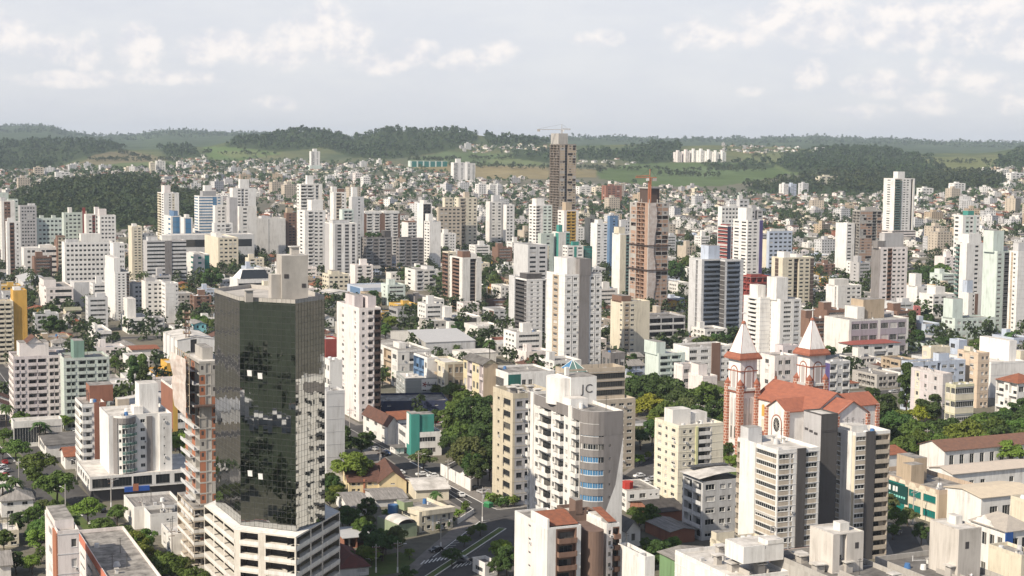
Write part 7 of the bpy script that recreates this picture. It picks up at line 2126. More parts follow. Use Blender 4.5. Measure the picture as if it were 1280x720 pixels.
def make_shed(seed, wall, roofm):
 r = random.Random(seed)
 root = empty('warehouse', (0, 0, 0))
 W, L, z = r.uniform(16, 26), r.uniform(22, 38), r.uniform(5, 8)
 mb = MB(); fc = Facade(root, mb, P(wall), True, dict(seed=seed, dark=1))
 pl = [(0, L), (0, 0), (W, 0), (W, L)]
 for i in range(4):
  p, q = pl[i], pl[(i + 1) % 4]
  fc.run(p, q, 0, 1, z, r.choice(('_1', '_.4 s.6 s.6 s.6 _.4', '_1')) if i != 1 else r.choice(('_.4 v.8 _.6', '_.3 H1 _.5', '_1')))
 al = r.choice('xy'); rise = r.uniform(1.2, 2.6)
 b = MB(); gable_roof(b, 0, W, 0, L, z + .02, z + rise, al, roofm, .3, .2)
 if al == 'y':
  for y in (0, L):
   mb.poly([(0, y, z), (W, y, z), (W / 2, y, z + rise)], P(wall))
 else:
  for x in (0, W):
   mb.poly([(x, 0, z), (x, L, z), (x, L / 2, z + rise)], P(wall))
 fc.done(); mb.build('wall', root); b.build('roof', root)
 return harvest(root), W, L, z + rise
def make_mid(seed, n, wall):
 r = random.Random(seed)
 root = empty('apartment_block', (0, 0, 0))
 W, L = r.uniform(11, 17), r.uniform(12, 18)
 mb = MB(); fc = Facade(root, mb, P(wall), True, dict(seed=seed, par=r.choice((wall, 'WH', 'BE')), dark=1))
 pl = [(0, L), (0, 0), (W, 0), (W, L)]
 F_ = r.choice(('_.4 w.7 w.7 _.2 w.7 _.4', '_.3 b1 _.3 w.6 w.6 _.3', '_.3 w.8 q.5 w.8 _.3', '_.3 h1 h1 _.3', '_.4 b.9 _.6 b.9 _.3'))
 L_s = r.choice(('_1', '_.6 w.6 _.6', '_.3 w.6 w.6 w.6 _.3', '_1'))
 for i in range(4):
  p, q = pl[i], pl[(i + 1) % 4]
  mb.poly([(*p, -3), (*q, -3), (*q, 0), (*p, 0)], P(wall))
  fc.run(p, q, 0, n, 3.0, (L_s, F_, '_1', '_1')[i])
 fc.done(); mb.build('wall', root)
 z = n * 3.0
 flat_roof(root, pl, z, .9, r.choice((ROOF_G, ROOF_W, FIBRO)), P(wall))
 b = MB(); x0, y0 = r.uniform(.1, .5) * W, r.uniform(.2, .5) * L
 b.box(x0, x0 + r.uniform(3.5, 6), y0, y0 + r.uniform(4, 7), z + .01, z + r.uniform(3, 6.5), P(wall), ROOF_W); b.build('stair_tower', root)
 roof_clutter(root, 2, W - 2, 2, L - 2, z, r, 2)
 return harvest(root), W, L, z + 4
TPL = {'low_building': [], 'house': [], 'warehouse': [], 'apartment_block': []}
FLATW = ['WH', 'OW', 'LG', 'CR', 'OW', 'BE', 'LP', 'MG', 'PB', 'BE', 'WH', 'PG', 'CC', 'YE', 'TN', 'GR', 'CC', 'WH', 'BR', 'ST']
ROOFN = {ROOF_G: 'grey', ROOF_W: 'pale', ROOF_D: 'dark', FIBRO: 'grey sheet', METAL: 'metal', TILE: 'red-tiled', TILE_D: 'brown-tiled'}
def add_tpl(kind, res, wall, n, extra):
 parts, W, L, h = res
 rn = next((ROOFN.get(me.materials[0], 'flat') for (nm, me, *_r) in parts if nm == 'roof'), 'flat')
 has = {nm for (nm, *_r) in parts}
 TPL[kind].append(dict(parts=parts, mesh=merged(parts, kind), W=W, L=L, h=h, wall=PALN[wall], n=n, roof=rn, has=has))
for i, w_ in enumerate(FLATW):
 for n in ((1, 2) if i % 2 else (2, 3)):
  add_tpl('low_building', make_flat(200 + i * 3 + n, n, w_), w_, n, '')
for i, (w_, rm, hp) in enumerate((('WH', TILE, 1), ('OW', TILE, 0), ('CR', TILE_D, 1), ('WH', FIBRO, 0), ('LP', TILE, 1), ('OW', FIBRO, 1), ('BE', TILE_D, 0), ('WH', TILE_D, 0), ('PG', FIBRO, 1), ('LG', FIBRO, 0), ('OW', TILE_D, 1), ('YE', TILE, 0), ('WH', METAL, 0), ('PB', FIBRO, 0))):
 add_tpl('house', make_house(300 + i, 1 + i % 2, w_, rm, hp), w_, 1 + i % 2, '')
for i, (w_, rm) in enumerate((('LG', METAL), ('WH', FIBRO), ('OW', ROOF_W), ('MG', FIBRO), ('WH', METAL), ('BE', FIBRO), ('PB', METAL))):
 add_tpl('warehouse', make_shed(400 + i, w_, rm), w_, 1, '')
for i, (w_, n) in enumerate((('WH', 5), ('OW', 6), ('CR', 5), ('LG', 7), ('WH', 8), ('BE', 5), ('LP', 6), ('PG', 5), ('TN', 9), ('OW', 8), ('BR', 6), ('MG', 7), ('WH', 6), ('CR', 10))):
 add_tpl('apartment_block', make_mid(500 + i, n, w_), w_, n, '')
NUMW = {1: 'single-storey', 2: 'two-storey', 3: 'three-storey', 4: 'four-storey', 5: 'five-storey', 6: 'six-storey', 7: 'seven-storey', 8: 'eight-storey', 9: 'nine-storey', 10: 'ten-storey', 11: 'eleven-storey', 12: 'twelve-storey'}
# ------------------------------------------------------------------ lots
LOTS = []
rl = random.Random(21)
KEEP_OPEN = [[(455, 540), (640, 545), (735, 640), (690, 720), (500, 720), (530, 690), (420, 660)], [(-20, 545), (110, 590), (170, 660), (220, 720), (-20, 720)], [(795, 470), (905, 480), (905, 560), (800, 560)], [(1095, 480), (1290, 500), (1290, 560), (1110, 560)],
   [(560, 468), (640, 488), (620, 600), (545, 590)], [(400, 540), (500, 540), (500, 600), (400, 600)], [(930, 452), (1040, 478), (1130, 545), (1060, 610), (905, 590)]]
nlot = 0
v = 20.0
while v < 1180:
 rowh = 19.0 if v < 700 else 21.0
 u = -700.0
 while u < 760:
  wlot = rl.uniform(15, 22)
  c = O0 + BX * (u + wlot / 2) + AX * (v + rowh / 2)
  u += wlot
  if c.y < 560 or abs(c.x) > c.y * .44 + 30:
   continue
  z = ground(c.x, c.y)
  px, py = proj(c.x, c.y, z)
  if any(inpoly(np.array([px]), np.array([py]), pl)[0] for pl in KEEP_OPEN):
   continue
  LOTS.append((c.x, c.y, z, px, py))
 v += rowh
RECS = []     # placed repeats: (name, object, descriptor words, px, py, distance)
TREE_SPOTS = []
STUFF_LOW = MB()
counts = {k: 0 for k in TPL}
LIMIT = {'low_building': 270, 'house': 180, 'warehouse': 60, 'apartment_block': 110}
LOTS.sort(key=lambda t: t[1])
def place(kind, t, x, y, z, rz, detail):
 root = bpy.data.objects.new(kind, None) if detail else bpy.data.objects.new(kind, t['mesh'])
 COL.objects.link(root)
 root.location = (x, y, z); root.rotation_euler = (0, 0, rz)
 if detail:
  for (nm, me, loc, r_, kd) in t['parts']:
   o = link(nm, me, root, loc, r_)
   if kd: o['kind'] = kd
 return root
MERGE_N = 0
def stuff_add(buf, me, x, y, z, rz, s=1.0):
 c, sn = math.cos(rz) * s, math.sin(rz) * s
 i0 = len(buf.v)
 for vv in me.vertices:
  buf.v.append((vv.co.x * c - vv.co.y * sn + x, vv.co.x * sn + vv.co.y * c + y, vv.co.z * s + z))
 sl_ = [buf.slot(m) for m in me.materials]
 for f in me.polygons:
  buf.f.append(tuple(i0 + i for i in f.vertices)); buf.m.append(sl_[f.material_index])
for (x, y, z, px, py) in LOTS:
 if not -170 < px < 1450:
  continue
 d = y
 r = rl.random()
 green = inpoly(np.array([px]), np.array([py]), WOODS[0])[0]
 if green:
  continue
 pt_ = .22 if d < 900 else .33
 if r < pt_:
  TREE_SPOTS.append((x, y)); continue
 r = rl.random()
 if d < 900:
  kind = 'low_building' if r < .56 else 'house' if r < .84 else 'warehouse' if r < .95 else 'apartment_block'
 else:
  kind = 'low_building' if r < .52 else 'house' if r < .84 else 'warehouse' if r < .90 else 'apartment_block'
 t = rl.choice(TPL[kind])
 if kind == 'apartment_block' and d < 900 and t['n'] > 5:
  t = TPL[kind][0]
 W, L = t['W'], t['L']
 if kind != 'warehouse' and (W > 19 or L > 22):
  continue
 rad = max(W, L) / 2
 if not is_free(x, y, rad * .95) or not far_from_streets(x, y, rad * .8):
  if is_free(x, y, 3) and far_from_streets(x, y, 2):
   TREE_SPOTS.append((x, y))
  continue
 rz = GA + rl.uniform(-.03, .03)
 if rl.random() < .25:
  pass
 ox, oy = -(W / 2 * math.cos(rz) - L / 2 * math.sin(rz)), -(W / 2 * math.sin(rz) + L / 2 * math.cos(rz))
 bx_, by_ = x + ox, y + oy
 occupy((bx_, by_), rz, 0, W, 0, L, .5)
 if counts[kind] < LIMIT[kind] and -8 < px < 1288:
  counts[kind] += 1
  o = place(kind, t, bx_, by_, z, rz, d < 960)
  RECS.append((kind, o, t, px, py - t['h'] / 2 / d * FPX, d))
 else:
  stuff_add(STUFF_LOW, t['mesh'], bx_, by_, z, rz)
o = STUFF_LOW.build('far_town_blocks')
if o:
 o['kind'] = 'stuff'; o['label'] = 'the remaining small blocks and houses between the middle towers'
# ------------------------------------------------------------------ hillside town: a sea of small houses, the largest as things
rh = np.random.default_rng(5)
def house_far(seed):
 r = random.Random(seed); b = MB()
 wk = r.choice(['WH', 'OW', 'CR', 'LP', 'LG', 'TN', 'BE', 'OW', 'WH', 'MG', 'PG', 'CC', 'BE']); wall = P(wk)
 W, L = r.uniform(8, 13), r.uniform(9, 16); n = r.choice((1, 1, 1, 2, 2, 3)); z = n * 3.0
 b.prism([(0, 0), (W, 0), (W, L), (0, L)], -4, z, wall, cap=False)
 rf = r.choice((TILE, TILE, TILE_D, FIBRO, FIBRO, METAL, ROOF_G, ROOF_W, FIBRO))
 if rf in (ROOF_G, ROOF_W) or n == 3:
  b.poly([(0, 0, z), (W, 0, z), (W, L, z), (0, L, z)], rf)
  b.box(W * .3, W * .6, L * .3, L * .6, z + .01, z + 2, wall)
 else:
  al = r.choice('xy'); gable_roof(b, 0, W, 0, L, z, z + r.uniform(1.3, 2.4), al, rf, .5, .1)
  rise = 1.3
  for q in ((0, L) if al == 'y' else (0, W)):
   b.poly([(0, q, z), (W, q, z), (W / 2, q, z + rise)] if al == 'y' else [(q, 0, z), (q, L, z), (q, L / 2, z + rise)], wall)
 for i in range(n):
  for u in (.25, .65):
   b.poly([(W * u, -.03, i * 3 + 1), (W * u + 1.3, -.03, i * 3 + 1), (W * u + 1.3, -.03, i * 3 + 2.2), (W * u, -.03, i * 3 + 2.2)], GLASS_D)
  b.poly([(-.03, L * .4, i * 3 + 1), (-.03, L * .4 + 1.4, i * 3 + 1), (-.03, L * .4 + 1.4, i * 3 + 2.2), (-.03, L * .4, i * 3 + 2.2)], GLASS_D)
 flat_ = rf in (ROOF_G, ROOF_W) or n == 3
 return b.mesh('house'), 'small %s %s suburban house with a %s roof' % (NUMW[n], PALN[wk], 'flat grey' if flat_ else ROOFN[rf])
HF = [house_far(i) for i in range(24)]
def block_far(seed):
 r = random.Random(seed); b = MB()
 wk = r.choice(['WH', 'OW', 'CR', 'LG', 'BE', 'LP', 'MG', 'TN']); w = P(wk); W, L, n = r.uniform(12, 22), r.uniform(12, 18), r.choice((3, 4, 4, 5, 6, 8)); z = n * 3
 b.box(0, W, 0, L, -4, z, w, ROOF_G); b.box(W * .3, W * .6, L * .3, L * .7, z + .01, z + r.uniform(2, 4.5), w)
 for i in range(n):
  k = int(W / 3.4)
  for j in range(k):
   u = W * (j + .5) / k
   b.poly([(u - .7, -.03, i * 3 + 1), (u + .7, -.03, i * 3 + 1), (u + .7, -.03, i * 3 + 2.3), (u - .7, -.03, i * 3 + 2.3)], GLASS_D)
  for j in range(3):
   u = L * (j + .5) / 3
   b.poly([(-.03, u - .6, i * 3 + 1), (-.03, u + .6, i * 3 + 1), (-.03, u + .6, i * 3 + 2.2), (-.03, u - .6, i * 3 + 2.2)], GLASS_D)
 return b.mesh('apartment_block'), 'distant %s %s block of flats' % (NUMW[n], PALN[wk])
BF = [block_far(i) for i in range(12)]
def arr(me):
 V = np.zeros(len(me.vertices) * 3, np.float32); me.vertices.foreach_get('co', V)
 return V.reshape(-1, 3)
def far_merge(name, items, label):
 """Many small houses in one mesh (uncountable)."""
 b = MB()
 for (me, x, y, z, a) in items:
  stuff_add(b, me, x, y, z, a)
 o = b.build(name)
 if o:
  o['kind'] = 'stuff'; o['label'] = label
POSH = []
fv = 0
dens = 15.0
for Yr in np.arange(1350, 4750, 17.0):
 step = 15.5 + (Yr - 1350) * .0012
 if int(Yr / 17) % 4 == 3:
  continue
 for X in np.arange(-.42 * Yr, .50 * Yr, step):
  X2 = X + rh.uniform(-5, 5); Y2 = Yr + rh.uniform(-5, 5) + X * .35
  POSH.append((X2, Y2))
POSH = np.array(POSH)
ZZ = ground_np(POSH[:, 0], POSH[:, 1])
PX, PY = proj_np(POSH[:, 0], POSH[:, 1], ZZ)
ok = (PX > -120) & (PX < 1430) & (POSH[:, 1] > 1380)
for pl in WOODS:
 ok &= ~inpoly(PX, PY, pl)
for pl, _c in FIELDS:
 ok &= ~inpoly(PX, PY, pl)
# thinning: open country high on the slopes, denser towards the town
hn_ = _hn(POSH[:, 0] * 1.7, POSH[:, 1] * 1.7)
TOWN_EDGE = np.interp(PX, [0, 100, 200, 300, 400, 480, 520, 600, 700, 800, 900, 960, 1050, 1150, 1200, 1280], [216, 208, 203, 203, 206, 205, 214, 224, 230, 236, 242, 244, 243, 236, 222, 216])
prob = np.where(PY > TOWN_EDGE, .82, np.where(PY > TOWN_EDGE - 4, .30, .0))
prob = np.where((PX > 560) & (PX < 720) & (PY > 176) & (PY < 197), .75, prob)       # the white estate below the ridge
prob = np.where((PX > 720) & (PX < 830) & (PY > 196) & (PY < 206), .5, prob)
prob = np.where((PX > 900) & (PX < 1000) & (PY > 178) & (PY < 192), .5, prob)
prob = np.where((PX > 160) & (PX < 260) & (PY > 188) & (PY < 204), .45, prob)
prob = np.where((PX > 1230) & (PY > 206), .7, prob)
prob = prob * np.clip(.9 + hn_ * .35, .25, 1.1)
ok &= rh.uniform(size=len(PX)) < prob
HOUSES = [(POSH[i, 0], POSH[i, 1], ZZ[i], PX[i], PY[i]) for i in np.nonzero(ok)[0]]
HOUSES.sort(key=lambda t: t[1])
far_items = []
n_h = n_b = 0
FAR_TREES = []
for (x, y, z, px, py) in HOUSES:
 if not is_free(x, y, 9):
  continue
 u = rh.uniform()
 if u < (.46 if y < 2600 else .50):
  FAR_TREES.append((x + rh.uniform(-6, 6), y + rh.uniform(-6, 6), z)); continue
 a = GA + rh.choice((0, 0, 0, .35, -.3)) + rh.uniform(-.1, .1)
 isb = rh.uniform() < (.11 if y < 2300 else .05)
 me, ds_ = BF[rh.integers(len(BF))] if isb else HF[rh.integers(len(HF))]
 if isb and n_b < 60 and -5 < px < 1285:
  o = link('far_block', me, None, (x, y, z), a); tag(o, None, 'apartment block'); n_b += 1
  RECS.append(('far_block', o, ds_, px, py, y))
 elif not isb and n_h < 270 and -5 < px < 1285:
  o = link('suburb_house', me, None, (x, y, z), a); tag(o, None, 'suburban house'); n_h += 1
  RECS.append(('suburb_house', o, ds_, px, py, y))
 else:
  far_items.append((me, x, y, z, a))
far_merge('far_houses', far_items, 'thousands of small houses of the hillside town in the distance')
FAR_TREES = np.array(FAR_TREES)
near_ft = FAR_TREES[FAR_TREES[:, 1] < 2300]; rest_ft = FAR_TREES[FAR_TREES[:, 1] >= 2300]
FL2 = [leaf_mat('w5', (.045, .075, .025)), leaf_mat('w6', (.06, .095, .03)), FL[0]]
far_crowns(near_ft, 'forest_gardens', FL2, rw, 46, 4.6, .5, 'garden trees scattered among the far houses')
far_crowns(rest_ft, 'forest_gardens', FL2, rw, 24, 5.2, .6, 'trees among the houses of the hillside town')
# clumps of park trees in the middle distance
clump = [[(0, 300), (14, 306), (26, 345), (0, 350)], [(262, 322), (330, 318), (336, 342), (300, 352), (262, 346)], [(640, 262), (668, 280), (660, 318), (600, 320), (580, 300)], [(735, 256), (790, 248), (800, 275), (740, 282)], [(845, 318), (885, 300), (890, 355), (850, 358)],
  [(975, 265), (1010, 262), (1020, 275), (980, 280)], [(1005, 272), (1065, 262), (1065, 276), (1020, 282)], [(1130, 338), (1180, 330), (1185, 362), (1140, 366)], [(1128, 282), (1180, 282), (1180, 292), (1120, 296)], [(1195, 285), (1280, 290), (1280, 298), (1200, 296)],
  [(545, 320), (565, 318), (562, 340), (535, 340)], [(598, 320), (622, 312), (640, 340), (612, 380), (600, 370)], [(1020, 330), (1035, 328), (1035, 350), (1015, 352)], [(1145, 380), (1165, 378), (1165, 420), (1140, 425)], [(960, 285), (1010, 300), (1000, 312), (965, 305)]]
far_crowns(scatter_px(clump, 520, 9, 750, 2600, rw), 'forest_clumps', FL2, rw, 110, 4.8, .34, 'clumps of dark trees between the middle towers')
# ------------------------------------------------------------------ trees one can tell apart: crown centre and radius as measured in the photo, kind, leaf
NEAR_TREES = [
 (20, 555, 19, 'umbrella', 'mid'), (46, 573, 24, 'umbrella', 'mid'), (70, 598, 27, 'umbrella', 'mid'), (42, 592, 13, 'round', 'mid'), (4, 540, 14, 'umbrella', 'mid'), (3, 562, 10, 'umbrella', 'dark'),
 (110, 630, 21, 'umbrella', 'lime'), (146, 640, 13, 'round', 'mid'), (128, 652, 17, 'umbrella', 'mid'), (150, 665, 22, 'umbrella', 'mid'), (168, 672, 18, 'umbrella', 'lime'), (140, 690, 14, 'round', 'mid'), (118, 672, 13, 'round', 'lime'),
 (58, 652, 20, 'umbrella', 'mid'), (84, 650, 17, 'umbrella', 'dark'), (48, 672, 16, 'round', 'lime'), (22, 652, 14, 'round', 'dark'), (36, 645, 12, 'round', 'mid'), (66, 634, 13, 'round', 'mid'), (20, 700, 13, 'round', 'dark'), (5, 672, 13, 'round', 'mid'), (40, 702, 12, 'round', 'lime'), (52, 690, 9, 'round', 'mid'),
 (205, 700, 26, 'umbrella', 'mid'), (180, 690, 18, 'umbrella', 'lime'), (240, 716, 18, 'umbrella', 'mid'), (160, 700, 15, 'round', 'mid'), (225, 552, 13, 'round', 'lime'), (232, 575, 12, 'round', 'mid'), (238, 562, 9, 'round', 'lime'), (80, 523, 12, 'umbrella', 'lime'),
 (166, 468, 10, 'tall', 'dark'), (180, 482, 11, 'tall', 'dark'), (178, 462, 9, 'tall', 'mid'),
 (424, 549, 19, 'round', 'dark'), (452, 552, 13, 'round', 'dark'), (440, 574, 24, 'umbrella', 'lime'), (414, 577, 15, 'umbrella', 'lime'), (412, 600, 10, 'round', 'dark'), (420, 613, 9, 'round', 'lime'), (412, 622, 10, 'round', 'mid'),
 (459, 634, 13, 'round', 'dark'), (437, 645, 14, 'round', 'dark'), (452, 657, 12, 'round', 'mid'), (478, 672, 20, 'umbrella', 'dark'), (496, 672, 15, 'round', 'olive'), (462, 668, 13, 'round', 'dark'), (454, 690, 10, 'round', 'lime'), (441, 696, 8, 'round', 'dark'), (512, 690, 6, 'round', 'lime'),
 (529, 568, 15, 'umbrella', 'olive'), (464, 545, 7, 'round', 'mid'), (548, 484, 11, 'umbrella', 'mid'), (566, 484, 15, 'umbrella', 'mid'), (582, 494, 18, 'umbrella', 'mid'), (604, 500, 17, 'umbrella', 'dark'), (590, 516, 22, 'round', 'dark'), (610, 528, 20, 'round', 'dark'), (576, 536, 22, 'umbrella', 'mid'), (602, 552, 22, 'round', 'dark'), (584, 566, 22, 'round', 'olive'), (566, 548, 17, 'umbrella', 'dark'), (612, 572, 18, 'round', 'dark'), (566, 507, 9, 'round', 'lime'), (598, 586, 14, 'round', 'dark'),
 (521, 515, 5, 'round', 'dark'), (531, 515, 5, 'round', 'dark'), (544, 516, 5, 'round', 'dark'),
 (806, 474, 24, 'umbrella', 'dark'), (830, 480, 26, 'umbrella', 'dark'), (858, 492, 24, 'umbrella', 'dark'), (884, 488, 26, 'umbrella', 'mid'), (796, 492, 18, 'round', 'dark'), (812, 502, 20, 'umbrella', 'yellow'), (838, 508, 20, 'umbrella', 'mid'), (866, 512, 22, 'umbrella', 'dark'), (895, 516, 16, 'round', 'dark'), (898, 530, 10, 'round', 'lime'), (818, 524, 9, 'round', 'lime'), (800, 542, 10, 'round', 'olive'), (790, 478, 14, 'round', 'mid'),
 (1104, 508, 18, 'round', 'dark'), (1124, 522, 22, 'umbrella', 'dark'), (1146, 534, 24, 'umbrella', 'mid'), (1166, 508, 18, 'round', 'dark'), (1152, 512, 16, 'umbrella', 'yellow'), (1180, 528, 20, 'umbrella', 'dark'), (1206, 534, 24, 'umbrella', 'lime'), (1228, 522, 18, 'umbrella', 'mid'), (1252, 518, 18, 'umbrella', 'dark'), (1274, 530, 18, 'umbrella', 'mid'), (1134, 484, 13, 'tall', 'dark'), (1112, 540, 20, 'umbrella', 'dark'), (1132, 552, 18, 'umbrella', 'mid'), (1170, 548, 20, 'umbrella', 'mid'), (1240, 556, 13, 'umbrella', 'lime'), (1262, 558, 18, 'umbrella', 'lime'), (1090, 495, 12, 'round', 'dark'), (1098, 528, 12, 'round', 'mid'), (1276, 510, 14, 'round', 'dark'), (1278, 558, 14, 'umbrella', 'lime'),
 (1122, 645, 13, 'round', 'mid'), (1110, 628, 12, 'round', 'olive'), (1135, 640, 12, 'umbrella', 'olive'), (1152, 664, 11, 'round', 'dark'), (1268, 692, 9, 'round', 'lime'), (1278, 622, 6, 'round', 'dark'), (1116, 662, 8, 'round', 'mid'),
 (627, 685, 14, 'round', 'lime'), (634, 698, 16, 'round', 'dark'), (622, 706, 11, 'round', 'dark'), (600, 657, 9, 'umbrella', 'mid'), (580, 672, 8, 'umbrella', 'mid'), (565, 690, 12, 'umbrella', 'dark'), (510, 718, 11, 'round', 'dark'), (588, 664, 6, 'round', 'olive'),
 (812, 642, 13, 'round', 'mid'), (800, 648, 10, 'round', 'lime'), (826, 690, 17, 'round', 'dark'), (840, 682, 11, 'round', 'mid'), (812, 688, 10, 'round', 'lime'), (792, 640, 8, 'round', 'mid'), (905, 590, 8, 'round', 'mid'), (915, 575, 9, 'round', 'lime'), (910, 560, 8, 'round', 'dark'),
 (50, 398, 10, 'round', 'dark'), (62, 405, 13, 'round', 'dark'), (74, 408, 11, 'round', 'dark'), (36, 372, 10, 'round', 'dark'), (66, 388, 10, 'round', 'mid'), (96, 412, 6, 'round', 'dark'), (78, 428, 8, 'umbrella', 'lime'), (144, 420, 7, 'round', 'dark'), (228, 392, 8, 'round', 'dark'), (250, 398, 11, 'umbrella', 'mid'), (262, 402, 11, 'umbrella', 'mid'), (240, 395, 9, 'umbrella', 'dark'), (144, 452, 10, 'round', 'mid'), (218, 446, 9, 'umbrella', 'lime'),
 (265, 345, 14, 'round', 'dark'), (252, 350, 9, 'round', 'dark'), (465, 372, 10, 'round', 'dark'), (488, 402, 9, 'round', 'lime'), (482, 412, 8, 'round', 'mid'), (524, 402, 7, 'round', 'dark'), (535, 398, 6, 'round', 'dark'), (572, 410, 9, 'round', 'dark'), (488, 462, 10, 'umbrella', 'mid'), (500, 466, 10, 'umbrella', 'mid'), (478, 470, 8, 'round', 'lime'), (585, 428, 9, 'round', 'dark'), (598, 430, 9, 'round', 'dark'), (612, 432, 8, 'round', 'dark'),
 (510, 345, 10, 'round', 'dark'), (522, 342, 9, 'round', 'mid'), (550, 350, 9, 'round', 'dark'), (612, 345, 10, 'round', 'dark'), (620, 352, 9, 'round', 'mid'), (795, 424, 10, 'umbrella', 'mid'), (812, 425, 10, 'umbrella', 'dark'), (830, 424, 8, 'umbrella', 'mid'), (880, 424, 13, 'umbrella', 'mid'), (900, 420, 12, 'umbrella', 'dark'), (916, 398, 10, 'round', 'dark'), (790, 448, 7, 'round', 'dark'), (845, 340, 12, 'round', 'dark'), (858, 332, 10, 'round', 'mid'),
 (1030, 412, 8, 'round', 'mid'), (1036, 440, 9, 'round', 'mid'), (1024, 400, 8, 'round', 'dark'), (1140, 410, 9, 'tall', 'dark'), (1160, 402, 10, 'round', 'dark'), (1148, 420, 9, 'round', 'dark'), (1178, 424, 9, 'umbrella', 'dark'), (1200, 424, 9, 'umbrella', 'mid'), (1220, 432, 9, 'round', 'mid'), (1234, 430, 9, 'round', 'dark'), (1158, 345, 10, 'round', 'dark'), (1176, 342, 11, 'round', 'mid'), (1146, 348, 8, 'round', 'dark'),
]
RADU = {'umbrella': 5.4, 'round': 4.4, 'tall': 2.9, 'bush': 2.2}
CENZ = {'umbrella': 6.8, 'round': 6.0, 'tall': 6.5, 'bush': 1.6}
TREC = []
def put_tree(cx, cy, rpx, kind, leaf):
 rpx *= 1.22 if cx > 160 else 1.04
 # find the foot: iterate on the distance whose crown centre stands where it was measured
 sx, sz = ray(cx, cy)
 D = 500.0
 for _ in range(12):
  s = rpx * D / FPX / RADU[kind]
  D = (H - CENZ[kind] * s - (0)) / -sz
 s = max(.35, min(rpx * D / FPX / RADU[kind], 2.3))
 x, y = sx * D, D
 o = tree(x, y, kind, leaf, s)
 TREC.append((o, kind, leaf, s, cx, cy, y))
for t in NEAR_TREES:
 put_tree(*t)
rx_ = random.Random(8)
for (poly, n, r0, r1) in (([(408, 585), (500, 650), (500, 700), (440, 718), (410, 640)], 16, 6, 12), ([(560, 500), (632, 515), (612, 612), (560, 590)], 12, 10, 18), ([(1096, 525), (1290, 520), (1290, 570), (1120, 590)], 18, 11, 20), ([(800, 500), (905, 500), (905, 560), (800, 560)], 10, 10, 17), ([(0, 600), (60, 640), (60, 715), (0, 715)], 10, 7, 13), ([(150, 640), (240, 690), (250, 718), (150, 718)], 9, 8, 15), ([(790, 650), (850, 660), (850, 715), (800, 715)], 8, 6, 11)):
 k = 0; xs = [p[0] for p in poly]; ys = [p[1] for p in poly]
 for _ in range(400):
  px, py = rx_.uniform(min(xs), max(xs)), rx_.uniform(min(ys), max(ys))
  g_ = at(px, py)
  if k < n and inpoly(np.array([px]), np.array([py]), poly)[0] and is_free(g_.x, g_.y, 1.5) and far_from_streets(g_.x, g_.y, 0):
   k += 1
   rr = rx_.uniform(r0, r1)
   put_tree(px, py - rr * 1.1, rr, *rx_.choice((('umbrella', 'mid'), ('round', 'dark'), ('umbrella', 'dark'), ('round', 'mid'), ('umbrella', 'lime'), ('round', 'olive'))))
# garden and street trees of the middle town
kinds_ = [('round', 'dark'), ('round', 'mid'), ('umbrella', 'mid'), ('umbrella', 'dark'), ('round', 'olive'), ('umbrella', 'lime'), ('round', 'dark'), ('tall', 'dark')]
rt_ = random.Random(31)
spots = []
for (x, y) in TREE_SPOTS:
 for k in range(rt_.choice((1, 2, 2, 3))):
  xx, yy = x + rt_.uniform(-7, 7), y + rt_.uniform(-7, 7)
  if is_free(xx, yy, 1.0) and far_from_streets(xx, yy, 0):
   spots.append((xx, yy))
# street trees
for (px0, py0, qx, qy, hw) in STREETS:
 Lh = math.hypot(qx - px0, qy - py0)
 n = int(Lh / 26)
 for i in range(n):
  if rt_.random() < .40:
   t = (i + rt_.random()) / n
   sd = rt_.choice((-1, 1)) * (hw - .6)
   xx, yy = px0 + (qx - px0) * t - (qy - py0) / Lh * sd, py0 + (qy - py0) * t + (qx - px0) / Lh * sd
   if yy > 640 and abs(xx) < yy * .37 and is_free(xx, yy, .5):
    spots.append((xx, yy))
spots.sort(key=lambda p: p[1])
rest = []
for (x, y) in spots:
 z = ground(x, y); px, py = proj(x, y, z + 4)
 if not -10 < px < 1290:
  continue
 k, lf = rt_.choice(kinds_)
 s = rt_.uniform(.75, 1.3)
 if len(TREC) < 292:
  o = tree(x, y, k, lf, s)
  TREC.append((o, k, lf, s, px, py, y))
 else:
  rest.append((x, y, z))
far_crowns(np.array(rest), 'forest_streets', FL2, rw, 100, 5.0, .34, 'street and garden trees of the middle town')
# rooftop trees on the unfinished block, palms
for (px, py, h, s, lb) in ((612, 422, 13, 1.5, 'tall palm with a full crown beside the blue-edged hall'), (20, 612, 9, 1.1, 'palm in front of the grey-tiled villa on the avenue'), (4, 618, 9, 1.2, 'palm cut by the picture edge beside the avenue villa'), (12, 608, 8, 1.0, 'slim palm between two others before the avenue villa'), (50, 535, 10, 1.3, 'palm by the shop house below the pink balcony tower'), (57, 538, 8, 1.0, 'shorter palm beside the palm of the shop house'),
       (8, 512, 10, 1.4, 'palm near the white shop front of the pink balcony tower'), (70, 648, 9, 1.3, 'palm among the dense avenue trees'), (1262, 410, 12, 1.6, 'palm nearest the pale green tower'), (1272, 408, 11, 1.5, 'palm at the edge beside the pale green tower palm'), (545, 622, 5, .9, 'small palm in the yard of the folded-roof hall'), (571, 430, 7, 1.1, 'low palm before the big grey warehouse')):
 X, D = hit(px, py + h * 2.6)
 palm(X, D, h, lb, s)
xu, yu = u1[0].location.x, u1[0].location.y
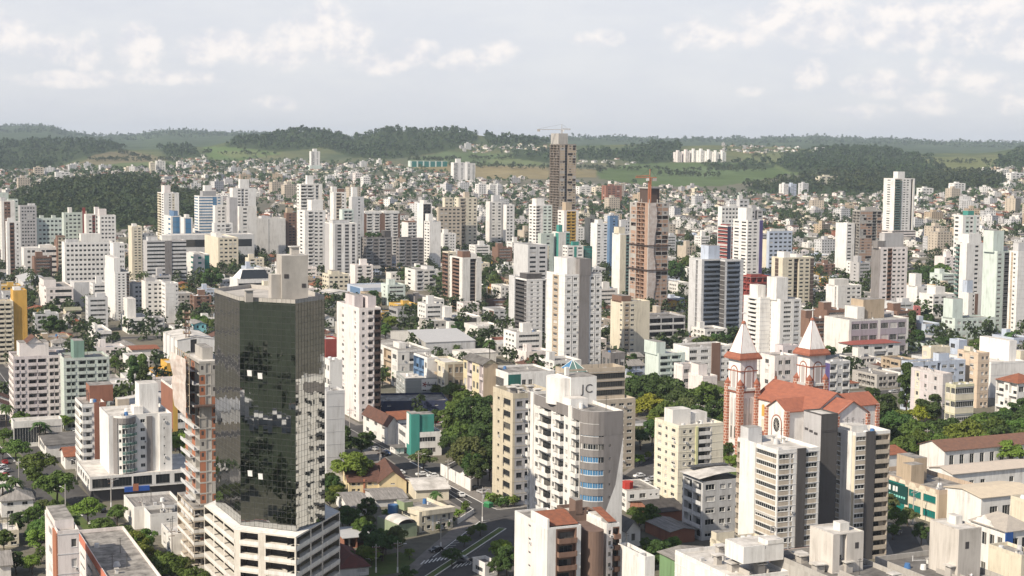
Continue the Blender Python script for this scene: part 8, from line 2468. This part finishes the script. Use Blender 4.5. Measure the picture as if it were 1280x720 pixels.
for i in range(3):
 a = math.cos(GA), math.sin(GA)
 x, y = xu + a[0] * u1[1] * (.15 + .22 * i) - a[1] * u1[2] * .4, yu + a[1] * u1[1] * (.15 + .22 * i) + a[0] * u1[2] * .4
 o = tree(x, y, 'bush', 'dark', 1.9); o.location.z = u1[0].location.z + u1[4]
 tag(o, ('first', 'middle', 'last')[i] + ' of three shrubs sprouting on the roof of the unfinished block', 'shrub'); o.name = 'shrub'
# hedges and shrubs near the crossing
for i, (px, py, s, lf) in enumerate(((618, 632, 1.3, 'mid'), (626, 634, 1.2, 'dark'), (634, 634, 1.2, 'mid'), (642, 633, 1.2, 'lime'), (538, 658, .9, 'dark'), (550, 664, .9, 'dark'), (557, 660, .8, 'dark'), (563, 655, .8, 'dark'), (573, 648, 1.0, 'lime'), (580, 640, 1.1, 'mid'), (790, 584, 1.2, 'lime'), (800, 580, 1.2, 'lime'), (810, 575, 1.1, 'lime'), (820, 570, 1.1, 'lime'), (905, 572, 1.2, 'mid'), (925, 566, 1.2, 'lime'), (612, 628, 1.1, 'olive' if False else 'lime'))):
 p = at(px, py)
 o = tree(p.x, p.y, 'bush', lf, s); o.name = 'shrub'
 TREC.append((o, 'bush', lf, s, px, py, p.y))
# ------------------------------------------------------------------ vehicles
CARM = {}
def car_parts(colname, rgb, van=False):
 key = (colname, van)
 if key in CARM:
  return CARM[key]
 paint = flat('car_' + colname, rgb, .25, 0, .6)
 L, Wd = (4.7, 1.85) if van else (4.2, 1.75)
 prof = [(0, .35), (0, .75), (.15, .95), (1.1, 1.0), (1.75, 1.45), (3.3, 1.47), (3.95, 1.05), (L, .95), (L, .4)] if not van else [(0, .4), (0, .9), (.9, 1.1), (1.5, 1.75), (2.6, 1.78), (2.7, 1.15), (L, 1.15), (L, .45)]
 b = MB()
 for i in range(len(prof)):
  p, q = prof[i], prof[(i + 1) % len(prof)]
  b.poly([(p[0], -Wd / 2, p[1]), (q[0], -Wd / 2, q[1]), (q[0], Wd / 2, q[1]), (p[0], Wd / 2, p[1])], paint)
 for s in (-1, 1):
  b.poly([(x, s * Wd / 2, z) for x, z in prof], paint)
 body = b.mesh('body')
 w = MB()
 for s in (-1, 1):
  w.poly([(1.3, s * (Wd / 2 + .01), 1.03), (1.82, s * (Wd / 2 + .01), 1.38), (2.5, s * (Wd / 2 + .01), 1.4), (2.5, s * (Wd / 2 + .01), 1.03)], GLASS_D)
  w.poly([(2.58, s * (Wd / 2 + .01), 1.03), (2.58, s * (Wd / 2 + .01), 1.4), (3.2, s * (Wd / 2 + .01), 1.4), (3.6, s * (Wd / 2 + .01), 1.05)], GLASS_D) if not van else None
 x0, z0, x1, z1 = (1.16, 1.04, 1.72, 1.43) if not van else (.95, 1.14, 1.46, 1.7)
 w.poly([(x0 - .01, -Wd * .43, z0 + .015), (x0 - .01, Wd * .43, z0 + .015), (x1 - .01, Wd * .40, z1 + .015), (x1 - .01, -Wd * .40, z1 + .015)], GLASS_D)
 if not van:
  w.poly([(3.36, -Wd * .40, 1.46), (3.36, Wd * .40, 1.46), (3.92, Wd * .43, 1.1), (3.92, -Wd * .43, 1.1)], GLASS_D)
 win = w.mesh('window')
 t = MB()
 n = 12
 for s in (-.1, .1):
  t.poly([(.32 * math.cos(6.283 * i / n), s, .32 * math.sin(6.283 * i / n)) for i in range(n)], FRAME_D)
 for i in range(n):
  a, c = 6.283 * i / n, 6.283 * (i + 1) / n
  t.poly([(.32 * math.cos(a), -.1, .32 * math.sin(a)), (.32 * math.cos(c), -.1, .32 * math.sin(c)), (.32 * math.cos(c), .1, .32 * math.sin(c)), (.32 * math.cos(a), .1, .32 * math.sin(a))], FRAME_D)
 t.poly([(.19 * math.cos(6.283 * i / n), -.11, .19 * math.sin(6.283 * i / n)) for i in range(n)], P('LG')); t.poly([(.19 * math.cos(6.283 * i / n), .11, .19 * math.sin(6.283 * i / n)) for i in range(n)], P('LG'))
 wheel = t.mesh('wheel')
 h = MB(); h.box(-.02, .1, -.2, .2, .62, .78, PANEL_W)
 hl = h.mesh('headlight')
 CARM[key] = (body, win, wheel, hl, L, Wd)
 return CARM[key]
CARC = {'white': (.78, .78, .77), 'silver': (.42, .42, .43), 'black': (.02, .02, .022), 'red': (.36, .03, .03), 'grey': (.16, .16, .17), 'blue': (.05, .10, .25), 'beige': (.45, .42, .36)}
CREC = []
def car(px, py, colname, ang, van=False, where='', gp='cars along the streets'):
 p = at(px, py)
 body, win, wheel, hl, L, Wd = car_parts(colname, CARC[colname], van)
 o = empty('pickup_truck' if van else 'parked_car', (p.x, p.y, .12), R(ang), None, 'pickup' if van else 'car', gp)
 dx = -L / 2
 link('body', body, o, (dx, 0, 0)); link('window', win, o, (dx, 0, 0))
 for x in (.78, L - .85):
  for s in (-1, 1):
   link('wheel', wheel, o, (dx + x, s * (Wd / 2 - .09), .33))
 for s in (-.55, .55):
  link('headlight', hl, o, (dx, s, 0))
 occupy((p.x, p.y), R(ang), -2, 2, -1, 1, .3)
 o['label'] = (colname + ' ' + ('pickup' if van else 'car') + ' ' + where)
 return o
for (px, py, c, a, van, w_) in (
 (541, 597, 'white', 20, 0, 'waiting at the top of the crossing road'), (527, 595, 'white', 20, 0, 'behind the waiting one on the crossing road'), (576, 621, 'white', -70, 0, 'driving down towards the wide crossing'), (499, 593, 'white', 15, 0, 'parked in front of the yellow tile-roofed house'), (470, 590, 'white', 15, 0, 'beside the blue shed wall behind the yellow tiled house'),
 (582, 594, 'white', 60, 0, 'at the far end of the walled car park'), (590.5, 593.5, 'silver', 60, 0, 'second from the end in the walled car park'), (598.5, 592.5, 'white', 60, 0, 'third in the walled car park under dark trees'), (611, 590, 'silver', 60, 0, 'nearest the beige office in the walled car park'),
 (602, 617, 'silver', -60, 0, 'parked at the kerb by the beige office'), (608, 622, 'grey', -60, 0, 'parked next to the silver one at the beige office kerb'), (616, 625, 'white', -50, 0, 'beside the office entrance canopy'), (623, 627, 'white', -50, 0, 'at the hedge by the office entrance'), (592, 612, 'black', -60, 0, 'in the shade at the end of the white yard wall'),
 (462, 700, 'white', -40, 0, 'on the driveway beside the dark garden trees'), (471, 697, 'black', -40, 0, 'next to the white one on the garden driveway'), (545, 690, 'black', 40, 0, 'in the angled bays below the modern cream house'), (578, 703, 'grey', 160, 1, 'passing the lower zebra crossing'), (595, 704, 'black', 165, 0, 'following the pickup at the lower zebra crossing'),
 (2, 586, 'white', 60, 0, 'at the upper end of the parked row by the picture edge'), (8, 591, 'silver', 60, 0, 'second in the parked row by the avenue'), (4, 597, 'red', 60, 0, 'third in the parked row by the avenue'), (10, 601, 'white', 60, 0, 'last in the parked row by the avenue'), (6, 580, 'red', -62, 0, 'driving up the tree-lined avenue'),
 (116, 658, 'white', -58, 0, 'under the trees beside the avenue zebra crossing'), (44, 649, 'silver', 20, 0, 'in front of the grey-tiled villa'), (90, 533, 'silver', 20, 0, 'parked below the green balcony tower'), (96, 538, 'white', 20, 0, 'second below the green balcony tower'), (92, 543, 'white', 20, 0, 'third below the green balcony tower, by the round shop'), (78, 535, 'grey', 20, 0, 'beside the tree under the green balcony tower'),
 (799, 597, 'white', 30, 0, 'on the shady street left of the cream tower'), (806, 606, 'white', 20, 0, 'at the hedge beside the cream tower'), (814, 601, 'silver', 20, 0, 'close to the foot of the cream tower'), (802, 575, 'silver', 50, 0, 'further up the shady street by the office terrace'), (1112, 660, 'black', 60, 0, 'parked under the green-sign office trees'), (1122, 668, 'grey', 60, 0, 'behind the black one near the green-sign office'),
 (545, 529, 'red', 10, 0, 'in the small car park behind the teal-cube building'), (551, 528, 'white', 10, 0, 'beside the red one behind the teal-cube building'), (557, 530, 'white', 10, 0, 'at the outer end of the teal-cube car park'), (487, 522, 'silver', 10, 0, 'in front of the navy block'), (467, 563, 'silver', -35, 0, 'rolling down the lane beside the old white house'), (479, 570, 'black', -35, 0, 'at the lower end of the lane by the white hut'),
 (1122, 578, 'silver', 30, 0, 'parked behind the annex near the park'), (1108, 580, 'white', 30, 0, 'by the orange-roofed annex'), (1245, 566, 'white', 10, 0, 'in the school yard under the lime trees'), (1182, 578, 'beige', 10, 0, 'at the wall of the school yard'), (420, 596, 'white', 20, 0, 'half hidden under the lime-green tree'), (70, 612, 'black', -60, 0, 'on the avenue median side under the big tree'), (1258, 704, 'grey', 20, 0, 'at the kerb below the blue bank sign')):
 car(px, py, c, a, bool(van), w_)
rc_ = random.Random(17)
CITS = []
for (px0, py0, qx, qy, hw) in STREETS:
 Lh = math.hypot(qx - px0, qy - py0); n = int(Lh / 11)
 for i in range(n):
  if rc_.random() > .34 or len(CITS) > 130:
   continue
  t = (i + .5) / n
  sd = rc_.choice((-1, 1)) * 3.6
  x, y = px0 + (qx - px0) * t - (qy - py0) / Lh * sd, py0 + (qy - py0) * t + (qx - px0) / Lh * sd
  px, py = proj(x, y, 1)
  if y < 860 and 0 < px < 1280 and py < 720 and is_free(x, y, .5):
   cn = rc_.choice(('white', 'white', 'silver', 'black', 'grey', 'red', 'blue', 'beige', 'white'))
   o = car(px, py, cn, math.degrees(math.atan2(qy - py0, qx - px0)))
   o.location = (x, y, ground(x, y) + .12)
   CITS.append((o, cn + ' car at the kerb', px, y))
# green recycling bin, kerbside
bn = empty('recycling_bin', at(610.5, 634), R(-50), 'green dome-topped recycling bin on the kerb of the crossing', 'bin')
b = MB(); b.box(-1.4, 1.4, -.9, .9, .1, 1.3, flat('bin_green', (.03, .16, .06), .5)); b.build('bin_body', bn)
b = MB(); b.box(-1.45, 1.45, -.95, .95, 1.31, 1.55, flat('bin_lid', (.08, .30, .14), .5)); b.box(-1.1, 1.1, -.6, .6, 1.56, 1.75, flat('bin_lid', (.08, .30, .14), .5)); b.build('lid', bn)
# white yard wall and hedges
def wallseg(name, label, pts, h, col, t=.3):
 root = None
 P0 = at(*pts[0])
 b = MB()
 for i in range(len(pts) - 1):
  p, q = at(*pts[i]) - P0, at(*pts[i + 1]) - P0
  d = (q - p).normalized(); n = Vector((-d.y, d.x, 0)) * t / 2
  pl = [tuple((p - n)[:2]), tuple((q - n)[:2]), tuple((q + n)[:2]), tuple((p + n)[:2])]
  b.prism(pl, 0, h, P(col))
 o = b.build(name, None, P0)
 tag(o, label, 'wall', kind='thing')
wallseg('boundary_wall', 'tall white yard wall along the crossing road in front of parked cars', [(551, 594), (588, 614)], 4.2, 'WH')
wallseg('boundary_wall', 'short grey return of the white yard wall beside the office', [(588.2, 614), (600, 606)], 4.0, 'CC')
wallseg('boundary_wall', 'low cream garden wall of the modern house beside the parking bays', [(572, 655), (592, 642)], 1.6, 'OW')
wallseg('boundary_wall', 'pale fence wall along the park edge behind the orange-roofed annex', [(1090, 560), (1128, 574)], 2.2, 'LG')
wallseg('boundary_wall', 'low pale wall closing the upper side of the walled car park', [(553, 590), (575, 578)], 1.5, 'OW')
# utility poles and lamps
def pole(px, py, h, label, lamp=True, arms=True, ang=20):
 p = at(px, py)
 o = empty('utility_pole' if arms else 'street_lamp', p, R(ang), label, 'pole' if arms else 'street lamp')
 b = MB(); b.cyl(0, 0, .2, 0, h, P('CC'), 8, .13); b.cyl(0, 0, .23, .1, 1.6, PANEL_W, 8, .22); b.build('post', o)
 if arms:
  b = MB(); b.box(-1.1, 1.1, -.07, .07, h - 1.0, h - .85, P('BR')); b.box(-.9, .9, -.07, .07, h - 2.2, h - 2.05, P('BR')); b.build('crossarm', o)
  b = MB()
  for x in (-1, -.5, .5, 1):
   b.cyl(x, 0, .06, h - .84, h - .55, PANEL_W, 6)
  b.build('insulator', o)['kind'] = 'stuff'
  if ang > 25:
   b = MB(); b.cyl(.4, .0, .32, h - 3.6, h - 2.5, P('MG'), 10); b.build('transformer', o)
 if lamp:
  b = MB(); b.bar((0, 0, h - 1.6), (1.9, 0, h - 1.0), .09, P('MG')); b.box(1.7, 2.5, -.14, .14, h - 1.08, h - .92, P('LG')); b.build('lamp_arm', o)
for (px, py, h, lb, la, ar, an) in ((603, 652, 11, 'tall concrete pole with a white base at the corner of the crossing', 1, 1, 30), (523, 603, 11, 'pole behind the folded-roof hall at the upper crossing', 1, 1, 20), (475, 594, 10, 'pole beside the blue shed by the yellow tile-roofed house', 1, 1, 40), (560, 606, 9, 'pole in front of the white yard wall', 0, 1, 30), (551, 684, 9, 'pole with a white base beside the angled bays', 1, 1, 30), (497, 716, 9, 'pole at the lower kerb near the garden lawn', 1, 1, 20), (470, 716, 8, 'pole by the maroon roof', 0, 1, 20),
          (437, 540, 10, 'pole in the lane left of the old white house', 1, 1, 20), (563, 540, 11, 'pole beside the car park of the teal-cube building', 1, 1, 20), (1141, 655, 11, 'pole in front of the green-sign office', 1, 1, 30), (82, 640, 9, 'street lamp at the median end by the zebra crossing', 1, 0, 150), (24, 610, 10, 'street lamp on the median of the tree-lined avenue', 1, 0, 150), (96, 604, 9, 'street lamp before the podium of the round-balcony tower', 1, 0, 150), (139, 634, 10, 'pole at the podium corner of the round-balcony tower', 1, 1, 30), (1158, 575, 12, 'slim pole at the gable of the school', 0, 1, 20), (215, 700, 9, 'pole at the narrow white shop front', 1, 1, 20), (178, 656, 8, 'pole by the small white shop with a roof tank', 0, 1, 20)):
 pole(px, py, h, lb, la, ar, an)
# lattice radio mast behind the brick shell
rm = empty('radio_mast', at(219, 470) + Vector((0, 30, 0)), 0, 'rusty lattice radio mast with dish clusters behind the yellow stepped building', 'radio mast')
b = MB(); hm = 30
for i in range(14):
 z0_, z1_ = hm * i / 14, hm * (i + 1) / 14
 for (a, c) in (((-.8, -.8), (.8, -.8)), ((.8, -.8), (.8, .8)), ((.8, .8), (-.8, .8)), ((-.8, .8), (-.8, -.8))):
  b.bar((*a, z0_), (*c, z1_), .1, P('BR')); b.bar((*a, z0_), (*a, z1_), .16, P('BR'))
b.build('lattice', rm)
b = MB()
for z_ in (18, 22, 26, 29):
 b.box(-1.8, 1.8, -1.8, 1.8, z_, z_ + .3, P('BR'))
 for s in (-1.6, 1.6):
  b.cyl(s, -1.6, .5, z_ + .4, z_ + 1.6, P('TN'), 8)
b.build('antenna_platform', rm)
# red banner on the white tower, painted lettering as pale bars
b = MB(); W_, L_, bd_ = rb[1], rb[2], rb[4]
b.box(W_ * .02, W_ * .34, -.35, -.1, bd_ * .28, bd_ * .86, P((.42, .03, .05))); b.build('banner', rb[0])
b = MB()
for k in range(9):
 b.box(W_ * .12, W_ * .24, -.42, -.36, bd_ * (.36 + .028 * k), bd_ * (.36 + .028 * k) + .7, P('LP'))
b.build('lettering', rb[0])['kind'] = 'stuff'
b = MB(); b.box(W_ * .02, W_ * .34, -.36, -.1, bd_ * .861, bd_ * .94, PANEL_W); b.build('banner_head', rb[0])
# red suspended platform on the grey tower
# ------------------------------------------------------------------ the part of town below the viewpoint, which the mirror glass shows
rq = random.Random(77)
buf = MB(); tp = []
for i in range(170):
 x, y = rq.uniform(-330, 190), rq.uniform(30, 345)
 px, py = proj(x, y, 12)
 if 0 < px < 1280 and py < 725:
  continue
 if not is_free(x, y, 12):
  continue
 if rq.random() < .42:
  t = rq.choice(TPL['low_building'] + TPL['house'])
  if y > 300 and t['h'] > 8:
   continue
  stuff_add(buf, t['mesh'], x - 6, y - 6, 0, GA)
  occupy((x - 6, y - 6), GA, 0, t['W'], 0, t['L'], 0)
 else:
  tp.append((x, y, 0))
o = buf.build('near_houses'); o['kind'] = 'stuff'; o['label'] = 'houses below the viewpoint, seen only in the mirror glass'
for i in range(900):
 x, y = rq.uniform(-420, 190), rq.uniform(-420, 330)
 px, py = proj(x, y, 12)
 if 0 < px < 1280 and py < 735 and y > 0:
  continue
 if is_free(x, y, 3):
  tp.append((x, y, 0))
far_crowns(np.array(tp), 'forest_below', FL2, rw, 200, 4.6, .3, 'tree cover below the viewpoint, seen only in the mirror glass')
# ------------------------------------------------------------------ labels for the repeats: look first, then what they stand by
SHORT = {'long white hotel-like block with': 'the long hotel-like block', 'slender white tower with a stepped': 'the slender stepped-side tower', 'grey banded office block': 'the grey banded office', 'white tower with dark glass bands': 'the dark-banded white tower', 'white tower with a rounded shoulder': 'the round-shouldered tower',
  'white tower with curved balconies': 'the curved-balcony shaft tower', 'brown tower framed by': 'the framed brown tower', 'burnt-looking': 'the burnt-looking block', 'tall grey tower with white stripes': 'the grey striped tower', 'beige tower with rusty balconies': 'the rusty-balcony tower', 'pale blue supermarket-like': 'the pale blue supermarket',
  'slim dark-balcony tower': 'the slim dark-balcony tower', 'grey parking deck': 'the parking deck', 'big white tower with a curved purple fin': 'the purple-fin tower', 'dark red balcony block': 'the dark red balcony block', 'white tower with dark brown stripes': 'the brown-striped tower', 'raw brown concrete tower': 'the raw concrete tower',
  'big white tower of glassy mint': 'the glassy mint tower', 'pale green office block of two': 'the pale green office', 'bluish-white slab': 'the bluish-white slab', 'teal-topped white tower': 'the teal-topped tower', 'white tower carrying a tall red banner': 'the red banner tower', 'cream and white tower with balconies down': 'the tower by the dark wood',
  'blank white hospital-like': 'the blank hospital-like block', 'white slab with eight rows': 'the eight-row white slab', 'white ship-like club': 'the ship-like club', 'white ribbed warehouse': 'the ribbed warehouse', 'bright yellow stepped': 'the yellow stepped building', 'cream curved-balcony tower with a huge': 'the ochre-flanked tower',
  'tall palm with a full crown': 'the tall palm', 'cream flats with three storeys': 'the cream flats', 'pale blue flats': 'the pale blue flats', 'white pair of slabs': 'the seamed white slabs', 'white tower with stepped balconies and mint': 'the mint-glass tower', 'tall blue slab': 'the tall blue slab', 'plain beige slab': 'the plain beige slab',
  'pale green tower with a tall red fin': 'the red-fin tower', 'broad white block with a flat dark canopy': 'the dark-canopy block', 'brick-red block with a white corner': 'the brick-red block', 'tallest white slab in the middle': 'the hilltop slabs', 'pair-topped white tower': 'the lone hillside tower', 'white and grey twin-bay': 'the twin-bay slope tower', 'long building with a teal front': 'the teal-fronted building', 'plain grey slab block': 'the plain grey slab', 'office behind': 'x'}
for o in list(SC.objects):
 if o.parent is None and o.get('label') and o.get('category'):
  for k, v in SHORT.items():
   if o['label'].startswith(k):
    px, py = proj(o.location.x, o.location.y, o.location.z + 10)
    HEROES.append((v, px, o.location.y))
ORD = ['nearest', 'second nearest', 'third nearest', 'fourth nearest', 'fifth nearest', 'sixth nearest', 'seventh nearest', 'eighth nearest', 'ninth nearest', 'tenth nearest', 'eleventh nearest', 'twelfth nearest']
def relation(px, d):
 best = min(HEROES, key=lambda h: abs(h[1] - px) / 34 + abs(math.log(d / h[2])) * 7)
 nm, hx, hd = best
 k = d / hd
 dx = px - hx
 side = 'on its left' if dx < -26 else 'on its right' if dx > 26 else ''
 rel = 'behind' if k > 1.06 else 'in front of' if k < .94 else 'beside'
 if rel == 'beside':
  side = ''
  rel = 'just left of' if dx < 0 else 'just right of'
 s = rel + ' ' + nm
 return s + (', ' + side if side else '')
ALL = {}
def finish(items, group=None, share=False):
 """items: (object, look words, px, distance). Labels made unique by look, neighbour and order of distance."""
 by = {}
 for (o, look, px, d) in items:
  by.setdefault((look, relation(px, d)), []).append((d, o))
 for (look, rel), lst in by.items():
  lst.sort(key=lambda t: t[0])
  for i, (d, o) in enumerate(lst):
   if len(lst) == 1 or share:
    lb = look + ' ' + rel
   else:
    lb = ORD[min(i, 11)] + ' ' + look + ' ' + rel
   w = lb.split()
   if len(w) > 16:
    w = lb.split(', on its')[0].split()
   if len(w) > 16:
    w = [x for x in w if x not in ('a', 'with')][:16]
   o['label'] = ' '.join(w)
   ALL.setdefault(o['label'], []).append(o)
   if group and not o.get('group'):
    o['group'] = group
   if share and len(lst) > 1:
    o['group'] = look + ' ' + rel
LOOKS = {'low_building': [], 'house': [], 'warehouse': [], 'apartment_block': [], 'suburb_house': [], 'far_block': []}
for (kind, o, t, px, py, d) in RECS:
 if isinstance(t, dict):
  n = NUMW[t['n']]
  if kind == 'low_building':
   ex = ' and roof tank' if 'water_tank' in t['has'] else ' and stair box' if 'stair_tower' in t['has'] else ''
   lk = '%s %s building with %s roof%s' % (n, t['wall'], t['roof'], ex); cat = 'building'
  elif kind == 'house':
   lk = '%s %s house with %s roof' % (n, t['wall'], t['roof']); cat = 'house'
  elif kind == 'warehouse':
   lk = '%s hall with %s roof' % (t['wall'], t['roof']); cat = 'warehouse'
  else:
   lk = '%s %s block of flats' % (n, t['wall']); cat = 'apartment block'
  o['category'] = cat
  LOOKS[kind].append((o, lk, px, d))
 else:
  LOOKS[kind].append((o, t.replace('single-storey ', ''), px, d))
finish(LOOKS['low_building'], 'small flat-roofed buildings between the towers')
finish(LOOKS['house'], 'pitched-roof houses between the towers')
finish(LOOKS['warehouse'], 'halls between the towers')
finish(LOOKS['apartment_block'], 'lesser blocks of flats in the middle town')
finish(LOOKS['suburb_house'], None, True)
finish(LOOKS['far_block'], None, True)
TK = {'umbrella': 'flat-crowned', 'round': 'round-crowned', 'tall': 'slender', 'bush': 'low'}
TL = {'mid': 'green', 'dark': 'dark green', 'lime': 'bright green', 'olive': 'olive', 'yellow': 'yellow-flowering'}
its = []
for (o, k, lf, s, px, py, d) in TREC:
 szw = 'small' if s < .6 else 'large' if s > 1.05 else 'mid-sized'
 its.append((o, '%s %s %s %s' % (szw, TL[lf], TK[k], 'shrub' if k == 'bush' else 'tree'), px, d))
finish([i for i, t in zip(its, TREC) if t[1] != 'bush'], 'trees of the near and middle town')
finish([i for i, t in zip(its, TREC) if t[1] == 'bush'], 'shrubs and hedges')
finish(CITS, 'cars along the streets')
for lb, os_l in ALL.items():
 if len(os_l) > 1:
  for o in os_l:
   o['group'] = 'alike: ' + ' '.join(lb.split()[:9])
